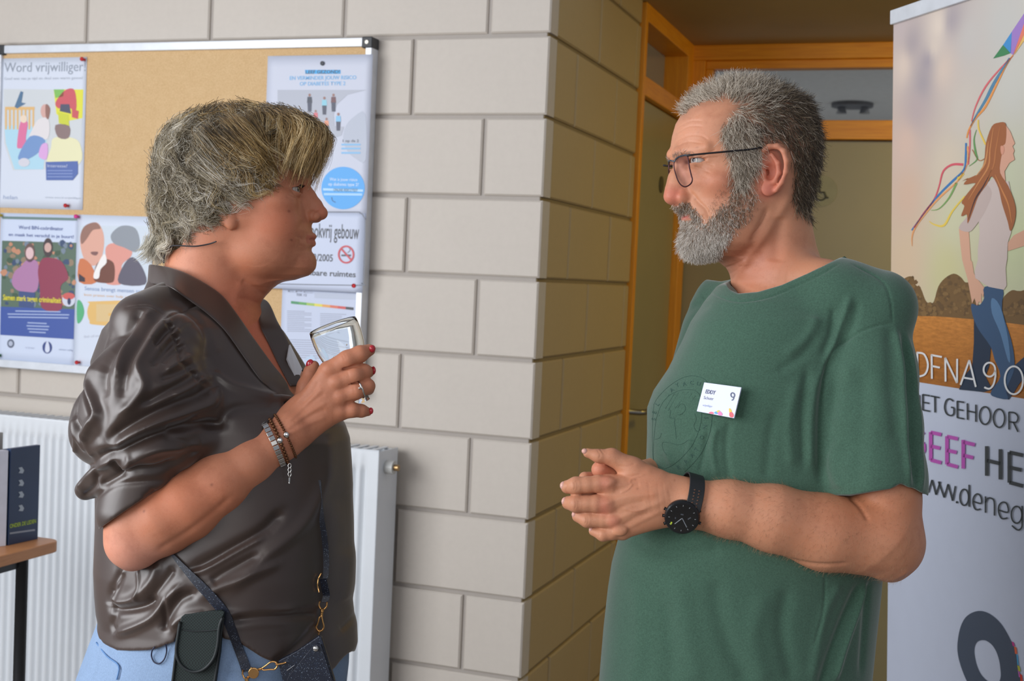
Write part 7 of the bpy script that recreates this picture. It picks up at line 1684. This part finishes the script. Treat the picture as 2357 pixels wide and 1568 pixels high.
# ================================================================== what the man wears
# eyeglasses
def gl(px, py, wl): return HL(px, py, wl)
near = []
for x, y in ((203, 650), (222, 625), (250, 613), (283, 610), (292, 640), (300, 690), (312, 740), (318, 765), (310, 790), (290, 806), (268, 812), (245, 800), (225, 770), (208, 720), (200, 680)):
    (px, py), = cH((x, y)); near.append(gl(px, py, -14-64*(x-200)/118))
near = smooth_poly(near, 3); far_ = [np.array((p[0]+19*(abs(p[2])-14)/64, p[1], -p[2])) for p in near]
gc = to_world(from_loc([near[0]]), DM)[0]
glasses = empty('eyeglasses', gc, label='rectangular metal-framed glasses on the nose of the bearded man', cat='glasses')
M_fr = plain('dark_red_metal_frame', (74, 40, 46), .25, .6, var=.1); M_frg = plain('blue_grey_metal', (88, 98, 108), .25, .7)
t = NT('lens_glass'); t.set(Roughness=.0, Transmission_Weight=1.0, IOR=1.12); t.b.inputs['Base Color'].default_value = (1, .95, .97, 1); t.b.inputs['Coat Weight'].default_value = .6; M_lens = t.m
for loop in (near, far_):
    W = to_world(from_loc(loop), DM); rim = MB().tube(list(W), 1.5*sM, 8, close=True).link('lens_rim', glasses, M_fr, smooth=True)
    top = [w for w, p in zip(W, loop) if p[1] < 366+0]; MB().tube(list(to_world(from_loc([p for p in loop[0:11]]), DM)), 2.0*sM, 8).link('brow_bar', glasses, M_frg, smooth=True)
    c = W.mean(0); n = len(W); nn = np.cross(W[0]-c, W[n//4]-c); nn /= np.linalg.norm(nn); th = 1.2*sM
    vs = [c+nn*th] + [w+nn*th for w in W] + [c-nn*th] + [w-nn*th for w in W]
    fs = [(0, 1+i, 1+(i+1) % n) for i in range(n)] + [(n+1, n+2+(i+1) % n, n+2+i) for i in range(n)] + [(1+i, n+2+i, n+2+(i+1) % n, 1+(i+1) % n) for i in range(n)]
    fix_normals(MB().add(vs, fs).link('lens', glasses, M_lens))
b0_ = near[0]; br_ = [near[0], (near[0][0]-4, near[0][1]-3, -8), (near[0][0]-5, near[0][1]-4, 0), (near[0][0]-4, near[0][1]-3, 8), far_[0]]
MB().tube(list(to_world(from_loc(smooth_poly(br_, 4, False)), DM)), 1.8*sM, 8).link('nose_bridge', glasses, M_frg, smooth=True)
tw = [gl(1583, 358.5, -80), gl(1590, 357, -86), gl(1640, 352, -112), gl(1700, 346.5, -128), gl(1735, 343, -133), gl(1752, 340, -127), gl(1772, 350, -113), gl(1800, 376, -106)]
for mir_ in (1, -1):
    pts = [(p[0]+(19 if mir_ < 0 else 0)*max(0, 1-i_/3), p[1], p[2]*mir_) for i_, p in enumerate(tw)]; MB().tube(list(to_world(from_loc(smooth_poly(pts, 4, False)), DM)), 2.2*sM, 8).link('temple_arm', glasses, plain('black_temple', (34, 30, 32), .3, .4), smooth=True)
    MB().tube(list(to_world(from_loc([(near[9][0]+(21 if mir_ < 0 else 2), near[9][1]+0, near[9][2]*mir_), (near[9][0]+(25 if mir_ < 0 else 6), near[9][1]-1, (near[9][2]-2)*mir_)]), DM)), 2.8*sM, 8).link('hinge', glasses, M_frg)
# wrist watch
wc = np.array(T(1583, 1156, -228)); wax = np.array((.957, .27, .06)); wax /= np.linalg.norm(wax)
watch = empty('wrist_watch', to_world([wc], DM)[0], label='black round sports watch with a perforated rubber strap on the left wrist of the man', cat='watch')
M_rub = plain('black_rubber', (30, 32, 34), .55, var=.1); M_wcase = plain('black_watch_case', (30, 31, 33), .3, .3)
lp = loop_around(wc, wax, 58.5, 60, 56); vs = []
for p in lp:
    rd = p-wc; rd -= rd.dot(wax)*wax; rd /= np.linalg.norm(rd); hw = 16.5 + 2.5*max(0, (p[1]-1156)/60)
    vs += [p-wax*hw, p-wax*hw+rd*4, p+wax*hw+rd*4, p+wax*hw]
n = len(lp); MB().add(to_world(vs, DM), [(i*4+a, i*4+(a+1) % 4, ((i+1) % n)*4+(a+1) % 4, ((i+1) % n)*4+a) for i in range(n) for a in range(4)]).link('strap', watch, M_rub, bevel=.0008)
up_ = sorted(range(n), key=lambda i: abs(lp[i][1]-1122) + (1000 if lp[i][2] > wc[2] else 0))[0]
for k in range(-4, 4):
    p = lp[(up_+k) % n]; rd = p-wc; rd -= rd.dot(wax)*wax; rd /= np.linalg.norm(rd); tg = np.cross(wax, rd)
    for sd in (-5, 5): blob('strap_hole', p+rd*3.6+wax*sd, (3.0, 1.9, 1.2) if False else (2.6, 1.6, 2.0), DM, watch, plain('hole_shadow', (96, 66, 50), .8), n=8)
cdir = np.array((-.12, .20, -1.0)); cdir /= np.linalg.norm(cdir); cc_ = np.array(T(1570, 1191, -284)); cx1 = np.cross(cdir, (0, 1.0, 0)); cx1 /= np.linalg.norm(cx1); cy1 = np.cross(cdir, cx1); cy1 *= (1 if cy1[1] > 0 else -1); cx1 *= (1 if cx1[0] > 0 else -1)
def disc(name, prof, mat, par, n=48):
    vs, fs = [], []
    for h_, r in prof:
        for i in range(n): a = 2*math.pi*i/n; vs.append(cc_ + cdir*h_ + (cx1*math.cos(a)+cy1*math.sin(a))*r)
    m = len(prof)
    for j in range(m-1):
        for i in range(n): fs.append((j*n+i, j*n+(i+1) % n, (j+1)*n+(i+1) % n, (j+1)*n+i))
    fs.append(tuple(range(n))); fs.append(tuple(range((m-1)*n, m*n))[::-1]); return MB().add(to_world(vs, DM), fs).link(name, par, mat, smooth=False)
case = disc('case', [(-16, 30), (-10, 36), (-2, 37), (2, 36), (5, 33.5), (5.2, 31)], M_wcase, watch)
for k in range(5): a = (.35, -.35, math.pi-.4, math.pi+.05, math.pi+.45)[k]; q = cc_ + (cx1*math.cos(a)+cy1*math.sin(a))*37 - cdir*4; tubeP('button', [q, q+(cx1*math.cos(a)+cy1*math.sin(a))*4], 3.4, DM, case, M_wcase, sm=0)
t = NT('watch_glass_face'); t.set(Roughness=.04); t.base(lin((10, 12, 14))); t.b.inputs['Coat Weight'].default_value = .4; dial = disc('dial', [(4.6, 30.6), (5.4, 30.4)], t.m, case)
def dmark(a0, r0, a1, r1, w, rgb, name='dial_mark'):
    p, q = (cx1*math.cos(a0)+cy1*math.sin(a0))*r0, (cx1*math.cos(a1)+cy1*math.sin(a1))*r1
    d_ = q-p; d_ /= np.linalg.norm(d_); s_ = np.cross(d_, cdir)*w/2; b_ = cc_+cdir*5.9
    MB().add(to_world([b_+p-s_, b_+q-s_, b_+q+s_, b_+p+s_], DM), [(0, 1, 2, 3)]).link(name, dial, ink(rgb, .3))
for k in range(12): a = k*math.pi/6+.08; dmark(a, 25.5, a, 28.5, 1.1, (150, 154, 158))
dmark(2.4, 1, 2.45, 20, 1.6, (150, 154, 160), 'hour_hand'); dmark(-.3+1.45, 0, 1.12, 22, 1.6, (120, 126, 132), 'minute_hand'); dmark(2.75, 23, 2.62, 28, 3.2, (190, 210, 60), 'green_mark'); dmark(-1.2, 8, -1.9, 9, 3.0, (70, 74, 80)); dmark(2.9+.4, 14, 2.9+.1, 14, 2.4, (70, 74, 80)); dmark(.2, 12, -.1, 18, 2.4, (80, 84, 90))
# name badge on the shirt
def c6(*p): return [(1460+x/5.6, 840+y/5.6) for x, y in p]
bw0 = [TSf(x, y, 6) for x, y in c6((860, 420), (1330, 480))]
dl = -(R.T @ (bw0[0]-CAM))[2]; dr = -(R.T @ (bw0[1]-CAM))[2]; cr_ = c6((900, 225), (1380, 290), (1285, 690), (803, 600)); dz = [dl-.004, dr-.009, dr-.011, dl-.005]
bc = [CAM + ray(*p)*d for p, d in zip(cr_, dz)]; av = bc[1]-bc[0]; bv = bc[0]-bc[3]; bv = bv - bv.dot(av)/av.dot(av)*av*.0
nn = np.cross(av, bv); nn /= np.linalg.norm(nn); nn = nn if nn.dot(CAM-bc[0]) > 0 else -nn
badge = empty('name_badge', bc[3], label='white printed name badge pinned on the green T-shirt of the man', cat='name badge')
vs = [p for p in bc] + [p - nn*.003 for p in bc]
MB().add(vs, [(3, 2, 1, 0), (4, 5, 6, 7), (0, 1, 5, 4), (1, 2, 6, 5), (2, 3, 7, 6), (3, 0, 4, 7)]).link('badge_holder', badge, plain('badge_plastic', (206, 212, 236), .12, var=.01), bevel=.0004)
class Skew:
    """plane through the badge corners; pixels land on it by ray"""
    def __init__(s, o, a, b, n): s.o, s.a, s.b, s.n = o, a/np.linalg.norm(a), b/np.linalg.norm(b), n; s.M = np.linalg.inv(np.stack([s.a, s.b, s.n], 1))
    def hit(s, px, py):
        d = ray(px, py); t_ = (s.o-CAM).dot(s.n)/d.dot(s.n); q = s.M @ (CAM+d*t_-s.o); return q[0], q[1]
    def pt(s, u, v, h=0.0): return s.o + s.a*u + s.b*v + s.n*h
BD = Skew(bc[3], av, bv, nn)
def tx(s_, p0, p1x, h_, rgb, bold=0.0):
    (x, y), = c6(p0); text(BD, s_, x, y, 1460+p1x/5.6, h_/5.6, rgb, badge, .0005, bold)
tx('EDDY', (915, 366), 1046, 50, (92, 98, 128), .025); tx('Schuer', (892, 440), 1022, 40, (120, 126, 150)); tx('vrijwilliger', (880, 530), 1010, 26, (168, 182, 214))
shape(BD, c6((960, 625), (985, 605), (1020, 612), (1020, 634)), (240, 110, 140), badge, .0005, 3, 'colour_dot'); shape(BD, c6((1030, 620), (1060, 600), (1085, 620), (1060, 636)), (90, 170, 220), badge, .0006, 3, 'colour_dot')
shape(BD, c6((1062, 600), (1090, 585), (1110, 605), (1080, 620)), (226, 206, 80), badge, .0007, 3, 'colour_dot'); shape(BD, c6((1080, 615), (1110, 600), (1140, 640), (1120, 655), (1085, 645)), (236, 130, 190), badge, .0008, 3, 'colour_dot')
shape(BD, c6((1225, 560), (1250, 575), (1262, 615), (1235, 625), (1222, 600)), (232, 196, 70), badge, .0006, 3, 'colour_dot'); shape(BD, c6((1228, 620), (1262, 610), (1286, 650), (1270, 680), (1232, 668)), (226, 92, 104), badge, .0007, 3, 'colour_dot')
stroke(BD, ell(*c6((1270, 390))[0], 4.2, 5.2, 18, rot=-.3), 2.8, (84, 94, 124), badge, .0006, 0, 'ring_emblem', close=True); stroke(BD, c6((1285, 420), (1275, 450), (1255, 455)), 2.6, (84, 94, 124), badge, .0006, 2, 'ring_emblem')
# round print on the shirt front
M_print = plain('faded_shirt_print', (52, 84, 74), .8)
prt = link('shirt_print', mesh([(0, 0, 0)], []), shirt) if False else None
def pl_(pts, r=.35, close=False, sm=5): return world_line('print_line', TSf, c6(*pts), r, shirt, M_print, sm, close, 4, .5)
pl_(((250, 520), (300, 430), (400, 320), (500, 240), (620, 170), (740, 142), (850, 160), (930, 210), (985, 330), (1005, 480), (1000, 700), (985, 820), (950, 950), (860, 1140), (760, 1270), (650, 1380)))
pl_(((255, 520), (240, 700), (236, 900), (240, 1100), (246, 1220), (270, 1280)), .3)
pl_(((330, 560), (380, 470), (460, 390), (560, 340), (660, 318), (760, 325), (830, 370), (865, 460), (872, 620), (850, 780), (800, 930), (730, 1060), (620, 1190), (500, 1290), (400, 1340)))
pl_(((330, 560), (290, 680), (268, 820), (252, 1000), (246, 1150), (262, 1250), (330, 1310), (400, 1340)), .35)
for a in (((450, 380), (320, 660)), ((520, 370), (400, 570)), ((570, 360), (440, 590)), ((630, 350), (470, 690)), ((700, 350), (530, 560)), ((740, 370), (590, 650)), ((790, 400), (620, 640))): pl_(a, .28, sm=0)
for a in (((440, 560), (470, 600), (460, 680), (520, 690), (520, 760), (535, 850), (540, 960)), ((560, 640), (600, 640), (660, 580), (640, 510), (590, 510), (560, 560)), ((780, 630), (800, 700), (770, 790), (810, 860), (850, 830)), ((360, 1040), (370, 1000), (420, 1000), (480, 1010), (560, 1030), (640, 1010), (700, 970), (780, 980)), ((360, 1040), (380, 1110), (420, 1160)), ((270, 960), (330, 940), (350, 880))): pl_(a, .30)
def glyph(ch, cx_, cy_, size, ang):
    cu = bpy.data.curves.new('g', 'FONT'); cu.body = ch; cu.resolution_u = 2; o = bpy.data.objects.new('g', cu); me = bpy.data.meshes.new_from_object(o); bpy.data.objects.remove(o); bpy.data.curves.remove(cu)
    co = np.array([v.co[:] for v in me.vertices]); c = (co.max(0)+co.min(0))/2; a = math.radians(ang)
    for v in me.vertices:
        x, y = (v.co[0]-c[0])*size/.7, -(v.co[1]-c[1])*size/.7; X, Y = x*math.cos(a)-y*math.sin(a), x*math.sin(a)+y*math.cos(a)
        w = TSf(1460+(cx_+X)/5.6, 840+(cy_+Y)/5.6, .8); v.co = w if w is not None else TSf(1560, 960, .8)
    link('print_letter', me, shirt, M_print)
for ch, x, y, a in (('A', 485, 325, -38), ('Y', 555, 262, -25), ('A', 648, 248, -12), ('C', 742, 232, 0), ('U', 832, 246, 14), ('L', 300, 505, -52), ('E', 262, 612, -72), ('S', 252, 700, -80), ('E', 570, 1322, -30), ('R', 670, 1245, -40), ('A', 745, 1165, -48), ('T', 800, 1090, -58), ('I', 845, 1020, -66), ('O', 868, 935, -74), ('N', 908, 800, -83), ('S', 926, 685, -90)): glyph(ch, x, y, 52, a)
